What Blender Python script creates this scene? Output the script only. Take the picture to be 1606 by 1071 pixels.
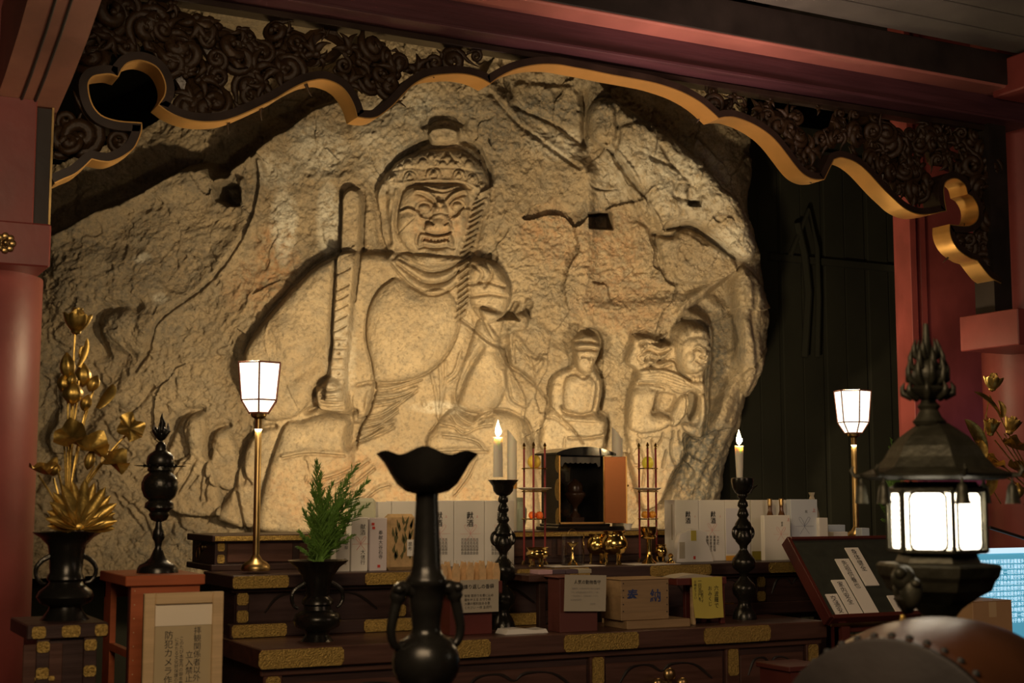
import bpy, bmesh, math, random
import numpy as np
from mathutils import Vector, Matrix

# ------------------------------------------------------------------ camera model (photo treated as 1606x1071)
F = 2230.0; CX, CY = 803.0, 535.5
YAW = math.radians(27.4); PIT = math.atan(245 / 2230.0); EYE = 1.5
cyw, syw = math.cos(YAW), math.sin(YAW); cpt, spt = math.cos(PIT), math.sin(PIT)
RV = Vector((cyw, -syw, 0)); FV = Vector((syw * cpt, cyw * cpt, spt)); UV = Vector((-syw * spt, -cyw * spt, cpt))
CAM = Vector((0, 0, EYE))
def ray(x, y): return FV + RV * ((x - CX) / F) - UV * ((y - CY) / F)
def at(x, y, Y):                       # point on the wall-parallel plane at distance Y
    r = ray(x, y); return CAM + r * (Y / r.y)
def atz(x, y, z):
    r = ray(x, y); return CAM + r * ((z - EYE) / r.z)
def sc(x, y, Y): return Y / ray(x, y).y / F      # metres per pixel there

scene = bpy.context.scene
for o in list(bpy.data.objects): bpy.data.objects.remove(o)
COL = scene.collection
cam = bpy.data.cameras.new('camera'); camo = bpy.data.objects.new('camera', cam); COL.objects.link(camo)
cam.sensor_width = 36; cam.lens = F / 1606 * 36; cam.clip_end = 60; cam.clip_start = 0.05
rot = Matrix((RV, UV, -FV)).transposed()
camo.matrix_world = Matrix.Translation(CAM) @ rot.to_4x4()
cam.dof.use_dof = True; cam.dof.focus_distance = 6.9; cam.dof.aperture_fstop = 4.6
scene.camera = camo

w = bpy.data.worlds.new('world'); scene.world = w; w.use_nodes = True
w.node_tree.nodes['Background'].inputs[0].default_value = (0.9, 0.75, 0.62, 1)
w.node_tree.nodes['Background'].inputs[1].default_value = 0.022

vs = scene.view_settings
vs.view_transform = 'Standard'; vs.look = 'None'; vs.gamma = 1; vs.use_curve_mapping = False
vs.exposure = 0.0

def area(name, loc, target, power, col, sx, sy, spread=180):
    l = bpy.data.lights.new(name, 'AREA'); l.shape = 'RECTANGLE'; l.size = sx; l.size_y = sy
    l.energy = power; l.color = col; l.spread = math.radians(spread)
    o = bpy.data.objects.new(name, l); COL.objects.link(o); o.location = loc
    d = Vector(target) - Vector(loc); o.rotation_euler = d.to_track_quat('-Z', 'Y').to_euler(); return o
def point(name, loc, power, col, r):
    l = bpy.data.lights.new(name, 'POINT'); l.energy = power; l.color = col; l.shadow_soft_size = r
    o = bpy.data.objects.new(name, l); COL.objects.link(o); o.location = loc; return o
def spot(name, loc, target, power, col, ang, blend, r):
    l = bpy.data.lights.new(name, 'SPOT'); l.energy = power; l.color = col; l.shadow_soft_size = r
    l.spot_size = math.radians(ang); l.spot_blend = blend
    o = bpy.data.objects.new(name, l); COL.objects.link(o); o.location = loc
    d = Vector(target) - Vector(loc); o.rotation_euler = d.to_track_quat('-Z', 'Y').to_euler(); return o
WARM = (1.0, 0.755, 0.42)
# floodlights between the altar and the cliff
spot('cliff_floodlight', (2.8, 6.05, 1.72), (4.0, 8.6, 2.45), 330, WARM, 122, 0.9, 0.07)
spot('cliff_floodlight_right', (4.35, 6.05, 1.6), (5.6, 8.2, 2.6), 170, (1.0, 0.77, 0.44), 112, 0.9, 0.06)
spot('cliff_floodlight_left', (1.75, 6.4, 1.3), (2.0, 8.8, 2.2), 24, WARM, 115, 0.9, 0.08)
# hall light behind and above the visitors
area('hall_light', (0.4, 1.6, 2.7), (3.2, 5.4, 1.3), 44, (1.0, 0.72, 0.44), 1.4, 1.0)
area('hall_light_right', (4.6, 1.8, 2.3), (5.4, 5.6, 1.8), 10, (1.0, 0.66, 0.46), 0.9, 0.9)
area('lintel_fill', (3.2, 4.55, 2.0), (3.9, 5.40, 3.78), 6, (1.0, 0.66, 0.52), 1.2, 0.2, 60)  # added lamp without a fixture, brightens the lintel underside

# ------------------------------------------------------------------ materials
MATS = {}
def mat(name, col, rough=0.5, metal=0.0, noise=0.0, nscale=20, bump=0.0, bscale=60, col2=None, spec=0.5, coat=0.0, alpha=None, trans=0.0, emit=None, estr=0, wood=False):
    if name in MATS: return MATS[name]
    m = bpy.data.materials.new(name); m.use_nodes = True; nt = m.node_tree; N = nt.nodes; L = nt.links
    b = N['Principled BSDF']
    b.inputs['Base Color'].default_value = (*col, 1); b.inputs['Roughness'].default_value = rough
    b.inputs['Metallic'].default_value = metal; b.inputs['Specular IOR Level'].default_value = spec
    b.inputs['Coat Weight'].default_value = coat; b.inputs['Transmission Weight'].default_value = trans
    if emit: b.inputs['Emission Color'].default_value = (*emit, 1); b.inputs['Emission Strength'].default_value = estr
    tc = N.new('ShaderNodeTexCoord'); mp = N.new('ShaderNodeMapping'); L.new(tc.outputs['Object'], mp.inputs[0])
    if wood: mp.inputs['Scale'].default_value = (1, 6, 14)
    if noise or col2:
        n = N.new('ShaderNodeTexNoise'); n.inputs['Scale'].default_value = nscale; n.inputs['Detail'].default_value = 6
        L.new(mp.outputs[0], n.inputs['Vector'])
        r = N.new('ShaderNodeValToRGB'); c2 = col2 or tuple(c * (1 - noise) for c in col)
        r.color_ramp.elements[0].position = 0.35; r.color_ramp.elements[1].position = 0.65
        r.color_ramp.elements[0].color = (*c2, 1); r.color_ramp.elements[1].color = (*col, 1)
        L.new(n.outputs[0], r.inputs[0]); L.new(r.outputs[0], b.inputs['Base Color'])
        rr = N.new('ShaderNodeMapRange'); rr.inputs[3].default_value = max(0.02, rough - 0.1); rr.inputs[4].default_value = min(1, rough + 0.12)
        L.new(n.outputs[0], rr.inputs[0]); L.new(rr.outputs[0], b.inputs['Roughness'])
    if bump:
        n = N.new('ShaderNodeTexNoise'); n.inputs['Scale'].default_value = bscale; n.inputs['Detail'].default_value = 5
        L.new(mp.outputs[0], n.inputs['Vector'])
        bp = N.new('ShaderNodeBump'); bp.inputs['Strength'].default_value = bump; bp.inputs['Distance'].default_value = 0.01
        L.new(n.outputs[0], bp.inputs['Height']); L.new(bp.outputs[0], b.inputs['Normal'])
    MATS[name] = m; return m

def stone_mat():
    m = bpy.data.materials.new('carved_tuff'); m.use_nodes = True; nt = m.node_tree; N = nt.nodes; L = nt.links
    b = N['Principled BSDF']; b.inputs['Roughness'].default_value = 0.9; b.inputs['Specular IOR Level'].default_value = 0.15
    tc = N.new('ShaderNodeTexCoord')
    def noise(s, d=6, rough=.55, dist=0):
        n = N.new('ShaderNodeTexNoise'); n.inputs['Scale'].default_value = s; n.inputs['Detail'].default_value = d
        n.inputs['Roughness'].default_value = rough; n.inputs['Distortion'].default_value = dist
        L.new(tc.outputs['Object'], n.inputs['Vector']); return n.outputs[0]
    def ramp(src, p0, p1, c0=(0, 0, 0), c1=(1, 1, 1)):
        r = N.new('ShaderNodeValToRGB'); r.color_ramp.elements[0].position = p0; r.color_ramp.elements[1].position = p1
        r.color_ramp.elements[0].color = (*c0, 1); r.color_ramp.elements[1].color = (*c1, 1)
        L.new(src, r.inputs[0]); return r.outputs[0]
    def mix(f, a, b_, t='MIX'):
        x = N.new('ShaderNodeMix'); x.data_type = 'RGBA'; x.blend_type = t
        if hasattr(f, 'links'): L.new(f, x.inputs[0])
        else: x.inputs[0].default_value = f
        for s, v in ((6, a), (7, b_)):
            if hasattr(v, 'links'): L.new(v, x.inputs[s])
            else: x.inputs[s].default_value = (*v, 1)
        return x.outputs[2]
    def mul(a, k):
        x = N.new('ShaderNodeMath'); x.operation = 'MULTIPLY'; L.new(a, x.inputs[0])
        if hasattr(k, 'links'): L.new(k, x.inputs[1])
        else: x.inputs[1].default_value = k
        return x.outputs[0]
    at_ = N.new('ShaderNodeAttribute'); at_.attribute_name = 'stain'
    sep = N.new('ShaderNodeSeparateColor'); L.new(at_.outputs['Color'], sep.inputs[0])
    base = mix(ramp(noise(2.2), .35, .65), (0.38, 0.29, 0.185), (0.54, 0.425, 0.28))
    base = mix(mul(ramp(noise(9, 8, .65), .45, .62), .55), base, (0.30, 0.26, 0.20))
    base = mix(mul(ramp(noise(42, 7, .65),   .50, .64), .62), base, (0.22, 0.18, 0.125))
    base = mix(mul(ramp(noise(70, 4, .6), .56, .70), .3), base, (0.62, 0.55, 0.42))
    base = mix(mul(sep.outputs[1], ramp(noise(24, 6, .6), .38, .60)), base, (0.50, 0.27, 0.13))      # iron stain
    base = mix(mul(sep.outputs[0], ramp(noise(22, 6, .7), .36, .54)), base, (0.74, 0.69, 0.58))      # lime bloom
    base = mix(mul(sep.outputs[2], ramp(noise(30, 5, .6), .33, .60)), base, (0.15, 0.145, 0.13))      # lichen / soot pits, plus painted shade by the attendant
    L.new(base, b.inputs['Base Color'])
    bp = N.new('ShaderNodeBump'); bp.inputs['Strength'].default_value = 0.75; bp.inputs['Distance'].default_value = 0.03
    h = N.new('ShaderNodeMath'); h.operation = 'ADD'; L.new(noise(80, 8, .75), h.inputs[0]); L.new(mul(noise(18, 6, .6), 1.6), h.inputs[1])
    ms = N.new('ShaderNodeMapRange'); ms.inputs[3].default_value = .75; ms.inputs[4].default_value = .55; L.new(at_.outputs['Alpha'], ms.inputs[0]); L.new(ms.outputs[0], bp.inputs['Strength'])
    L.new(h.outputs[0], bp.inputs['Height']); L.new(bp.outputs[0], b.inputs['Normal'])
    return m

M = dict(
    red=mat('vermilion_paint', (0.30, 0.062, 0.055), .45, noise=.35, nscale=3, bump=.15, bscale=12),
    beam=mat('maroon_beam_paint', (0.10, 0.036, 0.048), .5, noise=.4, nscale=2, bump=.2, bscale=8, wood=True),
    salmon=mat('lit_underside_paint', (0.46, 0.17, 0.14), .5, noise=.25, nscale=3, bump=.15, bscale=12),  # brighter colour carries the light on the upper beam's underside
    brace=mat('worn_brace_paint', (0.30, 0.13, 0.09), .55, noise=.4, nscale=3, bump=.2, bscale=9),
    dark=mat('old_dark_wood', (0.028, 0.020, 0.017), .55, noise=.5, nscale=5, bump=.2, bscale=12),
    ceil=mat('grey_ceiling_board', (0.12, 0.115, 0.10), .8, noise=.3, nscale=4),
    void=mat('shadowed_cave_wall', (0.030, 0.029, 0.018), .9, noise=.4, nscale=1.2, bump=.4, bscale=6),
    floor=mat('dark_floorboards', (0.06, 0.035, 0.025), .35, noise=.4, nscale=3, wood=True),
    carve=mat('dark_lacquered_carving', (0.062, 0.034, 0.015), .32, noise=.6, nscale=14, bump=.25, bscale=40),
    rim=mat('dark_carving_rim', (0.035, 0.020, 0.014), .42, noise=.4, nscale=9),
    rimgold=mat('gilded_rim', (0.85, 0.50, 0.16), .38, .75, noise=.15, nscale=6),
    gold=mat('gold_leaf', (0.78, 0.54, 0.15), .40, .95, noise=.45, nscale=26, bump=.2, bscale=50),
    brass=mat('polished_brass', (0.85, 0.60, 0.20), .14, 1.0, noise=.12, nscale=20),
    oldbrass=mat('aged_brass', (0.55, 0.38, 0.16), .33, 1.0, noise=.3, nscale=12),
    plate=mat('engraved_gilt_plate', (0.60, 0.41, 0.12), .45, .8, noise=.38, nscale=150, bump=.7, bscale=180),
    bronze=mat('black_bronze', (0.030, 0.028, 0.024), .26, .6, noise=.3, nscale=14, bump=.06, bscale=30),
    bronzefig=mat('figured_black_bronze', (0.034, 0.032, 0.026), .24, .6, noise=.3, nscale=20, bump=.22, bscale=55),
    lacq=mat('brown_lacquered_wood', (0.105, 0.048, 0.034), .36, noise=.35, nscale=4, bump=.06, bscale=20, wood=True),
    lacqd=mat('dark_lacquered_wood', (0.055, 0.028, 0.024), .38, noise=.35, nscale=4, bump=.06, bscale=20, wood=True),
    redwood=mat('orange_red_wood', (0.42, 0.105, 0.035), .42, noise=.2, nscale=4, wood=True),
    crimson=mat('crimson_board', (0.13, 0.022, 0.016), .5, noise=.3, nscale=5),
    pale=mat('pale_pine', (0.62, 0.44, 0.24), .5, noise=.15, nscale=5, wood=True),
    pine=mat('aged_pine', (0.36, 0.235, 0.12), .55, noise=.2, nscale=5, wood=True),
    paper=mat('white_paper', (0.88, 0.86, 0.80), .6, noise=.04, nscale=4),
    cream=mat('cream_paper', (0.50, 0.45, 0.35), .65, noise=.08, nscale=6),
    buff=mat('buff_paper', (0.62, 0.42, 0.20), .65, noise=.25, nscale=25, bump=.3, bscale=50),
    yellow=mat('yellow_paper', (0.62, 0.52, 0.10), .6, noise=.08, nscale=8),
    ink=mat('black_ink', (0.02, 0.02, 0.02), .6),
    redink=mat('red_ink', (0.6, 0.06, 0.04), .6),
    pinkink=mat('pink_cord_print', (0.75, 0.35, 0.32), .6),
    blueink=mat('blue_ink', (0.03, 0.05, 0.16), .6),
    board=mat('dark_green_felt', (0.030, 0.036, 0.026), .85, noise=.3, nscale=30),
    redframe=mat('dark_red_frame', (0.095, 0.020, 0.015), .4, noise=.2, nscale=6),
    wax=mat('candle_wax', (0.90, 0.84, 0.70), .5, spec=.4),
    celadon=mat('celadon_glaze', (0.52, 0.60, 0.47), .25),
    leaf=mat('conifer_green', (0.16, 0.33, 0.05), .55, noise=.5, nscale=30),
    card=mat('brown_cardboard', (0.46, 0.28, 0.14), .7, noise=.1, nscale=8),
)
STONE = stone_mat()
for _n, _w in (('wax', .25),):
    _b = M[_n].node_tree.nodes['Principled BSDF']; _b.inputs['Subsurface Weight'].default_value = _w; _b.inputs['Subsurface Radius'].default_value = (.05, .03, .015); _b.inputs['Subsurface Scale'].default_value = 1.0

# ------------------------------------------------------------------ building helpers
def tag(o, label=None, cat=None, group=None, kind=None):
    if label: o['label'] = label
    if cat: o['category'] = cat
    if group: o['group'] = group
    if kind: o['kind'] = kind
    return o
def thing(name, label, cat, loc, group=None):
    o = bpy.data.objects.new(name, None); COL.objects.link(o); o.location = loc; o.empty_display_size = .05
    o.empty_display_size = 0.02
    return tag(o, label, cat, group)
def wloc(o):
    v = Vector((0, 0, 0))
    while o is not None: v += Vector(o.location); o = o.parent
    return v
I4 = Matrix.Identity(4)
class MB:
    def __init__(s): s.v = []; s.f = []
    def add(s, vs, fs, T=None):
        n = len(s.v)
        s.v += [tuple(T @ Vector(p)) if T is not None else tuple(p) for p in vs]
        s.f += [tuple(i + n for i in f) for f in fs]; return s
    def box(s, a, b, T=None, bev=0.0):
        (x0, y0, z0), (x1, y1, z1) = a, b
        if x0 > x1: x0, x1 = x1, x0
        if y0 > y1: y0, y1 = y1, y0
        if z0 > z1: z0, z1 = z1, z0
        e = min(bev, (x1 - x0) * .45, (y1 - y0) * .45, (z1 - z0) * .45)
        if e <= 0:
            vs = [(x, y, z) for x in (x0, x1) for y in (y0, y1) for z in (z0, z1)]
            return s.add(vs, [(0, 1, 3, 2), (4, 6, 7, 5), (0, 4, 5, 1), (2, 3, 7, 6), (0, 2, 6, 4), (1, 5, 7, 3)], T)
        bm = bmesh.new(); bmesh.ops.create_cube(bm, size=1)
        for v in bm.verts:
            v.co = Vector(((x0 + x1) / 2 + v.co.x * (x1 - x0), (y0 + y1) / 2 + v.co.y * (y1 - y0), (z0 + z1) / 2 + v.co.z * (z1 - z0)))
        bmesh.ops.bevel(bm, geom=bm.edges[:], offset=e, segments=1, affect='EDGES')
        s.add([v.co[:] for v in bm.verts], [[v.index for v in f.verts] for f in (bm.verts.index_update(), bm.faces)[1]], T); bm.free(); return s
    def lathe(s, prof, c=(0, 0, 0), seg=28, T=None, wav=0, wn=0, sq=False):
        vs = []; n = len(prof)
        for r, z in prof:
            for k in range(seg):
                a = 2 * math.pi * (k + (.5 if sq else 0)) / seg; rr = r * (1 + wav * math.cos(wn * a)) if wav else r
                vs.append((c[0] + rr * math.cos(a), c[1] + rr * math.sin(a), c[2] + z))
        fs = [(i * seg + k, i * seg + (k + 1) % seg, (i + 1) * seg + (k + 1) % seg, (i + 1) * seg + k) for i in range(n - 1) for k in range(seg)]
        if prof[0][0] > 1e-5: fs.append(tuple(range(seg))[::-1])
        if prof[-1][0] > 1e-5: fs.append(tuple((n - 1) * seg + k for k in range(seg)))
        return s.add(vs, fs, T)
    def tube(s, pts, r, seg=8, T=None, cap=True):
        P = [Vector(p) for p in pts]; n = len(P); rs = list(r) if hasattr(r, '__len__') else [r] * n
        tan = [(P[min(i + 1, n - 1)] - P[max(i - 1, 0)]).normalized() for i in range(n)]
        a = tan[0].orthogonal().normalized(); vs = []
        for i in range(n):
            a = (a - tan[i] * a.dot(tan[i]));
            a = a.normalized() if a.length > 1e-6 else tan[i].orthogonal().normalized()
            b = tan[i].cross(a)
            for k in range(seg):
                t = 2 * math.pi * k / seg; vs.append(tuple(P[i] + (a * math.cos(t) + b * math.sin(t)) * rs[i]))
        fs = [(i * seg + k, i * seg + (k + 1) % seg, (i + 1) * seg + (k + 1) % seg, (i + 1) * seg + k) for i in range(n - 1) for k in range(seg)]
        if cap: fs += [tuple(range(seg))[::-1], tuple((n - 1) * seg + k for k in range(seg))]
        return s.add(vs, fs, T)
    def ball(s, c, r, seg=14, rings=9, T=None):
        r = r if hasattr(r, '__len__') else (r, r, r)
        prof = [(math.sin(math.pi * i / rings), -math.cos(math.pi * i / rings)) for i in range(rings + 1)]
        prof[0] = (1e-4, -1); prof[-1] = (1e-4, 1)
        A = Matrix.Translation(Vector(c)) @ Matrix.Diagonal((*r, 1))
        return s.lathe(prof, seg=seg, T=(T @ A if T is not None else A))
    def prism(s, poly, y0, y1, T=None):          # polygon in x,z extruded along y
        n = len(poly); ar = sum(poly[i][0] * poly[(i + 1) % n][1] - poly[(i + 1) % n][0] * poly[i][1] for i in range(n))
        if ar < 0: poly = poly[::-1]
        vs = [(x, y0, z) for x, z in poly] + [(x, y1, z) for x, z in poly]
        fs = [tuple(range(n)), tuple(range(2 * n - 1, n - 1, -1))] + [((i + 1) % n, i, n + i, n + (i + 1) % n) for i in range(n)]
        return s.add(vs, fs, T)
    def build(s, name, m, parent=None, smooth=False, auto=35):
        me = bpy.data.meshes.new(name); o0 = wloc(parent) if parent else Vector((0, 0, 0))
        me.from_pydata([tuple(Vector(v) - o0) for v in s.v], [], s.f)
        bm = bmesh.new(); bm.from_mesh(me); bmesh.ops.recalc_face_normals(bm, faces=bm.faces); bm.to_mesh(me); bm.free()
        if smooth:
            me.polygons.foreach_set('use_smooth', [True] * len(me.polygons)); me.set_sharp_from_angle(angle=math.radians(auto))
        me.materials.append(m); o = bpy.data.objects.new(name, me); COL.objects.link(o)
        if parent: o.parent = parent
        return o
def solo(o, loc=None):                      # move a one-mesh thing's origin to its base
    me = o.data; c = np.zeros(len(me.vertices) * 3); me.vertices.foreach_get('co', c); c = c.reshape(-1, 3)
    l = np.array(loc if loc is not None else ((c[:, 0].min() + c[:, 0].max()) / 2, (c[:, 1].min() + c[:, 1].max()) / 2, c[:, 2].min()))
    c -= l; me.vertices.foreach_set('co', c.ravel()); o.location = l; return o
def prof_px(prof, s, y0):                   # [(radius px, y px)] -> metres, heights above y0
    return [(max(r, .02) * s, (y0 - y) * s / cpt) for r, y in prof]
def spline(pts, n=8, closed=False):
    P = [np.array(p, float) for p in pts]; out = []; N = len(P)
    for i in range(N if closed else N - 1):
        p1, p2 = P[i], P[(i + 1) % N]
        p0 = P[i - 1] if (i > 0 or closed) else 2 * p1 - p2
        p3 = P[(i + 2) % N] if (i + 2 < N or closed) else 2 * p2 - p1
        for k in range(n):
            t = k / n
            out.append(.5 * ((2 * p1) + (-p0 + p2) * t + (2 * p0 - 5 * p1 + 4 * p2 - p3) * t * t + (-p0 + 3 * p1 - 3 * p2 + p3) * t ** 3))
    if not closed: out.append(P[-1])
    return [tuple(map(float, p)) for p in out]
def copy_tree(o, parent=None):
    c = o.copy(); COL.objects.link(c); c.parent = parent
    for ch in list(o.children): copy_tree(ch, c)
    return c
def text(name, s, origin, ux, uz, h, m, parent, align='CENTER', off=.0006, vert=False, spacing=1.0, bold=0.0, lean=0.0):
    """flat lettering laid on a surface: origin, unit axes ux (reading right) and uz (up), character height h"""
    cu = bpy.data.curves.new(name, 'FONT'); cu.body = '\n'.join(s) if vert else s
    cu.size = h; cu.align_x = align; cu.align_y = 'TOP' if vert else 'CENTER'; cu.space_line = spacing if vert else 1.1
    cu.space_character = spacing if not vert else 1; cu.offset = bold * h; cu.resolution_u = 2; cu.shear = lean
    to = bpy.data.objects.new(name, cu); COL.objects.link(to); bpy.context.view_layer.update()
    dg = bpy.context.evaluated_depsgraph_get(); me = bpy.data.meshes.new_from_object(to.evaluated_get(dg))
    bpy.data.objects.remove(to)
    ux = Vector(ux).normalized(); uz = Vector(uz).normalized(); nn = ux.cross(uz)
    T = Matrix((ux, uz, nn)).transposed().to_4x4(); T.translation = Vector(origin) + nn * off
    me.transform(T)
    o0 = wloc(parent) if parent else Vector((0, 0, 0)); me.transform(Matrix.Translation(-o0))
    me.materials.clear(); me.materials.append(m)
    o = bpy.data.objects.new(name, me); COL.objects.link(o)
    if parent: o.parent = parent
    return o
XA = Vector((1, 0, 0)); ZA = Vector((0, 0, 1))

# ------------------------------------------------------------------ the setting
def struct(name, mb, m, smooth=False): return tag(mb.build(name, m, None, smooth), kind='structure')
fl = tag(solo(MB().box((-3.2, -1.5, -.06), (9.5, 11, -.02)).build('floor', M['floor'])), kind='structure')
for i in range(30):
    x = -3.2 + i * .4233
    MB().box((x + .004, -1.5, -.02), (x + .419, 11, 0), bev=.003).build('floorboard', M['floor'], fl)
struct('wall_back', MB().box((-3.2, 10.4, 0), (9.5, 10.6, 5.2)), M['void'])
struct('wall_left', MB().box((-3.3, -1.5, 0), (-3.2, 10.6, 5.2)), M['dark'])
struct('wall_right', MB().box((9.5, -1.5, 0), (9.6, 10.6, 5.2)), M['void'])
struct('ceiling', MB().box((-3.2, -1.5, 5.2), (9.5, 11, 5.3)), M['dark'])
# ------------------------------------------------------------------ the carved cliff (one height field, split into the figures)
rng = np.random.RandomState(7)
def vnoise(x, y, seed):
    g = np.random.RandomState(seed).rand(256, 256)
    xi = np.floor(x).astype(int); yi = np.floor(y).astype(int); fx = x - xi; fy = y - yi
    fx = fx * fx * fx * (fx * (fx * 6 - 15) + 10); fy = fy * fy * fy * (fy * (fy * 6 - 15) + 10)
    a = g[yi % 256, xi % 256]; b = g[yi % 256, (xi + 1) % 256]; c = g[(yi + 1) % 256, xi % 256]; d = g[(yi + 1) % 256, (xi + 1) % 256]
    return (a * (1 - fx) + b * fx) * (1 - fy) + (c * (1 - fx) + d * fx) * fy - .5
def fbm(x, y, s, seed, oct=5, gain=.5, ridge=False):
    h = 0; a = 1
    for o in range(oct):
        v = vnoise(x / s + 17.3 * o, y / s + 5.1 * o, seed + o)
        h = h + a * ((.5 - np.abs(v) * 2) if ridge else v); s = s / 2.03; a *= gain
    return h
AP = math.radians(15)
TD = Vector((math.cos(AP), -math.sin(AP), 0)); PN = Vector((math.sin(AP), math.cos(AP), 0))
O0 = Vector((syw * 9.3, cyw * 9.3, 0)); DD = Vector((-syw, -cyw, -.17))
def onrock(x, y):
    r = ray(x, y); t = PN.dot(O0 - CAM) / PN.dot(r); return CAM + r * t
ul = (onrock(-90, 500) - O0).dot(TD); ur = (onrock(1245, 500) - O0).dot(TD)
zb = onrock(500, 900).z; zt = onrock(500, 60).z + .25
NU, NV = 800, 540
uu, vv = np.meshgrid(np.linspace(ul, ur, NU), np.linspace(zb, zt, NV))
WX = O0.x + uu * TD.x; WY = O0.y + uu * TD.y; WZ = vv
dw = [WX - CAM.x, WY - CAM.y, WZ - CAM.z]
ww = sum(d * f for d, f in zip(dw, FV))
PX = CX + F * sum(d * f for d, f in zip(dw, RV)) / ww; PY = CY - F * sum(d * f for d, f in zip(dw, UV)) / ww

def crop(x0, y0, x1, y1, pad):
    return (PX > x0 - pad) & (PX < x1 + pad) & (PY > y0 - pad) & (PY < y1 + pad)
def dpoly(x, y, pts, closed):
    P = np.array(pts, float); n = len(P); d = np.full(x.shape, 1e9); ins = np.zeros(x.shape, bool)
    for i in range(n if closed else n - 1):
        a = P[i]; b = P[(i + 1) % n]; e = b - a; L = e @ e + 1e-9
        t = np.clip(((x - a[0]) * e[0] + (y - a[1]) * e[1]) / L, 0, 1)
        d = np.minimum(d, np.hypot(x - a[0] - t * e[0], y - a[1] - t * e[1]))
        if closed:
            c = ((a[1] > y) != (b[1] > y)); xx = a[0] + (y - a[1]) * e[0] / (e[1] if abs(e[1]) > 1e-9 else 1e-9)
            ins ^= c & (x < xx)
    return d, ins
GK = 1.0
HGT = np.zeros_like(PX); SMO = np.zeros_like(PX)      # SMO: how far dressed smooth
def bb(pts): a = np.array(pts); return (*a.min(0), *a.max(0))
def poly(pts, edge, h, sm=None, rnd=False, smooth=5, ret=False):
    if smooth: pts = spline(pts, smooth, True)
    m = crop(*bb(pts), 2); d, ins = dpoly(PX[m], PY[m], pts, True); t = np.clip(np.where(ins, d, 0) / edge, 0, 1)
    v = np.sqrt(1 - (1 - t) ** 2) if rnd else t * t * (3 - 2 * t)
    HGT[m] += v * h * GK
    if sm is not None: SMO[m] = np.maximum(SMO[m], np.clip(np.where(ins, d, 0) / 4, 0, 1) * sm)
    return m, v
def line(pts, wd, h, smooth=6, taper=False):
    pts = spline(pts, smooth) if smooth and len(pts) > 2 else pts
    m = crop(*bb(pts), wd * 3); d, _ = dpoly(PX[m], PY[m], pts, False); HGT[m] += np.exp(-(d / wd) ** 2) * h * GK
def step(pts, wd, h, side=1):           # crease: sharp on one side only (undercut look)
    line(pts, wd, h)
def bump(cx, cy, rx, ry, h, ang=0, p=1.0, sm=None):
    R = max(rx, ry); m = crop(cx - R, cy - R, cx + R, cy + R, 1); c, s = math.cos(math.radians(ang)), math.sin(math.radians(ang))
    x = PX[m] - cx; y = PY[m] - cy; q = ((x * c + y * s) / rx) ** 2 + ((-x * s + y * c) / ry) ** 2
    v = np.clip(1 - q, 0, 1) ** p; HGT[m] += v * h * GK
    if sm is not None: SMO[m] = np.maximum(SMO[m], (v > 0) * sm)
def Z(x, y, ox, oy, k): return (ox + x / k, oy + y / k)
def zf(*p): return [Z(a, b, 560, 160, 3.571) for a, b in p]          # notes taken on the enlarged face
def zb_(*p): return [Z(a, b, 380, 340, 2.6775) for a, b in p]         # torso
def zc(*p): return [Z(a, b, 480, 440, 2.974) for a, b in p]          # waist and knees
def zd(*p): return [Z(a, b, 840, 490, 3.57) for a, b in p]           # seated figure and attendant
def ze(*p): return [Z(a, b, 780, 100, 2.328) for a, b in p]          # upper right rock
def zg(*p): return [Z(a, b, 60, 140, 2.55) for a, b in p]            # upper left rock
def zh(*p): return [Z(a, b, 40, 560, 3.15) for a, b in p]            # lower left

# --- large rock masses
poly(zg((-400, 700), (-100, 640), (70, 590), (130, 560), (230, 500), (330, 470), (400, 430), (500, 370), (560, 340), (640, 335), (680, 365), (760, 360), (780, 330),
        (870, 270), (900, 240), (960, 190), (1000, 170), (1060, 120), (1100, 90), (1180, 60), (1280, 40), (1300, -300), (-400, -300)), 26, -.50, smooth=0)
bump(330, 215, 120, 60, .14); bump(140, 230, 110, 60, .12)
poly(zg((678, 372), (690, 440), (740, 468), (800, 466), (806, 380), (760, 364)), 5, -.50, smooth=0)
poly(zg((806, 362), (835, 362), (838, 440), (806, 460)), 6, .08)
# left boulder is a lower layer than the dressed face: step down left of the crack
poly(zg((-500, 560), (60, 560), (400, 420), (660, 350), (800, 360), (838, 440), (835, 560), (800, 610), (740, 700), (660, 780), (590, 840), (530, 880),
        (470, 940), (430, 1040), (400, 1100), (300, 1240), (180, 1500), (100, 1800), (-500, 1900)), 30, -.08, smooth=0)
line(zg((870, 290), (875, 380), (850, 500), (815, 580), (760, 680), (680, 770), (600, 835), (540, 880), (480, 940), (440, 1040), (380, 1130)), 2.6, -.05)
line(zg((884, 290), (888, 380), (862, 500), (830, 585)), 5, .045)
bump(170, 470, 120, 90, .13); bump(250, 420, 80, 110, .07); bump(330, 400, 60, 60, .05); bump(110, 420, 60, 90, .08)
bump(208, 520, 48, 42, .10); line(zg((250, 1060), (225, 960), (250, 890), (320, 870), (400, 870)), 9, -.09)
poly(zh((20, 110), (90, 70), (160, 90), (170, 300), (120, 420), (140, 560), (20, 700), (-40, 500)), 18, -.08)
for a in (((470, 700), (560, 800), (610, 900)), ((430, 680), (500, 800), (570, 880)), ((80, 800), (150, 870)), ((40, 740), (110, 860), (160, 900)), ((370, 330), (430, 420), (500, 480)), ((150, 250), (80, 330), (60, 420)), ((620, 150), (560, 230), (480, 300)), ((700, 760), (760, 850), (820, 880))):
    line(zh(*a), 4, -.028)
line(zh((620, 960), (720, 820), (700, 760)), 8, -.05)
line(zh((1100, 350), (1085, 480), (1095, 560), (1130, 610)), 3, -.04); line(zh((1060, 660), (1085, 780), (1100, 860)), 3.5, -.05)

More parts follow.
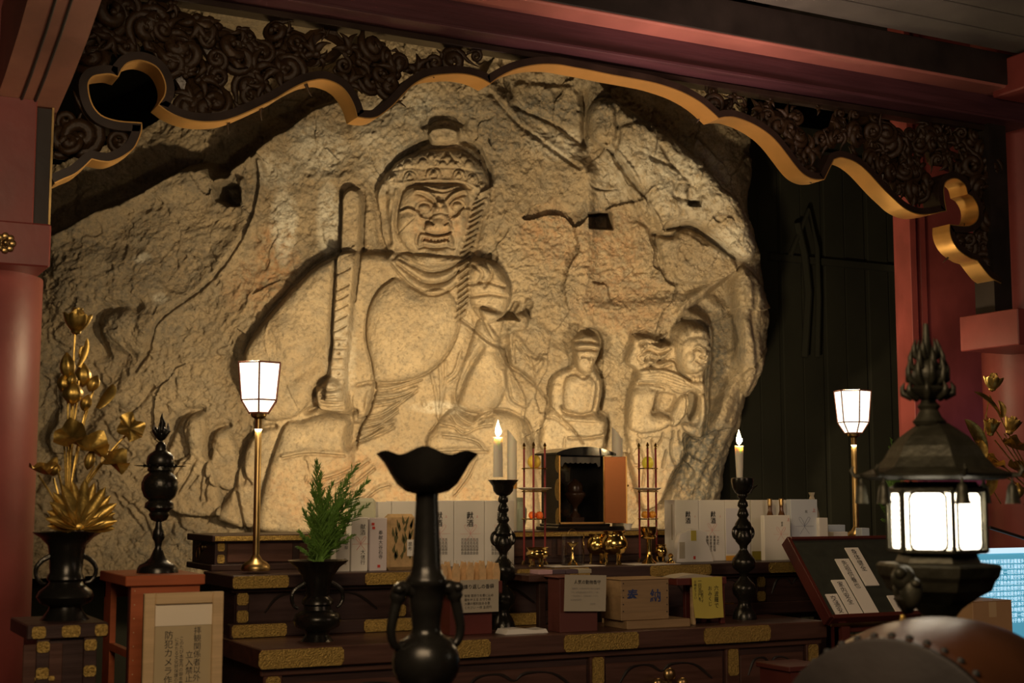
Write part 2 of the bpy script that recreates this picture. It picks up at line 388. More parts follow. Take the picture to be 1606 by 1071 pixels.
# right part: the centre slab ends at an upright edge; everything right of it lies deeper
poly(ze((330, 400), (310, 380), (250, 360), (180, 300), (110, 250), (60, 200), (0, 130), (-60, 60), (-100, -60), (700, -60), (1300, 300), (1300, 1700), (900, 1700), (960, 1100), (900, 960), (760, 860), (620, 880), (480, 900), (380, 905), (300, 880), (320, 760), (330, 560)), 22, -.10, smooth=0)
line(ze((-20, 110), (70, 210), (150, 270), (230, 330), (300, 380)), 4, -.05)
line(ze((40, 130), (120, 180), (210, 250), (290, 320), (330, 400)), 14, .06)
line(ze((60, 150), (140, 185), (220, 220), (270, 260), (310, 290)), 3, -.045)
poly(ze((60, 60), (180, 60), (300, 90), (320, 240), (280, 250), (180, 190), (70, 140)), 10, .05)
line(ze((320, 90), (325, 200), (320, 290)), 4.5, -.09)
# niche and slots
poly(ze((332, 540), (420, 535), (428, 605), (332, 603)), 4, -.38, smooth=0)
poly(ze((335, 430), (380, 450), (450, 455), (400, 465), (350, 455)), 4, -.06)
poly(ze((690, 500), (740, 500), (735, 525), (690, 522)), 3, -.20, smooth=0); poly(ze((680, 430), (740, 430), (735, 520), (685, 515)), 8, -.05)
poly(ze((490, 575), (560, 600), (600, 740), (520, 790), (495, 700)), 8, .05); poly(ze((640, 560), (600, 610), (700, 600), (740, 590)), 4, -.05)
bump(*Z(525, 760, 780, 100, 2.328), 14, 10, -.05)
# big bright boulder
poly(ze((330, 180), (370, 120), (430, 130), (540, 200), (640, 260), (720, 330), (770, 380), (820, 450), (880, 500), (930, 590), (960, 660), (930, 720), (870, 710), (800, 650), (720, 590), (640, 600), (590, 610), (540, 480), (480, 400), (420, 320), (350, 280)), 22, .20, rnd=True)
poly(ze((420, 290), (500, 380), (560, 500), (610, 600), (570, 620), (500, 500), (430, 400), (370, 300)), 7, .07)
line(ze((400, 290), (460, 380), (520, 460), (555, 500)), 3, -.05); line(ze((430, 160), (440, 250), (425, 320)), 4, -.06)
for a in (((440, 230), (520, 210), (560, 240)), ((560, 340), (640, 380), (700, 440)), ((600, 300), (640, 380)), ((660, 420), (640, 480), (690, 500))): line(ze(*a), 3, -.035)
poly(ze((590, 620), (700, 605), (760, 640), (860, 710), (870, 760), (780, 800), (680, 800), (640, 760), (600, 740)), 12, .10, rnd=True)
line(ze((580, 620), (640, 630), (690, 595), (760, 620), (870, 705)), 3.5, -.09)
line(ze((580, 640), (600, 700), (615, 750)), 3, -.06)
# deep gap between boulder and the slab behind
poly(ze((380, 70), (430, 120), (540, 195), (640, 250), (740, 350), (790, 400), (860, 470), (900, 520), (960, 600), (985, 700), (1010, 800), (1100, 900), (1300, 900), (1300, -80), (300, -80)), 8, -.30, smooth=0)
# outer shoulder, lower right
poly(ze((900, 740), (960, 780), (1010, 850), (1050, 930), (1045, 1010), (1030, 1100), (990, 1180), (950, 1230), (900, 1200), (880, 1050), (870, 900), (870, 780)), 24, .16, rnd=True)
line(ze((940, 800), (930, 950), (950, 1100), (930, 1200)), 5, -.05)
poly(ze((680, 900), (760, 830), (860, 770), (880, 830), (900, 1000), (880, 1150), (800, 1300), (760, 1350), (770, 1100), (770, 960), (700, 910)), 14, -.18)
line(ze((660, 910), (700, 860), (780, 810), (870, 760)), 5, .05)
for k in range(9):
    x0 = 1060 + 12 * k; line([(x0 + 34, 640), (x0 + 6, 700), (x0 - 34, 790), (x0 - 60, 840)], 3.2 + (k % 3), (.008 + .012 * ((k * 7) % 3) / 2) * (-1) ** k)
# outer silhouette
OUT = spline([(-200, 1000), (-200, -100), (1100, -100), (1206, 150), (1212, 235), (1213, 270), (1210, 330), (1221, 400), (1222, 450), (1229, 490), (1229, 520), (1222, 570), (1204, 610), (1188, 640), (1182, 680), (1160, 730), (1152, 790), (1145, 850), (1140, 1000)], 5, True)
mO = PX > 1000; dO, iO = dpoly(PX[mO], PY[mO], OUT, True)
sdO = np.full(PX.shape, 500.); sdO[mO] = np.where(iO, dO, -dO)
sdO += fbm(PX, PY, 22, 55, 3) * 5
t = np.clip(1 - sdO / 70, 0, 1); HGT -= .75 * (1 - np.sqrt(np.clip(1 - t ** 2, 0, 1)))

# --- main seated figure
BODY = spline(zb_((520, 150), (430, 150), (330, 190), (250, 260), (150, 370), (70, 470), (20, 550), (10, 640), (30, 760), (80, 840), (20, 960), (-20, 1120), (0, 1300), (1350, 1300), (1260, 1100), (1210, 960), (1180, 880), (1190, 760), (1130, 640), (1080, 540), (1100, 420), (1130, 300), (1080, 200), (1000, 175), (960, 180), (900, 170), (620, 150)), 4, True)
poly(BODY, 16, .15, sm=.93, rnd=True, smooth=0)
ARM = zb_((500, 150), (420, 155), (330, 200), (240, 280), (150, 380), (60, 490), (20, 560), (10, 650), (60, 760), (120, 840), (230, 830), (290, 780), (330, 720), (370, 640), (385, 560), (400, 420), (420, 240), (440, 170))
poly(ARM, 34, .11, rnd=True)
line(zb_((10, 570), (30, 515), (100, 415), (200, 305), (300, 205), (410, 150)), 4, -.07)
line(zb_((240, 660), (330, 600), (390, 530)), 12, -.05)
poly(zb_((140, 430), (190, 400), (280, 420), (360, 500), (360, 560), (260, 640), (200, 640), (150, 560)), 30, .03)
line(zb_((140, 430), (125, 500), (150, 590), (200, 660), (240, 740), (265, 800)), 1.6, .012)
line(zb_((200, 640), (210, 690), (250, 780)), 2, -.01)
# head recess and head
poly(zf((60, 480), (130, 360), (230, 270), (330, 190), (380, 100), (480, 70), (580, 100), (610, 180), (700, 240), (760, 360), (790, 500), (760, 640), (700, 800), (600, 900), (200, 900), (110, 760), (80, 620)), 14, -.04, sm=.3)
HEAD = zf((170, 385), (210, 330), (290, 290), (400, 265), (500, 262), (600, 275), (690, 340), (730, 420), (745, 480), (745, 560), (700, 640), (660, 740), (615, 850), (545, 905), (400, 922), (250, 855), (210, 870), (150, 780), (130, 620), (100, 500), (140, 430))
m, v = poly(HEAD, 26, .17, sm=.97, rnd=True)
poly(zf((390, 180), (430, 140), (520, 135), (580, 165), (560, 235), (430, 250), (400, 220)), 7, .13, sm=.5)
line(zf((375, 130), (440, 90), (520, 85), (590, 120)), 6, -.10); line(zf((600, 150), (610, 190), (680, 260)), 4, -.05)
line(zf((180, 370), (240, 310), (330, 250), (390, 215)), 5, -.08); line(zf((600, 215), (660, 250), (720, 335), (752, 430)), 4.5, -.08)
# hair: waves and curls
for cx_, cy_, r in ((205, 432, 34), (305, 425, 42), (435, 410, 50), (575, 415, 42), (650, 432, 34), (700, 470, 28)):
    x, y = zf((cx_, cy_))[0]; r /= 3.571; bump(x, y, r * 1.25, r, .035); line([(x + r * .9 * math.cos(a), y + r * .75 * math.sin(a)) for a in np.linspace(math.pi * .95, math.pi * 2.05, 9)], 1.6, -.022)
    line([(x + r * .42 * math.cos(a), y + r * .42 * math.sin(a)) for a in np.linspace(-3.3, 1.9, 10)], 1.5, -.020); bump(x, y + 1, r * .25, r * .25, .014)
for cx_, cy_, r in ((510, 322, 20), (485, 355, 20), (535, 350, 20), (455, 345, 14), (565, 352, 14), (375, 345, 24), (290, 352, 22), (630, 350, 22), (250, 372, 16), (420, 310, 18), (600, 315, 18)):
    x, y = zf((cx_, cy_))[0]; r /= 3.571; bump(x, y, r * 1.1, r, .016); line([(x + r * 1.1 * math.cos(a), y + r * math.sin(a)) for a in np.linspace(math.pi, 2 * math.pi, 7)], 1.4, -.016)
line(zf((440, 360), (475, 320), (505, 285), (540, 320), (580, 370)), 1.8, -.02)
line(zf((200, 395), (300, 375), (400, 385), (500, 372), (600, 385), (690, 400)), 2, -.015)
line(zf((225, 462), (340, 455), (450, 448), (560, 452), (640, 470), (690, 500)), 3, .03)
line(zf((290, 480), (350, 466), (480, 462), (600, 468), (635, 490)), 2.4, -.03)
GK = 1.15
# face oval
poly(zf((290, 490), (350, 470), (480, 466), (590, 470), (625, 520), (632, 620), (630, 720), (595, 820), (535, 885), (460, 908), (375, 893), (305, 840), (248, 765), (232, 680), (240, 600), (262, 530)), 22, .07, rnd=True)
line(zf((262, 500), (240, 600), (230, 700), (250, 780)), 2, -.018)
for k in range(4): line(zf((380 + 14 * k, 476 + 12 * k), (440, 492 + 13 * k), (500, 500 + 12 * k), (580 - 12 * k, 478 + 12 * k)), 1.7, .013 * (-1) ** k)
# brows
line(zf((345, 505), (390, 510), (430, 530), (462, 568)), 3.4, .04); line(zf((345, 520), (385, 532), (425, 556), (450, 580)), 2.0, -.03)
line(zf((515, 562), (545, 530), (580, 512), (608, 505)), 3.4, .04); line(zf((525, 572), (555, 545), (585, 532), (610, 525)), 2.0, -.03)
line(zf((455, 545), (480, 562), (505, 545)), 2, -.02)
# eyes
for cx_, cy_, rx_, an in ((388, 600, 42, 10), (570, 590, 36, -12)):
    x, y = zf((cx_, cy_))[0]; rx_ /= 3.571
    bump(x, y, rx_ * 1.25, 10.5, -.028, an); bump(x, y, rx_ * .92, 7.2, .055, an, .7)
    E1 = [(x + rx_ * 1.12 * math.cos(a), y + 8.6 * math.sin(a)) for a in np.linspace(math.pi, 2 * math.pi, 9)]
    line(E1, 1.5, .022); E2 = [(x + rx_ * 1.1 * math.cos(a), y + 8.0 * math.sin(a)) for a in np.linspace(0, math.pi, 9)]; line(E2, 1.5, .016)
    line([(x + rx_ * .85 * math.cos(a), y + 6.6 * math.sin(a)) for a in np.linspace(0, 2 * math.pi, 13)], 1.2, -.016); bump(x + 1, y, 3.4, 3.4, .010); bump(x + 1, y, 1.6, 1.6, -.014)
# cheeks and folds
line(zf((258, 618), (300, 606), (340, 622), (370, 655), (420, 668)), 2.4, .026); line(zf((262, 608), (300, 594), (345, 608), (372, 636)), 2.2, -.028)
line(zf((540, 660), (580, 640), (600, 610), (628, 608)), 2.6, .026); line(zf((560, 640), (590, 605), (628, 598)), 3, -.03)
bump(*zf((300, 670))[0], 17, 15, .030); bump(*zf((590, 680))[0], 10, 14, .026)
line(zf((235, 740), (280, 700), (330, 655)), 1.3, -.014)
# nose
poly(zf((440, 590), (475, 560), (512, 590), (520, 640), (540, 690), (520, 730), (470, 750), (400, 735), (395, 690), (430, 650)), 10, .05, rnd=True)
bump(*zf((460, 608))[0], 5.5, 5, .022); bump(*zf((496, 606))[0], 5, 5, .022); bump(*zf((480, 578))[0], 6, 4, .018); line(zf((440, 636), (478, 628), (515, 636)), 1.6, -.024)
bump(*zf((468, 700))[0], 11, 12, .035); bump(*zf((414, 708))[0], 9, 9, .04); bump(*zf((520, 700))[0], 7, 9, .036)
line(zf((388, 712), (396, 684), (420, 676), (440, 690)), 1.5, -.035); line(zf((505, 690), (522, 680), (535, 700)), 1.5, -.03)
line(zf((400, 738), (450, 748), (510, 742), (530, 730)), 1.7, -.05)
# mouth: bared teeth
poly(zf((350, 810), (362, 740), (420, 742), (450, 752), (500, 742), (536, 740), (550, 812), (515, 800), (450, 812), (390, 802)), 3, .030)
poly(zf((376, 790), (384, 762), (420, 762), (450, 770), (500, 762), (520, 762), (528, 792), (512, 782), (450, 792), (392, 782)), 1.6, -.050, smooth=3)
for k in range(7): x, y = zf((396 + 19 * k, 774 + (4 if 1 < k < 5 else 0)))[0]; bump(x, y, 2.2, 2.6, .024)
line(zf((376, 796), (382, 770)), 1.3, .03); line(zf((526, 796), (520, 770)), 1.3, .03)
line(zf((360, 820), (390, 812), (450, 822), (515, 812), (545, 822)), 1.8, -.035); line(zf((352, 745), (342, 780), (352, 822)), 2.0, -.02); line(zf((545, 745), (558, 780), (552, 820)), 2.0, -.02)
bump(*zf((455, 856))[0], 22, 9, .03)
# ear
line(zf((150, 470), (125, 560), (140, 700), (165, 800), (200, 860), (225, 840)), 3.5, .030)
line(zf((230, 500), (215, 600), (205, 700), (215, 800)), 3, .02); line(zf((170, 500), (165, 600), (180, 700), (190, 790)), 4.5, -.03)
line(zf((175, 520), (200, 545), (190, 600)), 2.5, .02); bump(*zf((195, 830))[0], 9, 14, .03)
GK = 1.0
# neck folds
for a, hh in ((((245, 852), (320, 890), (420, 925), (520, 905), (590, 860)), .05), (((240, 880), (310, 935), (400, 985), (500, 975), (575, 920)), .055), (((200, 880), (270, 960), (350, 1025), (430, 1050), (510, 1030), (575, 980)), .055)):
    line(zf(*a), 6, hh); line([(x, y + 7.5) for x, y in zf(*a)], 1.6, -.045)
GK = 1.5
# braid over the right shoulder
for k in range(22):
    t = k / 21; P = spline(zf((725, 500), (690, 560), (668, 650), (645, 740), (615, 830), (600, 920), (598, 1020), (600, 1100), (585, 1190)), 10)
    x, y = P[int(t * (len(P) - 1))]; wv = 8.5 - 2 * t
    line([(x - wv, y + 4.5), (x, y), (x + wv, y - 6)], 2.2, .038); line([(x - wv, y + 8), (x + wv, y - 2)], 1.2, -.022)
# hair fall beside it
for k in range(3): line(zf((735 + 10 * k, 560), (705 + 12 * k, 690), (690 + 10 * k, 780)), 2, .012)
GK = 1.2
# shoulder knot (viewer's right)
poly(zb_((960, 180), (1010, 170), (1070, 200), (1110, 260), (1130, 330), (1100, 400), (1040, 440), (980, 400), (950, 300)), 16, .10, rnd=True)
for a in (((970, 200), (1010, 230), (1000, 270)), ((1020, 190), (1050, 240), (1020, 290)), ((960, 280), (1030, 270), (1100, 290)), ((960, 330), (1040, 320), (1110, 330)), ((980, 370), (1050, 380), (1090, 400))): line(zb_(*a), 2.6, -.035)
bump(*zb_((1000, 225))[0], 12, 10, .03)
for k in range(3): line(zb_((925 + k * 16, 400), (945 + k * 12, 450), (965 + k * 10, 500)), 1.8, .014)
# chest disc and straps
poly(zb_((650, 255), (590, 290), (545, 360), (530, 440), (533, 530), (555, 620), (560, 680), (680, 680), (790, 640), (860, 570), (905, 480), (915, 400), (880, 320), (830, 300), (760, 310), (700, 285)), 42, .10, rnd=True)
line(zb_((640, 258), (585, 300), (545, 370), (530, 440), (530, 520), (550, 600), (562, 690), (545, 800), (510, 860), (485, 950)), 1.7, -.032)
line(zb_((560, 690), (680, 684), (770, 655), (850, 590), (900, 500), (918, 410)), 1.8, -.030)
line(zb_((505, 220), (490, 330), (475, 450), (462, 560)), 2, .012)
poly(zb_((490, 690), (545, 690), (545, 800), (510, 850), (470, 860), (460, 720)), 8, .035)
for a in (((570, 712), (640, 705), (760, 665)), ((565, 745), (660, 735), (740, 705)), ((560, 775), (640, 760), (720, 728)), ((500, 830), (600, 810), (740, 712)), ((520, 860), (600, 840), (660, 800)), ((490, 930), (560, 900), (640, 850)), ((495, 915), (560, 880), (600, 850))):
    line(zb_(*a), 2.2, .026); line([(x, y + 4) for x, y in zb_(*a)], 1.4, -.026)
for a in (((800, 650), (820, 740), (825, 830)), ((835, 620), (840, 720), (830, 840)), ((860, 600), (855, 700), (835, 800)), ((870, 690), (910, 660), (935, 600)), ((860, 670), (895, 640), (920, 560))):
    line(zb_(*a), 2, .020)
line(zb_((830, 850), (790, 900), (775, 960), (772, 985)), 1.6, -.03); bump(*zb_((768, 775))[0], 5, 7, .02)
# right forearm and elbow
poly(zb_((1000, 420), (960, 520), (930, 620), (905, 700), (900, 770), (960, 810), (1060, 800), (1110, 700), (1100, 560), (1060, 470)), 26, .11, rnd=True)
line(zb_((1010, 540), (960, 620), (925, 700), (900, 770)), 5, -.05)
# hand holding the rope end
poly(zb_((1000, 380), (1060, 390), (1110, 400), (1140, 410), (1170, 400), (1200, 420), (1190, 470), (1140, 480), (1090, 500), (1050, 500)), 8, .09, rnd=True)
bump(*zc((985, 120))[0], 7, 9, .05); bump(*zc((1040, 100))[0], 7, 7, .04)
poly(zc((860, 190), (900, 165), (950, 130), (965, 95), (990, 92), (1000, 110), (975, 150), (1000, 175), (1005, 188), (960, 180), (920, 180)), 4, -.11, smooth=0)
poly(zc((1005, 140), (1030, 100), (1060, 90), (1062, 120), (1050, 140), (1050, 180), (1020, 150)), 4, -.08)
# rope / sash, zig-zag
line(zc((720, 170), (800, 230), (860, 275), (930, 320), (945, 390), (1000, 430), (1060, 480), (1120, 545)), 2, -.035)
line(zc((715, 190), (790, 240), (850, 285), (915, 330), (930, 400)), 3, .02)
poly(zc((930, 220), (980, 230), (1060, 330), (1120, 360), (1090, 430), (1060, 470), (1000, 430), (945, 390), (935, 310)), 9, .06)
for a in (((970, 240), (990, 310), (1070, 360)), ((965, 260), (970, 330), (975, 380)), ((985, 270), (1010, 340), (1050, 400)), ((1000, 290), (1040, 350), (1070, 440))): line(zc(*a), 1.7, -.026)
line(zc((920, 410), (930, 480), (950, 550), (1000, 580), (1025, 600)), 2, .018); line(zc((935, 410), (948, 480), (965, 545), (1025, 585)), 1.5, -.024)
# knees and robe folds
poly(zc((640, 620), (700, 580), (760, 610), (800, 620), (850, 595), (940, 600), (1010, 640), (1050, 700), (1055, 800), (1050, 1200), (560, 1200), (560, 760), (600, 680)), 20, .10, rnd=True)
for a in (((700, 585), (730, 615), (780, 640), (820, 610), (870, 595)), ((680, 600), (710, 640), (760, 660), (830, 620)), ((640, 640), (700, 650), (740, 680), (810, 650), (870, 640)), ((650, 690), (730, 700), (800, 720), (830, 750)), ((570, 770), (700, 760), (850, 760)), ((800, 800), (760, 880), (700, 960))):
    line(zc(*a), 2.6, .026); line([(x, y + 4.5) for x, y in zc(*a)], 1.6, -.03)
line(zc((870, 590), (950, 600), (1020, 645), (1050, 710), (1055, 780)), 3, -.04)
poly(zc((-100, 700), (0, 640), (120, 610), (220, 640), (215, 760), (240, 800), (180, 1200), (-200, 1200)), 18, .09, rnd=True)
for a in (((-80, 790), (40, 770), (200, 780)), ((30, 800), (40, 860), (30, 900)), ((60, 900), (160, 870), (260, 830)), ((80, 940), (180, 900), (300, 820)), ((120, 1000), (230, 930), (330, 850)), ((250, 700), (300, 680), (420, 640)), ((260, 730), (340, 700), (420, 660)), ((270, 1010), (340, 950), (400, 930))):
    line(zc(*a), 2.8, .024); line([(x, y + 4.5) for x, y in zc(*a)], 1.6, -.028)
line(zb_((20, 1100), (10, 1000), (40, 920), (100, 880), (150, 870)), 4, -.06)
line(zc((250, 480), (320, 470), (330, 510), (300, 600), (260, 680), (240, 770)), 3, -.05)
poly(zc((230, 480), (310, 480), (300, 560), (290, 640), (205, 655), (200, 560)), 8, -.04); poly(zc((200, 655), (270, 650), (245, 760), (190, 770)), 8, -.07)
# sword
SW = [(555, 293), (545, 297), (538, 306), (537, 340), (534, 400), (530, 460), (527, 520), (524, 570), (520, 620), (548, 622), (550, 570), (556, 520), (561, 460), (566, 400), (570, 340), (571, 306), (565, 297)]
poly(SW, 7, .10, sm=.7, smooth=0, rnd=True); SWP = SW
line([(570, 300), (571, 340), (566, 420), (560, 470)], 2.2, -.05); line([(536, 300), (534, 400), (528, 480), (523, 560)], 2.6, -.09)
line([(541, 312), (540, 400), (536, 470)], 1.5, .012); line([(566, 312), (563, 400), (558, 470)], 1.5, .012)
line([(553, 297), (545, 301), (539, 312)], 2, -.03); line([(556, 297), (566, 301), (571, 314)], 2, -.04)
for k, y in enumerate((390, 425, 450, 465, 480, 496, 512, 528, 542, 556, 572, 588, 602)):
    c = 548 - (y - 390) * .055; line([(c - 9, y + (4 if k < 7 else 0)), (c, y), (c + 9, y - (5 if k < 7 else 0))], 1.6, -.026)
for y in (536, 550, 580): bump(538, y, 3, 3, -.03)
# fist
poly(zc((120, 440), (80, 470), (62, 500), (75, 570), (90, 590), (150, 600), (215, 605), (215, 540), (200, 480), (160, 440)), 12, .15, rnd=True, sm=.6)
line(zc((20, 600), (70, 580), (100, 598), (200, 606), (240, 600)), 4, -.08); line(zc((60, 520), (75, 480), (115, 450)), 4, -.07)
for k in range(4): line(zc((95 + 4 * k, 480 + 28 * k), (140, 486 + 28 * k), (195, 478 + 30 * k)), 2, -.035)

GK = 1.3
# --- small seated figure
SB = zd((270, 100), (240, 115), (205, 155), (205, 220), (195, 290), (150, 310), (95, 350), (75, 430), (80, 530), (50, 580), (30, 640), (30, 760), (150, 780), (370, 780), (385, 640), (385, 600), (345, 570), (370, 470), (368, 370), (330, 310), (320, 280), (350, 230), (360, 170), (330, 120))
poly(SB, 9, .10, sm=.9, rnd=True)
line(zd((300, 95), (345, 115), (368, 170), (362, 235), (335, 290), (360, 350), (375, 440), (362, 550), (400, 590), (400, 680), (380, 750)), 3, -.07)
line(zd((190, 300), (120, 330), (80, 390), (70, 500), (50, 575)), 2, -.03)
poly(zd((205, 150), (260, 105), (320, 120), (355, 180), (350, 240), (320, 310), (270, 340), (220, 300), (203, 230)), 12, .10, rnd=True)
poly(zd((210, 195), (340, 200), (340, 250), (315, 305), (270, 322), (225, 290)), 8, .03, rnd=True)
GK = 2.0
line(zd((205, 158), (240, 150), (300, 152), (345, 165)), 1.5, -.03); line(zd((215, 196), (280, 192), (340, 200)), 1.5, -.028); line(zd((212, 178), (280, 174), (345, 184)), 3, .02)
line(zd((245, 232), (265, 230), (285, 240)), 1.3, -.015); line(zd((310, 240), (325, 236), (336, 240)), 1.3, -.015); bump(*zd((297, 255))[0], 3.5, 7, .02); line(zd((283, 285), (297, 290), (312, 286)), 1.2, -.012); line(zd((245, 245), (262, 240), (285, 252)), 1.6, .010)
line(zd((195, 200), (198, 260), (210, 300)), 2, .016)
GK = 1.5
for k in range(3): line(zd((215 + 5 * k, 318 + 15 * k), (260, 340 + 14 * k), (305 - 3 * k, 322 + 12 * k)), 1.4, .014 * (-1) ** k)
poly(zd((170, 350), (300, 350), (330, 420), (300, 540), (200, 545), (150, 500)), 14, .05, rnd=True)
line(zd((330, 340), (320, 430), (300, 540)), 1.8, .018); line(zd((350, 370), (345, 450), (330, 540)), 1.5, .014)
for k in range(4): line(zd((100 + k * 12, 400), (90 + k * 14, 460), (95 + k * 14, 520)), 1.3, .010)
line(zd((140, 515), (155, 545), (200, 560), (260, 565), (310, 555), (345, 560)), 2, -.05)
line(zd((150, 575), (220, 585), (300, 590), (380, 590)), 4, .03)
line(zd((90, 530), (150, 590), (210, 650), (260, 720)), 1.6, -.04); line(zd((50, 575), (110, 585), (180, 640)), 1.6, -.03)
for k in range(4): line(zd((200 + 10 * k, 610 + 18 * k), (300, 620 + 16 * k), (385, 605 + 16 * k)), 2.2, .015)
line(zd((180, 690), (280, 692), (370, 680)), 1.8, -.04); line(zd((160, 690), (155, 750)), 1.5, -.02)

GK = 1.15
# --- standing attendant with joined hands
AT = zd((800, 60), (760, 100), (740, 170), (560, 120), (520, 200), (500, 280), (560, 330), (540, 390), (520, 430), (505, 520), (498, 600), (500, 700), (520, 830), (560, 1000), (600, 1100), (700, 1050), (760, 900), (820, 820), (825, 700), (830, 670), (870, 690), (915, 690), (930, 620), (945, 560), (940, 430), (935, 350), (950, 300), (968, 200), (965, 120), (920, 70), (860, 50))
poly(AT, 9, .13, sm=.85, rnd=True)
line(zd((830, 40), (900, 50), (960, 90), (980, 170), (975, 260), (960, 340), (958, 440), (955, 560), (940, 640), (920, 700), (850, 700), (835, 800), (780, 920), (700, 1060)), 3, -.07)
poly(zd((790, 90), (860, 60), (940, 85), (965, 160), (955, 240), (930, 300), (880, 330), (820, 325), (780, 270), (765, 180)), 12, .13, rnd=True)
poly(zd((800, 150), (860, 125), (930, 140), (945, 210), (930, 280), (880, 320), (825, 315), (790, 240)), 10, .04, rnd=True)
for k in range(11):
    a0 = -170 + 17 * k; x, y = zd((865, 190))[0]; line([(x + 21 * math.cos(math.radians(a0)), y + 27 * math.sin(math.radians(a0))), (x + 31 * math.cos(math.radians(a0 + 8)), y + 36 * math.sin(math.radians(a0 + 8)))], 1.7, .02 * (-1) ** k)
GK = 1.9
bump(*zd((905, 205))[0], 5, 9, .03); line(zd((850, 180), (870, 168), (890, 178)), 1.6, .016); line(zd((920, 180), (938, 175), (945, 190)), 1.6, .016)
line(zd((855, 195), (872, 188), (890, 198)), 1.5, -.022); line(zd((922, 196), (940, 195)), 1.4, -.022); line(zd((885, 228), (905, 234), (915, 226)), 1.4, -.022); line(zd((868, 252), (890, 262), (910, 258)), 1.4, -.02); bump(*zd((830, 230))[0], 8, 9, .016); bump(*zd((885, 290))[0], 6, 5, .012)
for k in range(9):
    y0 = 110 + 22 * k; line(zd((560 + 8 * k, y0 + 20), (620, y0 - 8 + (k % 3) * 10), (690, y0 + 18), (745, y0 - (k % 2) * 20)), 2.4, .022 * (1 if k % 2 else -1))
GK = 1.4
for cx_, cy_ in ((610, 180), (680, 160), (650, 240), (720, 120), (580, 250)):
    x, y = zd((cx_, cy_))[0]; line([(x + (2 + a) * math.cos(a * 1.3), y + (2 + a) * math.sin(a * 1.3)) for a in np.linspace(0, 6, 12)], 1.5, -.018)
line(zd((640, 290), (700, 262), (770, 265), (800, 330), (850, 370)), 2.6, -.055)
poly(zd((560, 320), (650, 300), (760, 320), (850, 370), (930, 380), (940, 440), (860, 430), (780, 440), (700, 390), (600, 380), (545, 380)), 7, .06, rnd=True)
for k in range(5): line(zd((570, 330 + 14 * k), (680, 320 + 16 * k), (790, 355 + 16 * k), (850 + 10 * k, 395 + 8 * k)), 1.5, -.026)
for k in range(3): bump(*zd((868 + 24 * k, 360))[0], 4, 5, .025)
line(zd((570, 405), (640, 405), (700, 420)), 2, .02)
poly(zd((680, 430), (760, 440), (780, 470), (740, 550), (660, 545), (655, 470)), 5, -.06)
poly(zd((520, 440), (600, 410), (670, 430), (655, 500), (645, 560), (735, 565), (740, 610), (660, 650), (560, 655), (505, 610)), 12, .05, rnd=True)
line(zd((668, 440), (655, 500), (642, 548), (700, 552), (735, 570)), 2, -.07)
poly(zd((740, 560), (775, 480), (800, 450), (838, 452), (836, 520), (820, 560), (770, 620), (735, 610)), 6, .075, rnd=True)
line(zd((822, 455), (820, 530), (800, 580), (760, 620)), 1.3, -.03)
for k in range(3): line(zd((780 + 13 * k, 468), (768 + 14 * k, 520), (750 + 14 * k, 570)), 1.1, -.014)
poly(zd((840, 440), (900, 450), (895, 540), (860, 600), (835, 570)), 5, -.12)
poly(zd((900, 460), (938, 460), (942, 560), (930, 640), (910, 688), (850, 680), (800, 620), (830, 600), (890, 600)), 7, .05, rnd=True)
for a in (((700, 660), (690, 700), (660, 740)), ((760, 650), (745, 760), (775, 850)), ((790, 650), (800, 720), (825, 690)), ((720, 760), (700, 850)), ((560, 700), (600, 820), (590, 950)), ((640, 700), (660, 850), (650, 980)), ((500, 680), (540, 830), (580, 830))): line(zd(*a), 1.6, -.030)

GK = .85
# --- two worn little figures, lower left
LF1 = zh((870, 270), (820, 285), (790, 330), (790, 400), (810, 470), (740, 530), (700, 640), (720, 760), (960, 780), (960, 620), (930, 520), (890, 470), (905, 380), (900, 300))
poly(LF1, 9, .10, sm=.6, rnd=True)
line(zh((860, 268), (800, 272), (750, 310), (720, 380), (690, 450), (680, 500)), 6, -.09); bump(*zh((850, 370))[0], 13, 25, .06)
for a in (((850, 500), (800, 600), (760, 660)), ((900, 520), (880, 600), (870, 700)), ((820, 480), (770, 540), (740, 600)), ((930, 560), (900, 640), (900, 700)), ((860, 580), (810, 640))): line(zh(*a), 2.2, -.035)
LF2 = zh((1000, 345), (950, 360), (925, 410), (920, 470), (900, 560), (960, 640), (1040, 640), (1060, 500), (1030, 400))
poly(LF2, 9, .07, sm=.6, rnd=True); line(zh((1000, 343), (940, 355), (910, 410), (905, 490)), 4.5, -.07); bump(*zh((975, 420))[0], 10, 16, .03)
line(zh((900, 650), (880, 720), (870, 690)), 2, -.02)

# --- natural surface
sm = 1 - np.clip(SMO, 0, 1)
xx = PX + fbm(PX, PY, 60, 3, 3) * 40; yy = PY + fbm(PX, PY, 60, 9, 3) * 40
HGT += fbm(xx, yy, 170, 11, 3) * .10 * sm
HGT += fbm(xx + yy * .5, yy - xx * .4, 46, 21, 5, .55, True) * .018 * (.10 + .9 * sm)
HGT += fbm(xx, yy, 26, 31, 5, .55) * .017 * (.22 + .78 * sm)
HGT += fbm(PX, PY, 7, 41, 3, .65) * .012 * (.5 + .5 * sm)
HGT -= np.clip(fbm(PX, PY, 13, 47, 3, .6) - .14, 0, 1) * .035 * (.12 + .88 * sm)
rough = np.clip(1 - np.hypot((PX - 870) / 110, (PY - 420) / 90), 0, 1) + np.clip(1 - np.hypot((PX - 1000) / 120, (PY - 460) / 90), 0, 1)
HGT += fbm(PX + PY * .6, PY * 1.6, 9, 71, 3, .6, True) * .02 * np.clip(rough * 1.6, 0, 1) * sm
rs_ = np.random.RandomState(12); NS_ = 150
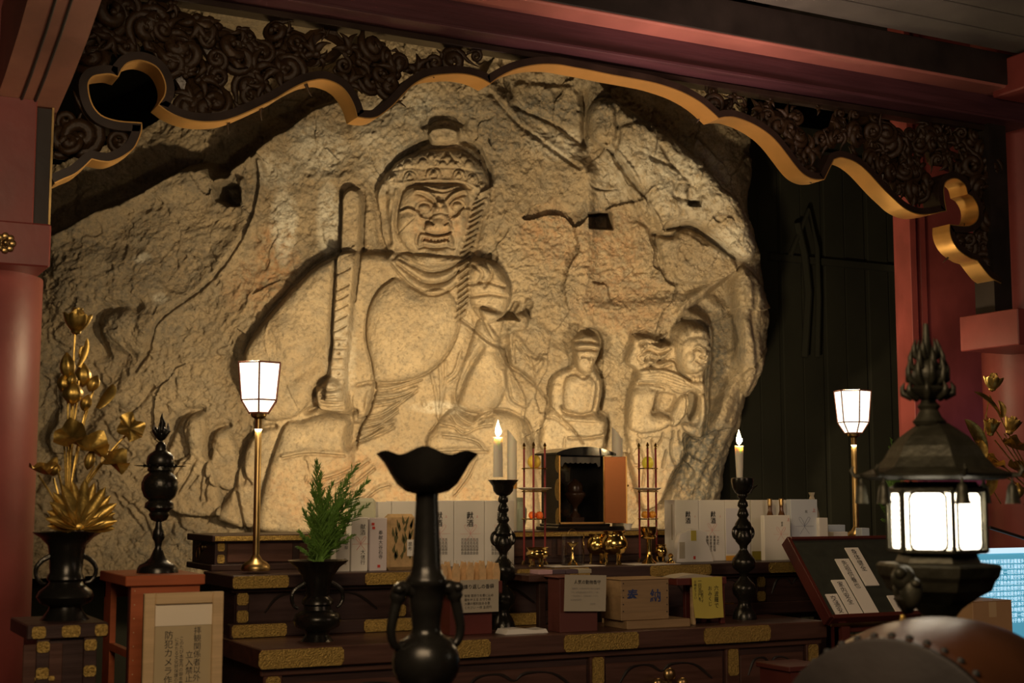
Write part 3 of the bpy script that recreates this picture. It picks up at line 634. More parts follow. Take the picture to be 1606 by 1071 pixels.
sx_ = rs_.uniform(-60, 1240, NS_); sy_ = rs_.uniform(100, 820, NS_); ta_ = rs_.uniform(-1, 1, NS_); tb_ = rs_.uniform(-1, 1, NS_); tc_ = rs_.uniform(-1, 1, NS_)
fxp = PX + fbm(PX, PY, 90, 91, 3) * 50; fyp = (PY + fbm(PX, PY, 90, 95, 3) * 50)
best = np.full(PX.shape, 1e9); fac = np.zeros_like(PX)
for k in range(NS_):
    ex = fxp - sx_[k]; ey = fyp - sy_[k]; d_ = ex * ex * 1.3 + ey * ey * .8; q_ = d_ < best; best = np.where(q_, d_, best)
    fac = np.where(q_, ta_[k] * ex * .00075 + tb_[k] * ey * .00075 + tc_[k] * .022, fac)
HGT += fac * sm * np.where(PX > 740, 1.0, .45)
# stains: red = lime bloom, green = iron, blue = dark lichen, grey slab and painted shade
def blob(lst):
    a = np.zeros_like(PX)
    for cx_, cy_, rx_, ry_, k in lst: a = np.maximum(a, k * np.clip(1.25 - ((PX - cx_) / rx_) ** 2 - ((PY - cy_) / ry_) ** 2, 0, 1))
    return np.clip(a + fbm(PX, PY, 30, 81, 4) * .35 * (a > 0), 0, 1)
MTH = (np.clip(1 - np.abs(PY - 376.5) / 4, 0, 1) * (PX > 666) * (PX < 707))
lime = blob([(445, 350, 22, 60, 1.2), (515, 350, 20, 60, 1.1), (500, 235, 50, 45, .8), (440, 270, 40, 30, .5), (600, 240, 50, 60, .45), (875, 225, 50, 30, .6), (1080, 280, 80, 70, .75), (1000, 250, 50, 40, .6), (1150, 380, 40, 30, .7),
             (640, 170, 70, 30, .5), (540, 560, 22, 80, .55), (690, 635, 40, 10, .6), (225, 405, 14, 10, .8), (255, 468, 12, 10, .8), (960, 280, 40, 40, .5)])
iron = .5 * MTH + blob([(430, 400, 40, 50, .7), (400, 450, 60, 50, .5), (870, 370, 60, 60, .45), (960, 400, 60, 80, .45), (980, 480, 80, 50, .4), (600, 760, 200, 60, .35), (950, 760, 130, 60, .35), (690, 330, 50, 60, .3)])
lich_shade = blob([(230, 440, 150, 120, .45), (855, 170, 70, 30, .8), (790, 200, 50, 60, .6), (640, 190, 60, 35, .5), (700, 175, 60, 30, .7), (945, 170, 30, 40, .8), (1000, 200, 40, 20, .6), (460, 205, 60, 20, .45), (110, 400, 60, 70, .5), (500, 410, 60, 30, .4),
             (180, 520, 30, 50, .5), (80, 640, 40, 120, .45), (250, 860, 80, 50, .5), (1130, 520, 60, 60, .5), (1100, 730, 60, 90, 1.0), (1125, 560, 26, 80, .8), (1200, 470, 40, 90, .4), (930, 340, 30, 30, .6), (300, 300, 200, 40, .4), (760, 270, 30, 70, .45), (650, 235, 30, 20, .6)])  # lower right blobs darken the grey slab and the attendant's shadow

QX = WX + DD.x * HGT; QY = WY + DD.y * HGT; QZ = WZ + DD.z * HGT
pos = np.stack([QX, QY, QZ], -1)
du = np.gradient(pos, axis=1); dv = np.gradient(pos, axis=0); nrm = np.cross(du, dv); nrm /= np.linalg.norm(nrm, axis=-1, keepdims=True)
org = np.array([*onrock(600, 830)]); org[2] = 0
cliff = thing('carved_cliff', 'pale tan rock cliff carved with fierce seated deity, small buddha and praying attendant', 'rock carving', tuple(org))
ci = (PX[:-1, :-1] + PX[1:, 1:]) / 2; cj = (PY[:-1, :-1] + PY[1:, 1:]) / 2
lab = np.zeros(ci.shape, int); lab[(sdO[:-1, :-1] < 0)] = -1
headc = HEAD
def mark(pts, k, sp=5):
    pts = spline(pts, sp, True) if sp else pts
    _, ins = dpoly(ci, cj, pts, True); lab[ins & (lab >= 0)] = k
mark(BODY, 1, 0); mark(HEAD + [], 2); mark(zf((390, 180), (430, 140), (520, 135), (580, 165), (560, 235), (500, 290), (430, 250), (400, 220)), 2)
mark(SW, 3, 0); mark(SB, 4); mark(AT, 5); mark(LF1, 6); mark(LF2, 7)
lab[dpoly(ci, cj, [(-300, -200), (262, -200), (250, 120), (235, 168), (180, 205), (60, 250), (-300, 260)], True)[1]] = -1
def cliff_part(k, name, parent, label=None):
    ys, xs = np.nonzero(lab == k); a = ys * NU + xs; q = np.stack([a, a + 1, a + NU + 1, a + NU], 1)
    used, inv = np.unique(q, return_inverse=True); q = inv.reshape(-1, 4)
    co = pos.reshape(-1, 3)[used] - np.array(wloc(parent)); nn = nrm.reshape(-1, 3)[used]
    me = bpy.data.meshes.new(name); me.vertices.add(len(used)); me.vertices.foreach_set('co', co.ravel())
    me.loops.add(q.size); me.loops.foreach_set('vertex_index', q.ravel().astype(np.int32))
    me.polygons.add(len(q)); me.polygons.foreach_set('loop_start', np.arange(0, q.size, 4, dtype=np.int32)); 
    me.polygons.foreach_set('use_smooth', np.ones(len(q), bool)); me.update(calc_edges=True)
    me.normals_split_custom_set_from_vertices(nn.tolist())
    at_ = me.attributes.new('stain', 'FLOAT_COLOR', 'POINT')
    cc = np.stack([np.clip(lime, 0, 1).ravel()[used], iron.ravel()[used], lich_shade.ravel()[used], np.clip(SMO, 0, 1).ravel()[used]], 1); at_.data.foreach_set('color', cc.ravel())
    me.materials.append(STONE); o = bpy.data.objects.new(name, me); COL.objects.link(o); o.parent = parent
    if label: o['label'] = label
    return o
cliff_part(0, 'rock_face', cliff)
deity = cliff_part(1, 'deity_body', cliff, 'carved bare-chested seated deity with neck folds and sash')
cliff_part(2, 'head', deity, 'glaring carved head with curled hair and bared fangs')
cliff_part(3, 'sword', deity, 'upright carved stone sword')
cliff_part(4, 'buddha_figure', cliff, 'small carved buddha seated with hands in lap')
cliff_part(5, 'attendant_figure', cliff, 'carved attendant standing with palms joined')
cliff_part(6, 'worn_figure', cliff, 'worn small robed figure behind the left lamp')
cliff_part(7, 'worn_figure', cliff, 'second worn small figure at far lower left')
# ------------------------------------------------------------------ pillars, beams, back wall timbers
def tX(x, y=500): r = ray(x, y); return r.x / r.y
def X_at(px, py, Y): return at(px, py, Y).x
def Z_at(px, py, Y): return at(px, py, Y).z
# left pillar
cpl = at(-62, 600, 5.75)
struct('pillar_left', MB().lathe([(.285, 0), (.285, Z_at(60, 418, 5.35))], (cpl.x, 5.75, 0), 40), M['red'], True)
xb = X_at(80, 380, 5.35)
bl = MB().box((xb - .8, 5.35, Z_at(60, 418, 5.35)), (xb, 5.80, Z_at(60, 350, 5.35)), bev=.006)
blo = struct('pillar_block_left', bl, M['red'])
m_ = MB(); ce = at(8, 381, 5.345)
for k in range(8):
    a = k * math.pi / 4; m_.ball((ce.x + .026 * math.cos(a), 5.342, ce.z + .026 * math.sin(a)), (.013, .008, .013), 8, 5)
m_.ball((ce.x, 5.337, ce.z), (.014, .014, .014), 10, 6)
m_.lathe([(.022, 0), (.022, .005)], seg=16, T=Matrix.Translation((ce.x, 5.349, ce.z)) @ Matrix.Rotation(math.pi / 2, 4, 'X'))
m_.build('brass_rosette', M['oldbrass'], blo, True)
xl0 = X_at(50, 300, 5.56); xl1 = X_at(78, 300, 5.56)
pl = struct('transom_post_left', MB().box((xl0, 5.56, Z_at(60, 352, 5.56)), (xl1, 5.70, 3.7)), M['dark'])
MB().box((xl1 - .004, 5.545, Z_at(60, 352, 5.56)), (xl1 + .004, 5.56, 3.7)).build('gilt_strip', M['oldbrass'], pl)
struct('pillar_face_left', MB().box((xl0 - .5, 5.50, Z_at(30, 352, 5.50)), (xl0, 5.72, 4.2), bev=.004), M['red'])
# right pillar, block and post
struct('pillar_right', MB().lathe([(.27, 0), (.27, 5.2)], (X_at(1618, 600, 5.85), 5.85, 0), 40), M['red'], True)
XR = 5.76; yn, yf = XR / tX(1597, 515), XR / tX(1505, 520)
struct('pillar_block_right', MB().box((XR, yn, Z_at(1597, 540, yn)), (XR + .6, yf, Z_at(1597, 483, yn)), bev=.005), M['red'])
xr0, xr1 = X_at(1545, 300, 5.62), X_at(1572, 300, 5.62)
struct('transom_post_right', MB().box((xr0, 5.58, Z_at(1555, 492, 5.6)), (xr1, 5.72, 3.6)), M['dark'])
# square timber wall behind on the right
Yw = 6.75
wz = MB().box((X_at(1443, 600, Yw), Yw, 0), (X_at(1443, 600, Yw) + 1.6, Yw + .2, 4.6)); struct('wall_panel_right', wz, M['red'])
struct('trim_1', MB().box((X_at(1424, 450, Yw), Yw - .03, 0), (X_at(1434, 450, Yw), Yw + .1, 4.6), bev=.003), M['red'])
struct('trim_2', MB().box((X_at(1434, 450, Yw), Yw + .05, 0), (X_at(1444, 450, Yw), Yw + .1, 4.6)), M['dark'])
struct('trim_3', MB().box((X_at(1443, 450, Yw), Yw - .012, 0), (X_at(1452, 450, Yw), Yw, 4.6), bev=.002), M['red'])
# dim timbers and planks standing in the cave mouth, right
Yv = 9.2
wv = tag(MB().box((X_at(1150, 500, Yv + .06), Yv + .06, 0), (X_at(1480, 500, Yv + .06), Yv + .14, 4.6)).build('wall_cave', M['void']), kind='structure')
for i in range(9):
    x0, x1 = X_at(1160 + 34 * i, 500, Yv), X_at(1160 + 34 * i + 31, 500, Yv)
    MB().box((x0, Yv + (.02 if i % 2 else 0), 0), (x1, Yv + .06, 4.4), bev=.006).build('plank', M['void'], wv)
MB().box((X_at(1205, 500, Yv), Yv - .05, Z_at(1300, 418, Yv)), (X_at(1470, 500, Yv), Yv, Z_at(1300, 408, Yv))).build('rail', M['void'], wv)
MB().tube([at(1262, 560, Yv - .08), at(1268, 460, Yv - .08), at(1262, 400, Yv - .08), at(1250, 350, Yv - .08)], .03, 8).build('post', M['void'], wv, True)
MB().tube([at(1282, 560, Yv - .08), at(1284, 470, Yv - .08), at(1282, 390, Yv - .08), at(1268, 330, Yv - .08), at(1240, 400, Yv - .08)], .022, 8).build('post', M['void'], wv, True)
# lintel above the transom: three timbers stepping forward
zA = Z_at(1040, 100, 5.5); zB = Z_at(1000, 52, 5.5)
XL, XRR = .3, 6.1
struct('beam_lower', MB().box((XL, 5.5, zA), (XRR, 5.78, zB + .02), bev=.006), M['beam'])
MB().box((XL, 5.475, zA - .004), (XRR, 5.50, zA + .012), bev=.003).build('beam_moulding', M['beam'], bpy.data.objects['beam_lower'])
dz = 20 / (780 - 45) * 5.5
struct('beam_upper', MB().box((XL, 5.5 - dz, zB), (XRR, 5.8, zB + .17), bev=.008), M['salmon'])
struct('beam_upper_face', MB().box((XL, 5.5 - dz - .012, zB + .012), (XRR, 5.5 - dz, zB + .18), bev=.003), M['dark'])
so = tag(MB().box((.3, 4.2, zB + .20), (6.1, 5.5 - dz - .02, zB + .215)).build('soffit', M['dark']), kind='structure')
for i in range(5):
    MB().box((.3, 4.22 + i * .22, zB + .178), (6.1, 4.22 + i * .22 + .205, zB + .20), bev=.004).build('soffit_board', M['ceil'], so)
# cross beam coming forward at the right pillar
XC = X_at(1566, 120, 5.4)
struct('cross_beam_right', MB().box((XC, 3.2, Z_at(1566, 150, 5.4)), (XC + .3, 5.45, Z_at(1566, 95, 5.4)), bev=.008), M['red'])
struct('cross_beam_upper', MB().box((XC + .02, 3.2, Z_at(1566, 20, 5.4)), (XC + .3, 5.45, Z_at(1566, -60, 5.4)), bev=.008), M['brace'])
# curved brace at top left, rising toward the visitors
P0 = at(28, 120, 5.62); Xb = P0.x; mb = MB(); secs = []
pts = [(5.72, 230), (5.60, 176), (5.3, 120), (5.0, 50), (4.7, -40), (4.3, -180)]
for Y, yy_ in pts:
    zc_ = Z_at(60, yy_, Y); secs.append((Y, zc_))
hw = .115
vs = []
for Y, z in secs: vs += [(Xb - hw + .03, Y, z), (Xb + hw + .03, Y, z), (Xb + hw + .03, Y, z + .34), (Xb - hw + .03, Y, z + .34)]
fs = [(0, 1, 2, 3), tuple(4 * (len(secs) - 1) + k for k in (3, 2, 1, 0))]
for i in range(len(secs) - 1):
    for k in range(4): fs.append((4 * i + k, 4 * i + (k + 1) % 4, 4 * i + 4 + (k + 1) % 4, 4 * i + 4 + k))
mb.add(vs, fs); br = struct('brace_left', mb, M['brace'])
g = MB()
for off in (-.03, .02):
    g.tube([(Xb + .03 + off, Y - .0, z - .001) for Y, z in secs[1:]], .006, 6)
g.build('brace_groove', M['dark'], br)

# ------------------------------------------------------------------ openwork transom with gilded lower edge
YB = 5.70; YF = 5.575
path_px = [(77, 297), (92, 290), (108, 283), (122, 272), (134, 260), 'c', (147, 263), (161, 264), (176, 259), (188, 252), (199, 243), (206, 230), (211, 215), (211, 204), 'c', (198, 203), (182, 202), (165, 199), (148, 192), (136, 178), (130, 160), (129, 143), (136, 133), (148, 130), (162, 129), (175, 133), 'c',
           (180, 122), (188, 113), (198, 109), (210, 108), (224, 112), (236, 120), (244, 133), (248, 148), (246, 162), (237, 176), 'c', (249, 185), (262, 192), (282, 199), (303, 202), (320, 202), (338, 200), (355, 195), (372, 188), (396, 177), (420, 165), (441, 152), (461, 142), (475, 138), (490, 136), (506, 140), (520, 148), (531, 161), (539, 177), (544, 194), 'c',
           (556, 196), (567, 196), (579, 192), (597, 178), (608, 167), (618, 156), (631, 144), (646, 135), (661, 130), (680, 128), (700, 127), (718, 129), (735, 134), (750, 142), 'c', (762, 133), (775, 126), (789, 120), (804, 116), (821, 113), (838, 112), (858, 113), (880, 117), (903, 121), (937, 128), (971, 134), (1006, 141), (1038, 151), (1058, 160), (1075, 170), (1090, 182), (1104, 195), 'c',
           (1113, 193), (1127, 193), (1141, 197), (1156, 203), (1170, 211), (1184, 221), (1196, 233), (1208, 248), (1220, 264), (1231, 277), (1242, 285), (1254, 289), (1268, 289), 'c', (1283, 258), (1293, 255), (1303, 257), (1314, 261), (1325, 268), (1337, 279), (1348, 291), (1362, 306), (1378, 321), (1389, 331), (1401, 338), (1412, 342), (1424, 343), (1440, 341), (1458, 337), 'c',
           (1455, 320), (1454, 305), (1456, 294), (1462, 289), (1469, 287), (1476, 288), (1483, 293), (1488, 299), (1491, 311), 'c', (1498, 315), (1503, 322), (1507, 331), (1508, 341), (1506, 350), (1501, 356), (1492, 360), (1478, 360), (1463, 358), 'c', (1463, 368), (1465, 378), (1470, 389), (1477, 398), (1486, 405), (1496, 411), 'c', (1506, 414), (1518, 430), (1528, 441), (1543, 449)]
seg_, sm_px = [], []
for p in path_px + ['c']:
    if p == 'c': sm_px += spline(seg_, 3); seg_ = []
    else: seg_.append(p)
tw_pts = [at(*p, YB) for p in sm_px]
tp = [(p.x, p.z) for p in tw_pts]
zt_ = zA - .006
panel = tp + [(tp[-1][0] + .02, zt_), (tp[0][0] - .0, zt_)]
# offsets toward the panel
n_ = len(tp); nor = []
for i in range(n_):
    a = tp[max(0, i - 1)]; b = tp[min(n_ - 1, i + 1)]; d = math.hypot(b[0] - a[0], b[1] - a[1]) + 1e-9
    nor.append((-(b[1] - a[1]) / d, (b[0] - a[0]) / d))
ctr = thing('openwork_transom', 'dark carved cloud-scroll openwork panel with gilded scalloped lower edge under maroon lintel', 'transom', (tp[180][0], YF, tp[180][1]))
def band(o0, o1, y0, y1):
    vs = []; fs = []
    for i in range(n_):
        x, z = tp[i]; nx, nz = nor[i]
        for o in (o0, o1):
            for y in (y0, y1): vs.append((x + nx * o, y, z + nz * o))
    for i in range(n_ - 1):
        a = 4 * i; b = a + 4
        fs += [(a, b, b + 1, a + 1), (a + 2, a + 3, b + 3, b + 2), (a, a + 2, b + 2, b), (a + 1, b + 1, b + 3, a + 3)]
    fs += [(0, 1, 3, 2), (4 * n_ - 4, 4 * n_ - 2, 4 * n_ - 1, 4 * n_ - 3)]
    return MB().add(vs, fs)
rimo = band(.003, .036, YF, YB).build('scalloped_rim', M['rim'], ctr, True, 40)
band(-.002, .003, YF - .001, YB + .001).build('gilded_edge', M['rimgold'], rimo, True, 40)
random.seed(5)
def inpoly(x, z, poly):
    c = False; n = len(poly)
    for i in range(n):
        x0, z0 = poly[i]; x1, z1 = poly[(i + 1) % n]
        if (z0 > z) != (z1 > z) and x < x0 + (z - z0) * (x1 - x0) / (z1 - z0): c = not c
    return c
def dist(x, z):
    return min(math.hypot(x - a, z - b) for a, b in tp)
def scroll_mesh(k):
    rnd = random.Random(k); mb = MB(); R = 1.0; turns = 1.35 + .3 * rnd.random(); N = 20; pts = []; rr = []
    for i in range(N + 1):
        t = i / N; a = t * turns * 2 * math.pi; r = R * (.16 + .74 * t); pts.append((r * math.cos(a), -.30 * (1 - t), r * math.sin(a))); rr.append(.36 - .10 * t)
    a = turns * 2 * math.pi; ex, ez = pts[-1][0], pts[-1][2]; tx, tz = -math.sin(a), math.cos(a)
    for j in range(1, 5): pts.append((ex + tx * .34 * j + math.cos(a) * .03 * j * j, .02 * j, ez + tz * .34 * j + math.sin(a) * .03 * j * j)); rr.append(.20 - .042 * j)
    mb.tube(pts, rr, 6); mb.ball((0, -.34, 0), (.2, .2, .2), 7, 4)
    if k % 2:
        for j in (0, 1):
            b = 1.5 + 2.4 * j + k; mb.tube([(math.cos(b) * .8, .05, math.sin(b) * .8), (math.cos(b + .3) * 1.25, -.05, math.sin(b + .3) * 1.25), (math.cos(b + .8) * 1.42, .0, math.sin(b + .8) * 1.42)], [.2, .19, .05], 6)
    me = bpy.data.meshes.new('cloud_scroll'); me.from_pydata(mb.v, [], mb.f); me.polygons.foreach_set('use_smooth', [True] * len(me.polygons)); me.materials.append(M['carve']); return me
def leaf_mesh(k):
    rnd = random.Random(k); mb = MB()
    for j in range(4):
        a0 = -.7 + j * .5; L = 1.5 - .2 * abs(j - 1.5); P = []
        for i in range(7): t = i / 6; a = a0 + .9 * t * (1 if j % 2 else -.6); P.append((L * t * math.cos(a) - .6, -.25 * math.sin(t * 3), L * t * math.sin(a)))
        mb.tube(P, [.10, .22, .27, .24, .18, .10, .03], 6)
    mb.ball((-.6, -.1, 0), (.3, .25, .3), 8, 5)
    me = bpy.data.meshes.new('cloud_scroll'); me.from_pydata(mb.v, [], mb.f); me.polygons.foreach_set('use_smooth', [True] * len(me.polygons)); me.materials.append(M['carve']); return me
SCR = [scroll_mesh(k) for k in range(5)] + [leaf_mesh(k) for k in range(3)]
cnt = 0; xmin, xmax = tp[0][0], tp[-1][0]; st = .084; rows = int((zt_ - 2.6) / (st * .87)) + 2; spots = []
for j in range(rows):
    for i in range(int((xmax - xmin) / st) + 2):
        x = xmin + i * st + (j % 2) * st / 2 + random.uniform(-.032, .032); z = 2.63 + j * st * .87 + random.uniform(-.032, .032)
        if inpoly(x, z, panel) and dist(x, z) > .055 and z < zt_ - .045 and random.random() > .04: spots.append((x, z))
random.shuffle(spots)
left_extra = []
for (x, z) in spots[:298]:
    o = bpy.data.objects.new('cloud_scroll', random.choice(SCR)); COL.objects.link(o); o.parent = ctr
    s = random.choice((.045, .055, .065, .075)) * random.uniform(.9, 1.1) * (1.12 if x < 2.0 else 1)
    mid = 1.25 < x < 4.9
    o.location = Vector((x, YF + .06 + random.uniform(-.01, .025), z)) - Vector(ctr.location); o.rotation_euler = (random.uniform(-.5, .5), random.uniform(0, 6.28), random.uniform(-.45, .45))
    s = min(s, max(.034, dist(x, z) * .95), (zt_ - .008 - z) * .82); o.scale = (s * random.choice((-1, 1)), s, s)
MB().box((tp[0][0], YF + .03, zt_ - .028), (tp[-1][0] + .02, YB - .01, zt_), bev=.003).build('top_rail', M['rim'], ctr)
# vines joining the scrolls (joined, too small to pick apart)
vm = MB()
for (x, z) in spots:
    for (x2, z2) in random.sample(spots, 60):
        d = math.hypot(x - x2, z - z2)
        if .05 < d < .15:
            vm.tube([(x, YF + .10, z), ((x + x2) / 2 + random.uniform(-.02, .02), YF + .095, (z + z2) / 2 + random.uniform(-.02, .02)), (x2, YF + .10, z2)], [.02, .026, .02], 5)
tag(vm.build('vine_lattice', M['carve'], ctr, True), kind='stuff')

print('SPOTS', len(spots))
# ------------------------------------------------------------------ the stepped altar
Z1, Z2, Z3 = .963, 1.203, 1.348
def plate_mb(x0, x1, z0, z1, y, th=.004):
    mb = MB(); h = (z1 - z0); e = min(.2 * h, (x1 - x0) * .2)
    pts = [(x0, z0 + e), (x0 + e * .8, z0), (x1 - e * .8, z0), (x1, z0 + e), (x1 + (0), (z0 + z1) / 2), (x1, z1 - e), (x1 - e * .8, z1), (x0 + e * .8, z1), (x0, z1 - e), (x0, (z0 + z1) / 2)]
    mb.prism(pts, y - th, y)
    for x in (x0 + h * .25, x1 - h * .25):
        if x1 - x0 > h: mb.ball((x, y - th, (z0 + z1) / 2), (.005, .003, .005), 8, 4)
    return mb
def plates(lst, z0, z1, Y, par):
    for p0, p1 in lst: plate_mb(X_at(p0, 950, Y), X_at(p1, 950, Y), z0, z1, Y).build('gilt_plate', M['plate'], par)
def carved_wave(x0, x1, zc_, y, par):
    mb = MB(); n = max(1, int((x1 - x0) / .32))
    for k in range(n):
        a = x0 + (x1 - x0) * (k + .08) / n; b = x0 + (x1 - x0) * (k + .92) / n; L = b - a
        p = spline([(a, zc_ - .05), (a + .12 * L, zc_ + .012), (a + .32 * L, zc_ + .02), (a + .45 * L, zc_ - .008), (a + .55 * L, zc_ + .018), (a + .8 * L, zc_ + .012), (b, zc_ - .05)], 4)
        mb.tube([(x, y, z) for x, z in p], [.0035 + .003 * math.sin(i * .5) ** 2 for i in range(len(p))], 5)
    mb.build('carved_cloud_line', M['dark'], par)
X1a, X1b = X_at(407, 1019, 5.0), 4.14
t1 = thing('altar_step', 'lowest brown lacquered altar step with gilt plates, candlesticks standing on it', 'altar', ((X1a + X1b) / 2, 5.2, 0), 'lacquered altar steps')
MB().box((X1a, 4.985, Z1 - .072), (X1b, 5.78, Z1), bev=.004).build('top_board', M['lacq'], t1)
MB().box((X1a + .03, 5.03, 0), (X1b - .03, 5.75, Z1 - .072)).build('body', M['lacqd'], t1)
MB().box((X1a + .01, 5.012, Z1 - .10), (X1b - .01, 5.03, Z1 - .072), bev=.004).build('moulding', M['lacq'], t1)
plates([(407, 540), (640, 769), (884, 1001), (1103, 1207)], Z1 - .070, Z1 - .004, 4.985, t1)
xs = [X_at(430, 1060, 5.0), X_at(690, 1050, 5.0), X_at(940, 1040, 5.0), X_at(1152, 1020, 5.0), X1b - .06]
for i, x in enumerate(xs):
    p = MB().box((x - .035, 5.012, 0), (x + .035, 5.03, Z1 - .10), bev=.003).build('post', M['lacq'], t1)
    plate_mb(x - .027, x + .027, Z1 - .21, Z1 - .10, 5.012).build('gilt_plate', M['plate'], p)
for a, b in zip(xs[:-1], xs[1:]):
    MB().box((a + .045, 5.022, .1), (b - .045, 5.03, Z1 - .13), bev=.004).build('panel', M['lacq'], t1); carved_wave(a + .06, b - .06, Z1 - .165, 5.021, t1)
X2a = X_at(363, 901, 5.4); X2b = 4.60
t2 = thing('altar_step', 'middle lacquered altar step with gilt plates, carrying the lamp, boxes and brass vessels', 'altar', ((X2a + X2b) / 2, 5.5, Z1), 'lacquered altar steps')
MB().box((X2a, 5.385, Z2 - .052), (X2b, 5.80, Z2), bev=.004).build('top_board', M['lacqd'], t2)
MB().box((X2a + .03, 5.45, Z1), (X2b - .03, 5.79, Z2 - .052)).build('body', M['lacqd'], t2)
MB().box((X2a + .0, 5.40, Z1), (X2b - .0, 5.45, Z1 + .055), bev=.005).build('moulding', M['lacqd'], t2)
MB().box((X2a + .01, 5.42, Z2 - .068), (X2b - .01, 5.45, Z2 - .052), bev=.004).build('moulding', M['lacqd'], t2)
plates([(364, 452), (572, 700), (810, 925), (1020, 1116), (1207, 1300)], Z2 - .050, Z2 - .003, 5.385, t2)
plates([(364, 450), (571, 690), (790, 850)], Z1 + .003, Z1 + .052, 5.40, t2)
xs = [X_at(378, 950, 5.45), X_at(625, 950, 5.45), X_at(870, 950, 5.45), X_at(1190, 950, 5.45), X2b - .06]
for x in xs:
    p = MB().box((x - .024, 5.43, Z1 + .055), (x + .024, 5.45, Z2 - .068), bev=.002).build('post', M['lacqd'], t2)
    for z in (Z1 + .058, Z2 - .116): plate_mb(x - .023, x + .023, z, z + .046, 5.43).build('gilt_plate', M['plate'], p)
for a, b in zip(xs[:-1], xs[1:]): carved_wave(a + .05, b - .05, Z2 - .10, 5.449, t2)
X3a = X_at(336, 838, 5.75); X3b = 3.92; Y3b = X3a / tX(307); print('Y3b', Y3b)
t3 = thing('altar_step', 'back lacquered altar step with thin gilt front edge, closest to the cliff', 'altar', ((X3a + X3b) / 2, 5.85, Z2), 'lacquered altar steps')
MB().box((X3a - .01, 5.74, Z3 - .028), (X3b, Y3b + .02, Z3), bev=.003).build('top_board', M['lacqd'], t3)
MB().box((X3a + .01, 5.77, Z2), (X3b - .02, Y3b, Z3 - .028)).build('body', M['lacqd'], t3)
MB().box((X3a - .01, 5.75, Z2), (X3b, Y3b + .02, Z2 + .025), bev=.003).build('moulding', M['lacqd'], t3)
MB().box((X3a + .0, 5.735, Z3 - .024), (X3b, 5.74, Z3 - .004), bev=.001).build('gilt_edge', M['plate'], t3)
for z in (Z2 + .03, Z3 - .066): plate_mb(X3a + .02, X3a + .05, z, z + .035, 5.77).build('gilt_plate', M['plate'], t3)
for k in range(7): MB().box((X3a + .06 + k * .31, 5.762, Z2 + .032), (X3a + .34 + k * .31, 5.77, Z3 - .036), bev=.003).build('panel', M['lacq'], t3)
rg = MB(); yy_ = (5.80 + Y3b) / 2
rg.lathe([(.02, 0), (.02, .006), (.008, .012), (.001, .014)], seg=14, T=Matrix.Translation((X3a + .008, yy_, Z2 + .09)) @ Matrix.Rotation(-math.pi / 2, 4, 'Y'))
rg.tube([(X3a - .008, yy_ + .026 * math.cos(a), Z2 + .066 + .03 * math.sin(a)) for a in np.linspace(0, 6.28, 17)], .003, 6); rg.build('ring_handle', M['oldbrass'], t3, True)
# tall gilt bosses low on the front step
gb = thing('brass_boss', 'cluster of brass ball knobs low on the front of the altar', 'ornament', at(1050, 1071, 4.97))
for (px, py, r) in ((1050, 1058, 11), (1031, 1073, 10), (1070, 1072, 10), (1050, 1086, 10)):
    p = at(px, py, 4.93); s = sc(px, py, 4.93); MB().ball(p, (r * s, .018, r * s), 16, 8).build('knob', M['oldbrass'], gb, True)
MB().lathe([(.012, 0), (.012, .07)], (0, 0, 0), 10, T=Matrix.Translation(at(1050, 1071, 4.94)) @ Matrix.Rotation(-math.pi / 2, 4, 'X')).build('stem', M['oldbrass'], gb, True)

# ------------------------------------------------------------------ candlesticks
def candlestick(px, py, z, label, dish, k=1.0):
    b = atz(px, py, z); b = at(px, py, min(b.y, 5.29)); b.z = z; s = sc(px, py, b.y) * k
    t = thing('bronze_candlestick', label, 'candlestick', b, 'black bronze altar candlesticks')
    Y = 980
    low = [(6, 774), (8, 779), (8, 783), (5, 786), (8, 792), (9, 797), (6, 801), (8, 806), (10, 812), (7, 817), (13, 826), (15, 833), (11, 838), (15, 848), (13, 855), (7, 862), (6, 868), (10, 874), (18, 883), (20, 890), (18, 898), (8, 906), (6, 912), (11, 918), (18, 925), (20, 932), (18, 941), (11, 949), (10, 957), (15, 964), (18, 971), (20, 978), (20, 981)]
    f = prof_px(low[::-1], s, 981); MB().lathe(f, b, 28).build('stem', M['bronzefig'], t, True, 50)
    d = prof_px(dish[::-1], s, 981)
    MB().lathe(d, b, 36, wav=0).build('drip_dish', M['bronze'], t, True, 50)
    for sg in (-1, 1):
        pts = [(b.x + sg * (12 + 8 * math.sin(a)) * s, b.y, b.z + (981 - (840 + 10 * math.cos(a) * -1)) * s) for a in np.linspace(-.4, 3.6, 12)]
        MB().tube(pts, 2.8 * s, 7).build('ear_handle', M['bronzefig'], t, True)
    return t, b, s
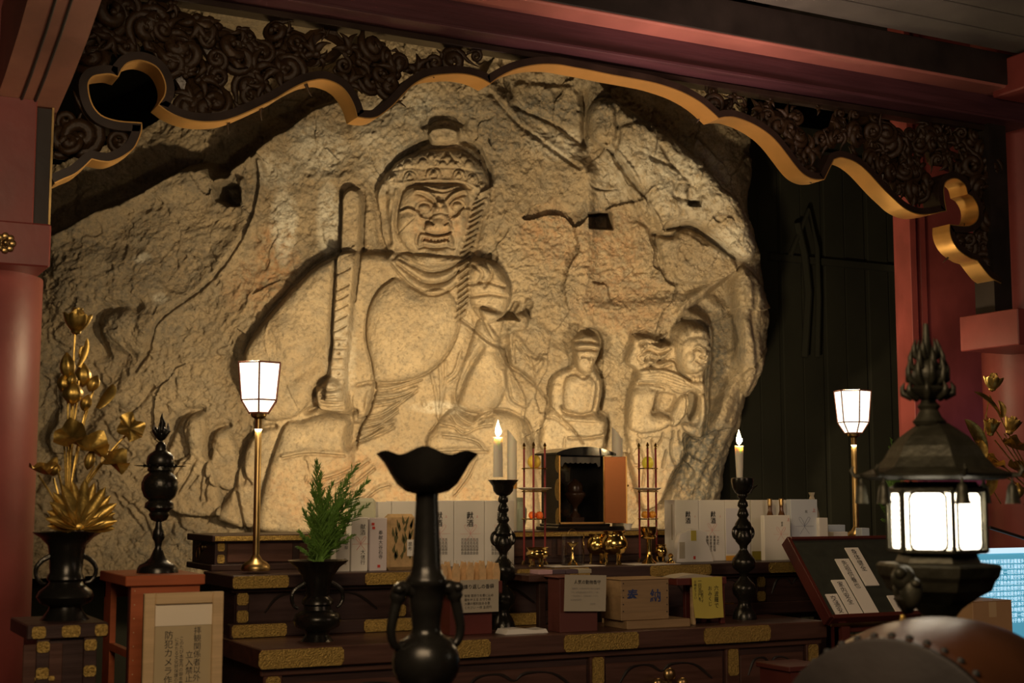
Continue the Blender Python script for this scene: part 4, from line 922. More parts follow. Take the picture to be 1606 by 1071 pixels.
def candle(px, py0, py1, Y, r0, r1, label, flame=True, cut=False, power=1.0, band_=False, zb=None):
    b = at(px, py0, Y); b.z = b.z if zb is None else zb; s = sc(px, py0, Y); t = thing('altar_candle', label, 'candle', b, 'white altar candles')
    H = at(px, py1, Y).z - b.z; pr = [(r0 * s * (1 - i / 10) + r1 * s * i / 10, H * i / 10) for i in range(11)]
    if not cut:
        pr += [(r1 * s * .8, H - .002), (.001, H - .006)]; MB().lathe(pr, b, 24).build('wax', M['wax'], t, True, 60)
        MB().tube([(b.x, b.y, b.z + H - .006), (b.x + .001, b.y, b.z + H + .014)], .0015, 6).build('wick', M['ink'], t)
    else:          # top sliced at a slant
        mb = MB(); mb.lathe(pr, b, 24); n = len(pr) * 24
        for i in range(n - 24, n):
            x, y, z = mb.v[i]; mb.v[i] = (x, y, z - (x - (b.x - r1 * s)) * 1.25 - (b.y - y) * .3 + .004)
        mb.build('wax', M['wax'], t, True, 30)
    if band_: MB().lathe([(r0 * s * 1.02, H * .42), (r0 * s * 1.04, H * .47), (r0 * s * 1.03, H * .51)], b, 24).build('paper_band', mat('orange_band', (.85, .45, .10), .5), t, True)
    if flame:
        fm = mat('candle_flame', (1, .7, .3), emit=(1.0, .70, .30), estr=60)
        fp = [(.0005, 0), (.008, .006), (.012, .018), (.0115, .030), (.006, .048), (.0005, .068)]
        MB().lathe(fp, (b.x, b.y, b.z + H + .004), 14).build('flame', fm, t, True)
        point('candle_light', (b.x, b.y - .004, b.z + H + .025), 18 * power, (1, .68, .34), .012).visible_camera = True
    return t
d1 = [(24, 750), (22.5, 752), (17, 760), (15, 767), (11, 772), (6, 774)]
d1 = [(21.5, 751.5)] + [(24.5, 749.5), (22, 752.5), (17, 759), (15.5, 767), (11, 772.5), (5, 775), (5, 776)]
t, b, s = candlestick(789, 981, Z1, 'black bronze altar candlestick with wide flat-rimmed dish, left one, among white boxes', d1)
candle(781, 748, 686, b.y, 7.8, 7.2, 'lit white candle on the left black altar candlestick')
candle(803, 830, 676, 5.88, 7.6, 7.6, 'unlit slant-cut white candle with orange band behind the left lit candle', False, True, band_=True, zb=Z3)
d2 = [(15, 751), (18, 752), (18.5, 757), (16.5, 768), (12, 776), (6, 779), (5, 781)]
t, b, s = candlestick(1168, 971, Z1, 'black bronze altar candlestick with deep cup dish, right one, before white boxes', d2, .955)
MB().tube([(b.x + 15 * s, b.y, b.z + (971 - 765) * s), (b.x + 22 * s, b.y, b.z + (971 - 756) * s), (b.x + 30 * s, b.y, b.z + (971 - 752) * s)], [2.2 * s, 2 * s, 1.2 * s], 6).build('spout', M['bronze'], t, True)
candle(1160, 752, 699, b.y, 4.8, 7.0, 'lit white tapering candle on the right black altar candlestick', power=.9)
candle(969, 830, 672, 6.07, 9, 8.5, 'unlit slant-cut candle standing behind the open shrine door', False, True, band_=True, zb=Z3)

# big candlestick in the foreground
YC = 2.95; b = at(668, 1071, YC); s = sc(668, 900, YC); zf0 = b.z
bc = thing('tall_candlestick', 'tall black bronze candlestick with scalloped bowl and elephant-head handles, blurred in front', 'candlestick', (b.x, b.y, 0))
c0 = at(668, 1035, YC)
def zpx(y): return c0.z + (1035 - y) * s / cpt
pr = [(18, 777), (17.5, 790), (20, 840), (22.5, 890), (26, 903), (31, 909), (33, 915), (31, 921), (26, 925), (27, 945), (24, 965), (22, 985), (24, 994), (30, 999), (40, 1006), (49, 1018), (53, 1034), (52, 1050), (46, 1063), (38, 1072), (34, 1078), (40, 1090), (44, 1100)]
MB().lathe([(r * s, zpx(y)) for r, y in pr[::-1]], (c0.x, c0.y, 0), 40).build('stem', M['bronze'], bc, True, 60)
mb = MB(); seg = 48; prof = [(20, 779, 0), (34, 775, 0), (48, 764, 0), (58, 748, .0), (64, 733, .4), (70, 722, 1), (67, 724, 1), (60, 735, .4), (50, 752, 0), (20, 766, 0)]
vs = []
for r, y, kk in prof:
    for q in range(seg):
        a = 2 * math.pi * q / seg; w0 = a; a = a + YAW
        lip = max(0, math.cos(a)) ** 10 + max(0, -math.cos(a)) ** 10
        wv = 1 + kk * (.02 * math.cos(6 * a) + .14 * lip)
        dz = kk * s * (5 * math.cos(6 * a + math.pi) + 11 * abs(math.sin(a)) ** 2 + 10 * lip)
        vs.append((c0.x + r * s * wv * math.cos(w0), c0.y + r * s * wv * math.sin(w0), zpx(y) + dz))
n = len(prof); fs = [(i * seg + q, i * seg + (q + 1) % seg, (i + 1) * seg + (q + 1) % seg, (i + 1) * seg + q) for i in range(n - 1) for q in range(seg)]
fs += [tuple(range(seg)), tuple((n - 1) * seg + q for q in range(seg))]
mb.add(vs, fs).build('scalloped_bowl', M['bronze'], bc, True, 70)
for sg in (-1, 1):
    hp = [(668 + sg * x, y) for x, y in ((22, 930), (36, 925), (46, 930), (50, 945), (55, 965), (59, 985), (57, 1003), (49, 1013), (41, 1010), (41, 1003))]
    P = [Vector((c0.x + (x - 668) * s, c0.y, zpx(y))) for x, y in spline(hp, 4)]
    rr = [(13 if i < 12 else 9 - 4.5 * (i - 12) / (len(P) - 12)) * s * (1 if i > 3 else .8) for i in range(len(P))]
    h = MB().tube(P, rr, 10); h.ball(P[9] + Vector((sg * .004, -.012, .012)), (.014, .016, .012)); h.build('elephant_handle', M['bronze'], bc, True, 70)
MB().lathe([(.17, 0), (.17, .03), (.13, .06), (.10, .09), (.05, .16), (.045, .5), (.06, .62), (.05, .7), (.045, zpx(1100) - .04), (44 * s, zpx(1100))], (c0.x, c0.y, 0), 32).build('foot', M['bronze'], bc, True, 60)

# ------------------------------------------------------------------ standing lamps
def lamp(px, ptop, pbase, Y, w, label, power, stand=None):
    b = at(px, pbase, Y); s = sc(px, (ptop + pbase) / 2, Y); t = thing('standing_lamp', label, 'lamp', b, 'brass candle-style standing lamps')
    H = (pbase - ptop) * s / cpt; k = w / 73 * s; zt = b.z + H; hs = 80 * s * (w / 73 if w > 60 else .84)
    MB().lathe([(22 * k, 0), (23 * k, 3 * k), (22 * k, 8 * k), (17 * k, 13 * k), (10 * k, 17 * k), (7 * k, 22 * k), (4.6 * k, 26 * k)], b, 28).build('base', M['oldbrass'], t, True)
    z0 = b.z + 15 * k; z1 = zt - hs * 1.0
    MB().lathe([(5.4 * k, z0 - b.z), (5.2 * k, z1 - b.z - 6 * k), (3 * k, z1 - b.z)], b, 16).build('pole', M['oldbrass'], t, True)
    MB().lathe([(5 * k, -8 * k), (12 * k, -4 * k), (13 * k, 2 * k), (11 * k, 3 * k)], (b.x, b.y, z1), 12).build('collar', M['oldbrass'], t, True)
    em = mat('lit_shade_glass', (1, .95, .85), .4, emit=(1.0, .86, .62), estr=3.2)
    NS = 6; off = math.radians(12)
    def ring(r, z): return [(b.x + r * math.cos(off + 2 * math.pi * q / NS), b.y + r * math.sin(off + 2 * math.pi * q / NS), z) for q in range(NS)]
    R = [ring(17 * k, z1 + 2 * k), ring(31 * k, z1 + hs * .27), ring(37 * k, zt)]
    for lv in (0, 1):
        for q in range(NS):
            a, c = R[lv][q], R[lv][(q + 1) % NS]; d, e = R[lv + 1][(q + 1) % NS], R[lv + 1][q]
            MB().add([a, c, d, e], [(0, 1, 2, 3)]).build('glass_pane', em, t)
    MB().add(R[2], [tuple(range(NS))]).build('top_pane', em, t)
    fr = MB()
    for lv in range(3):
        for q in range(NS):
            fr.tube([R[lv][q], R[lv][(q + 1) % NS]], (1.6 if lv != 1 else 1.4) * k, 5)
            if lv < 2: fr.tube([R[lv][q], R[lv + 1][q]], 1.6 * k, 5)
    fr.build('shade_frame', mat('lamp_frame_brown', (.30, .12, .09), .4), t)
    point('lamp_bulb', (b.x, b.y - 0, zt + .05), power, (1, .74, .42), .05)
    area('lamp_pool', (b.x, b.y, z1 - .06), (b.x, b.y, 0), power * .12, (1, .74, .42), .05, .05)
    return t, b
lamp(401, 573, 895, 5.52, 73, 'brass standing lamp with lit six-sided shade on the altar, left', 16)
lamp(1343, 616, 845, 6.0, 56, 'brass standing lamp with lit six-sided shade behind the sloping board, right', 10)
# ------------------------------------------------------------------ left side: chest, lotus vase, red stand, censer, framed notice
Yc = 4.62; b = at(98, 976, Yc); xc0, xc1 = X_at(42, 985, Yc - .0), X_at(170, 985, Yc)
ch = thing('lacquered_chest', 'dark lacquered square stand with gilt corner plates under the lotus vase, far left', 'stand', ((xc0 + xc1) / 2, Yc + .16, 0))
zc1 = Z_at(110, 978, Yc)
MB().box((xc0, Yc, zc1 - .045), (xc1, Yc + .34, zc1), bev=.004).build('top_board', M['lacqd'], ch)
xi0, xi1 = X_at(57, 1030, Yc), X_at(152, 1030, Yc)
MB().box((xi0 + .01, Yc + .02, 0), (xi1 - .01, Yc + .32, zc1 - .045)).build('body', M['lacqd'], ch)
MB().box((X_at(75, 1, Yc), Yc + .012, .1), (X_at(134, 1, Yc), Yc + .02, zc1 - .06), bev=.002).build('panel', M['lacq'], ch)
for p0, p1 in ((50, 72), (97, 126), (149, 169)): plate_mb(X_at(p0, 985, Yc), X_at(p1, 985, Yc), zc1 - .041, zc1 - .005, Yc).build('gilt_plate', M['plate'], ch)
for x in (xi0 + .02, xi1 - .02):
    p = MB().box((x - .02, Yc + .005, 0), (x + .02, Yc + .02, zc1 - .045), bev=.002).build('post', M['lacqd'], ch)
    for z in (zc1 - .085, zc1 - .165, zc1 - .26): plate_mb(x - .019, x + .019, z, z + .034 if z > zc1 - .2 else z + .06, Yc + .005).build('gilt_plate', M['plate'], p)
plate_mb(X_at(93, 1, Yc), X_at(123, 1, Yc), zc1 - .172, zc1 - .158, Yc + .012).build('gilt_plate', M['plate'], ch)
def vase(px, Yv, zb, prof, y0, label, name='bronze_vase', handles=None, group=None, mt='bronze'):
    b = at(px, y0, Yv); b.z = zb; s = sc(px, (prof[0][1] + y0) / 2, Yv)
    t = thing(name, label, 'vase', b, group)
    p = [(r * s, (y0 - y) * s / cpt) for r, y in prof[::-1]]; rim = p[-1]
    p += [(rim[0] * .93, rim[1] - .002), (p[-3][0] * .85, p[-3][1]), (.001, p[-4][1] - .01)]
    MB().lathe(p, b, 36).build('body', M[mt], t, True, 50)
    if handles:
        for sg in (-1, 1):
            P = [(b.x + sg * x * s, b.y, b.z + (y0 - y) * s) for x, y in spline(handles, 4)]
            MB().tube(P, [4.2 * s * (1 - .4 * i / len(P)) for i in range(len(P))], 8).build('ear_handle', M['bronzefig'], t, True)
    return t, b, s
vL, bL, sL = vase(101, Yc + .17, zc1, [(53, 841), (50, 844), (40, 850), (29, 862), (26, 880), (25, 904), (28, 908), (29, 914), (25, 918), (28, 923), (40, 932), (44, 941), (38, 950), (24, 956), (26, 962), (34, 972), (38, 976)], 976,
                  'black bronze trumpet vase with ear handles holding gilded lotus, far left', handles=[(25, 878), (36, 884), (45, 895), (45, 908), (38, 918), (30, 920)])
RNG = random.Random(11)
def petal(mb, base, dirv, up, L, W, cup, curl=.2, seg=5, n=7, ridge=0):
    d = Vector(dirv).normalized(); u = Vector(up).normalized(); sd = d.cross(u).normalized(); vs = []
    for i in range(n + 1):
        t = i / n; wd = W * math.sin(math.pi * min(1, .12 + .88 * t) ** .9) ** .7 if t < 1 else .0
        wd = W * (math.sin(math.pi * (.08 + .92 * t)) ** .65) * (1.0 if t < 1 else 0) + .0005
        c = Vector(base) + d * (L * t) + u * (cup * L * math.sin(t * 1.9) - curl * L * t * t)
        for j in range(seg + 1):
            q = j / seg * 2 - 1; vs.append(c + sd * (q * wd) + u * ((q * q) * wd * .55 - ridge * math.cos(q * 9) * wd * .12))
    fs = [(i * (seg + 1) + j, i * (seg + 1) + j + 1, (i + 1) * (seg + 1) + j + 1, (i + 1) * (seg + 1) + j) for i in range(n) for j in range(seg)]
    k = len(vs); nrm_ = u * .0012
    mb.add(vs + [v - nrm_ for v in vs], fs + [tuple(k + a for a in f[::-1]) for f in fs])
def flower(par, c, r, tilt=(0, 0, 1), n=8, openness=.9, label=None):
    f = None; up = Vector(tilt).normalized(); a0 = up.orthogonal().normalized(); b0 = up.cross(a0)
    core = MB().lathe([(.001, -.1 * r), (.2 * r, 0), (.26 * r, .25 * r), (.001, .3 * r)], seg=12, T=Matrix.Translation(c) @ up.to_track_quat('Z', 'Y').to_matrix().to_4x4()).build('lotus_flower', M['gold'], par, True)
    for lay, (nn, op, L) in enumerate(((n, openness, 1.0), (n - 2, openness * .45, .95))):
        for k in range(nn):
            a = 2 * math.pi * (k + .5 * lay) / nn + .3; rd = a0 * math.cos(a) + b0 * math.sin(a)
            d = rd * op + up * (1.05 - op * .6); mb = MB(); petal(mb, Vector(c) + rd * .08 * r, d, (up - rd * .9), r * L, r * .33, -.12 if op > .6 else .0, -.28)
            mb.build('petal', M['gold'], core, True, 80)
    return core
def bud(par, c, r, h, tilt=(0, 0, 1)):
    T = Matrix.Translation(c) @ Vector(tilt).to_track_quat('Z', 'Y').to_matrix().to_4x4()
    MB().lathe([(r * math.sin(math.pi * t) ** .8 * (1 - .25 * t) + .0008, h * (t - .4)) for t in [i / 11 for i in range(12)]], seg=24, T=T, wav=.07, wn=6).build('lotus_bud', M['gold'], par, True, 80)
def leaf(par, c, r, nrm3, wave=.25, n=26, fold=0.0, asp=1.0):
    up = Vector(nrm3).normalized(); a0 = up.orthogonal().normalized(); b0 = up.cross(a0); vs = [Vector(c)]; fs = []; NR = 4
    for i in range(1, NR + 1):
        for k in range(n):
            a = 2 * math.pi * k / n; rr = r * i / NR * (1 + .07 * math.cos(3 * a)); x, y = rr * math.cos(a), rr * math.sin(a) * asp
            vs.append(Vector(c) + a0 * x + b0 * y + up * (wave * r * (i / NR) ** 2 * math.sin(5 * a + 1) * .5 + fold * abs(x) + .22 * r * (i / NR) ** 2 + .02 * r * math.cos(13 * a) * i / NR))
    for k in range(n): fs.append((0, 1 + k, 1 + (k + 1) % n))
    for i in range(NR - 1):
        for k in range(n): fs.append((1 + i * n + k, 1 + i * n + (k + 1) % n, 1 + (i + 1) * n + (k + 1) % n, 1 + (i + 1) * n + k))
    k0 = len(vs); MB().add(vs + [v - up * .0015 for v in vs], fs + [tuple(k0 + a for a in f[::-1]) for f in fs]).build('lotus_leaf', M['gold'], par, True, 80)
lt = thing('gilded_lotus', 'tall gilded lotus bouquet with buds, leaves and fan flower in far left vase', 'ornament', (bL.x, bL.y, bL.z + 130 * sL))
YL = bL.y
def A(px, py, dy=0): return at(px, py, YL + dy)
root = A(103, 852)
for px, py, dy in ((118, 520, 0), (128, 570, .03), (106, 590, -.03), (115, 630, -.05), (135, 640, .02), (150, 600, .05), (185, 700, .05), (100, 690, -.04), (148, 730, -.05), (60, 745, -.02), (90, 735, -.06), (140, 745, .03), (212, 668, .04), (84, 750, .05)):
    e = A(px, py, dy); m1 = root.lerp(e, .35) + Vector((0, 0, .10 * abs(e.x - root.x) + .0)); m1.x = root.x + (e.x - root.x) * .18; m2 = root.lerp(e, .75); m2.x = root.x + (e.x - root.x) * .6
    MB().tube([Vector(p) for p in spline([tuple(root + Vector((RNG.uniform(-.012, .012), RNG.uniform(-.01, .01), 0))), tuple(m1), tuple(m2), tuple(e)], 4)], .0035, 6).build('stem', M['gold'], lt, True)
flower(lt, A(119, 522), 37 * sL, (.05, -.12, 1), 8, .62)
bud(lt, A(106, 578, -.03), 13 * sL, 44 * sL, (-.1, 0, 1)); bud(lt, A(114, 620, -.06), 17 * sL, 38 * sL); bud(lt, A(100, 604, -.02), 11 * sL, 30 * sL); bud(lt, A(112, 598, -.05), 9 * sL, 24 * sL, (.2, 0, 1))
bud(lt, A(145, 604, .02), 11 * sL, 30 * sL, (.5, 0, 1)); bud(lt, A(134, 634, -.04), 10 * sL, 28 * sL, (.3, 0, 1)); bud(lt, A(130, 592, .04), 14 * sL, 40 * sL)
flower(lt, A(126, 560, .03), 16 * sL, (.25, 0, 1), 5, .3)
def longleaf(par, p0, p1, W, up, cup=.1):
    mb = MB(); p0 = Vector(p0); p1 = Vector(p1); petal(mb, p0, p1 - p0, up, (p1 - p0).length, W, cup, .1, 6, 9, .5); mb.build('lotus_leaf', M['gold'], par, True, 80)
longleaf(lt, A(152, 640, .02), A(178, 602, .0), 11 * sL, (.6, -.7, .3)); longleaf(lt, A(122, 575, .02), A(137, 530, .02), 6 * sL, (.5, -.8, .1))
leaf(lt, A(203, 672, .03), 24 * sL, (.3, -.85, .35), .6, 26)
leaf(lt, A(112, 685, -.06), 26 * sL, (-.5, -.6, .55), .3, 26, .3); leaf(lt, A(140, 705, -.05), 30 * sL, (.1, -.55, .8), .35, 26, .35)
leaf(lt, A(172, 725, -.02), 30 * sL, (.35, -.55, .75), .5, 26, .2); leaf(lt, A(66, 742, -.05), 30 * sL, (.1, -.35, .95), .25, 26, .35, .5)

bud(lt, A(84, 737, -.02), 12 * sL, 24 * sL); bud(lt, A(140, 724, -.08), 9 * sL, 34 * sL, (.2, 0, 1))
fan = MB(); fc = A(124, 826, -.06); core = MB().ball(fc, (.02, .012, .014)).build('fan_flower', M['gold'], lt, True)
for k in range(15):
    a = math.radians(-6 + 192 * k / 14 / 1.0 * .97); L = (50 + 22 * abs(math.sin(a)) ** 1.2 + (4 if k % 2 else 0)) * sL * (.92 if k > 10 else 1)
    mb = MB(); petal(mb, fc + Vector((0, -.004 * (k % 2), 0)), Vector((math.cos(a) * 1.0, -.22 - .1 * (k % 2), math.sin(a) * .92 + .08)), Vector((-.0, -1, .25)), L * 1.08, 9.5 * sL, -.05, .12, 4, 7); mb.build('petal', M['gold'], core, True, 80)

# red stand
Ys = 4.78; Xs0 = X_at(197, 908, Ys); Xs1 = X_at(322, 908, Ys); Yb_ = Xs0 / tX(169)
zs = Z_at(260, 902, Ys); rs = thing('red_stand', 'tall orange-red wooden stand with open left side, beside the gilded lotus vase', 'stand', ((Xs0 + Xs1) / 2, (Ys + Yb_) / 2, 0))
MB().box((Xs0, Ys, zs - .034), (Xs1, Yb_, zs), bev=.003).build('top_board', M['redwood'], rs)
fx0, fx1 = X_at(203, 1000, Ys + .02), X_at(311, 1000, Ys + .02)
MB().box((fx0, Ys + .015, 0), (fx1, Ys + .035, zs - .034)).build('front_panel', M['redwood'], rs)
ya, yb2 = fx0 / tX(187), fx0 / tX(177)
MB().box((fx0, ya, .02), (fx0 + .02, yb2, zs - .034)).build('side_rail', M['redwood'], rs)
MB().box((fx0, Ys + .035, 0), (fx0 + .025, Ys + .06, zs - .034)).build('post', M['lacqd'], rs)
MB().box((fx1 - .02, Ys + .035, 0), (fx1, yb2, zs - .034)).build('side_panel', M['redwood'], rs)
MB().box((fx0, yb2 - .02, zs - .034 - .06), (fx1 - .02, yb2, zs - .034)).build('back_rail', M['redwood'], rs)
MB().box((fx0, Ys + .06, zs - .27), (fx0 + .02, ya, zs - .245)).build('cross_rail', M['redwood'], rs)
nl = MB()
for k in range(16): nl.ball((fx0 + .012, Ys + .0145, zs - .05 - k * .045), (.0022, .0015, .0022), 6, 4)
nl.build('nail', M['pale'], rs)
# bronze covered censer
Yg = (Ys + Yb_) / 2 - .02; b = at(247, 901, Yg); b.z = zs; s = sc(247, 800, Yg)
cs = thing('bronze_censer', 'black bronze lidded censer with flame finial and needle rays on the red stand', 'censer', b)
def lp(t, name, prof, y0, b, s, m, seg=32, wav=0, wn=0): return MB().lathe([(max(r, .05) * s, (y0 - y) * s / cpt) for r, y in prof[::-1]], b, seg, wav=wav, wn=wn).build(name, m, t, True, 50)
lp(cs, 'foot', [(4.5, 822), (6, 832), (9, 838), (9.5, 848), (6, 854), (5, 862), (8, 868), (12, 878), (20, 885), (28, 889), (31, 894), (32, 901)], 901, b, s, M['bronze'])
lp(cs, 'bowl', [(19, 738), (20, 743), (17, 746), (24, 752), (28.5, 762), (28.5, 772), (24, 784), (17, 790), (22, 794), (23, 801), (18, 804), (14, 808), (16, 812), (12, 820), (5, 823)], 901, b, s, M['bronzefig'])
li = lp(cs, 'lid', [(1, 698), (4, 699), (8, 704), (9, 712), (17, 717), (20.5, 722), (22, 732), (21, 735), (16, 737), (16, 740)], 901, b, s, M['bronze'])
fn = MB(); jz = lambda y: b.z + (901 - y) * s
fn.ball((b.x, b.y, jz(686)), (9.5 * s, 9.5 * s, 10 * s)); fn.tube([(b.x, b.y, jz(700)), (b.x, b.y, jz(694))], 3 * s, 8)
fn.tube([(b.x, b.y, jz(680)), (b.x + 2 * s, b.y, jz(668)), (b.x, b.y, jz(660)), (b.x + .5 * s, b.y, jz(652))], [7 * s, 5 * s, 2.6 * s, .4 * s], 8)
for k in range(9):
    a = k * 2 * math.pi / 9; c, d = math.cos(a), math.sin(a); fn.tube([(b.x + 6 * s * c, b.y + 6 * s * d, jz(688)), (b.x + 12 * s * c, b.y + 12 * s * d, jz(680)), (b.x + 10.5 * s * c, b.y + 10.5 * s * d, jz(668 + 6 * (k % 2)))], [3.4 * s, 3 * s, .4 * s], 6)
fn.build('flame_finial', M['bronze'], li, True, 70)
ry = MB()
for k in range(12):
    a = k * math.pi / 6 + .1; c, d = math.cos(a), math.sin(a); L = 42 if k % 3 == 0 else 27
    ry.tube([(b.x + 18 * s * c, b.y + 18 * s * d, jz(736)), (b.x + L * s * c, b.y + L * s * d, jz(735))], [1.6 * s, .5 * s], 5); ry.ball((b.x + 25 * s * c, b.y + 25 * s * d, jz(735)), 2.4 * s, 6, 4)
ry.build('ray', M['bronze'], li, True)
# framed notice
Yn = 4.52; x0, x1 = X_at(243, 1000, Yn), X_at(333, 1000, Yn); zt_n = Z_at(288, 947, Yn); tl = math.radians(5)
fr = thing('framed_notice', 'pale wood framed calligraphy notice leaning by the red stand', 'sign', ((x0 + x1) / 2, Yn + .02, zt_n - .62))
fwn = X_at(253, 1, Yn) - x0; H_ = .62
for nm, a, c in (('frame_rail', (x0, Yn, zt_n - fwn), (x1, Yn + .022, zt_n)), ('frame_rail', (x0, Yn, zt_n - H_), (x1, Yn + .022, zt_n - H_ + fwn)), ('frame_stile', (x0, Yn, zt_n - H_ + fwn), (x0 + fwn, Yn + .022, zt_n - fwn)), ('frame_stile', (x1 - fwn, Yn, zt_n - H_ + fwn), (x1, Yn + .022, zt_n - fwn))):
    MB().box(a, c, bev=.003).build(nm, M['pale'], fr)
sp = MB().box((x0 + fwn, Yn + .012, zt_n - H_ + fwn), (x1 - fwn, Yn + .018, zt_n - fwn)).build('paper', mat('aged_tan_paper', (.48, .38, .22), .65, noise=.08, nscale=6), fr)
MB().box((x0 + fwn + .002, Yn + .010, Z_at(288, 981, Yn)), (x1 - fwn - .002, Yn + .012, zt_n - fwn - .002)).build('header_strip', mat('light_slip', (.80, .70, .54), .6), fr)
sn = sc(288, 1000, Yn)
for s_, px, py, h in (('拝観関係者以外の', 310, 983, 12.5), ('立入禁止', 297, 1021, 12.5), ('このたび本堂内の御本尊', 285, 998, 7), ('にあたる文化財保護の為', 277.5, 1000, 7), ('防犯カメラ作動中', 265, 990, 14)):
    p = at(px, py, Yn + .012); text('lettering', s_, p, XA, ZA, h * sn, M['ink'], sp, vert=True, spacing=.98)
fl_box = thing('lacquered_trestle', 'low dark lacquered trestle partly hidden behind the framed notice', 'stand', ((x0 + x1) / 2, Yn + .03, 0))
MB().box((x0 - .02, Yn - .02, zt_n - .66), (x1 + .02, Yn + .10, zt_n - .622), bev=.003).build('top_board', M['lacqd'], fl_box)
for x in (x0, x1 - .03):
    for y in (Yn - .01, Yn + .06): MB().box((x, y, 0), (x + .03, y + .03, zt_n - .66)).build('leg', M['lacqd'], fl_box)

# ------------------------------------------------------------------ conifer sprigs in vases
def conifer(px, Yv, zb, y0, tips, prof, vlabel, plabel, hd, seed, rise=1.0):
    t, b, s = vase(px, Yv, zb, prof, y0, vlabel, handles=hd, group=None)
    mouth = Vector((b.x, b.y, b.z + (y0 - prof[0][1]) * s)); rn = random.Random(seed)
    p = thing('conifer_sprigs', plabel, 'plant', mouth)
    for (tx_, ty_, dn) in tips:
        e = at(tx_, ty_, Yv + rn.uniform(-.05, .05)); c0_ = mouth + Vector((rn.uniform(-.02, .02), rn.uniform(-.02, .02), -.01)); mid = c0_.lerp(e, .5); mid.x = c0_.x + (e.x - c0_.x) * .38
        ax = [Vector(q) for q in spline([tuple(c0_), tuple(mid), tuple(e)], 9)]; mb = MB(); mb.tube(ax, [.003 - .0022 * i / len(ax) for i in range(len(ax))], 4)
        L = (e - c0_).length
        for i in range(2, len(ax)):
            for _ in range(dn):
                tt = i / len(ax); q = ax[i - 1].lerp(ax[i], rn.random()); d = (ax[i] - ax[i - 1]).normalized(); a = rn.uniform(0, 6.28); o = d.orthogonal().normalized(); o2 = d.cross(o)
                sd = (o * math.cos(a) + o2 * math.sin(a)); ln = L * .22 * (1.15 - tt) * rn.uniform(.5, 1.2) + .008
                f = q + (d * 1.25 + sd * .8).normalized() * ln; mb.tube([q, q.lerp(f, .5) + d * .002, f], [.0016, .0022, .0005], 3)
                for w2 in range(3):
                    u0 = q.lerp(f, .3 + .25 * w2); a2 = rn.uniform(0, 6.28); sd2 = o * math.cos(a2) + o2 * math.sin(a2); mb.tube([u0, u0 + (d * 1.3 + sd2).normalized() * ln * .4], [.0019, .0006], 3)
        mb.build('sprig', M['leaf'], p, True)
    return t, p
bpz = atz(498, 1005, Z1)
tips = [(498, 722, 5), (490, 760, 6), (503, 745, 5), (477, 800, 7), (470, 835, 6), (485, 790, 7), (512, 780, 7), (520, 760, 6), (552, 738, 5), (558, 730, 3), (545, 770, 6), (580, 750, 3), (572, 760, 4), (560, 790, 5), (535, 790, 7), (548, 810, 6), (525, 800, 7), (505, 800, 8), (495, 820, 8), (540, 830, 6), (515, 830, 8), (578, 790, 3), (482, 845, 6), (530, 845, 6), (468, 858, 4), (555, 840, 4)]
conifer(497, bpz.y, Z1, 1005, tips, [(48, 881), (45, 884), (34, 892), (25, 905), (20, 920), (18, 936), (24, 942), (25, 948), (21, 951), (22, 957), (34, 963), (38, 972), (34, 983), (20, 989), (18, 995), (24, 1003), (27, 1006)], 'black bronze vase with ear handles holding green conifer sprigs on the front step',
        'fresh green conifer sprigs in bronze vase on the altar front step', [(20, 915), (30, 920), (40, 928), (42, 940), (38, 950), (32, 954)], 3)
# side table on the right with lamp and second vase of greenery
zst = Z_at(1343, 845, 6.0); xs0 = 4.64; xs1 = 5.55
stb = thing('side_table', 'dark lacquered side table behind the sloping board, lamp and greenery on it', 'table', ((xs0 + xs1) / 2, 5.85, 0))
MB().box((xs0, 5.62, zst - .04), (xs1, 6.12, zst), bev=.004).build('table_top', M['lacqd'], stb)
for x in (xs0 + .03, xs1 - .08):
    for y in (5.65, 6.05): MB().box((x, y, 0), (x + .05, y + .05, zst - .04)).build('leg', M['lacqd'], stb)
tips2 = [(1398, 692, 3), (1392, 730, 5), (1405, 715, 4), (1388, 760, 6), (1400, 770, 7), (1412, 750, 6), (1380, 790, 5), (1395, 800, 7), (1410, 800, 7), (1425, 730, 4), (1384, 815, 4)]
conifer(1402, 5.85, zst, 850, tips2, [(14, 822), (12, 825), (7, 832), (6, 838), (9, 844), (6, 848), (8, 850)], 'small dark vase of greenery on the side table behind the lantern', 'green conifer sprigs seen behind the big bronze lantern', None, 8)
# ------------------------------------------------------------------ boxes, papers and offerings on the middle step
def slab(name, label, x0, x1, ytop, Yf_, dy, zb, m, cat='box', group=None, bev=.002, lid=None, ybot=None):
    X0, X1 = X_at(x0, 840, Yf_), X_at(x1, 840, Yf_); zt = Z_at((x0 + x1) / 2, ytop, Yf_)
    t = thing(name, label, cat, ((X0 + X1) / 2, Yf_ + dy / 2, zb), group)
    MB().box((X0, Yf_, zb), (X1, Yf_ + dy, zt), bev=bev).build('carton' if cat == 'box' else 'body', m, t)
    return t, X0, X1, zt
def flat(t, name, X0, X1, z0, z1, y, m, th=.0012):
    return MB().box((X0, y - th, z0), (X1, y, z1)).build(name, m, t)
def vt(t, s_, px, py, Yf_, h, m='ink', bold=0): p = at(px, py, Yf_); return text('lettering', s_, (p.x, Yf_ - .0015, p.z), XA, ZA, h * sc(px, py, Yf_), M[m], t, vert=True, spacing=1.0, bold=bold)
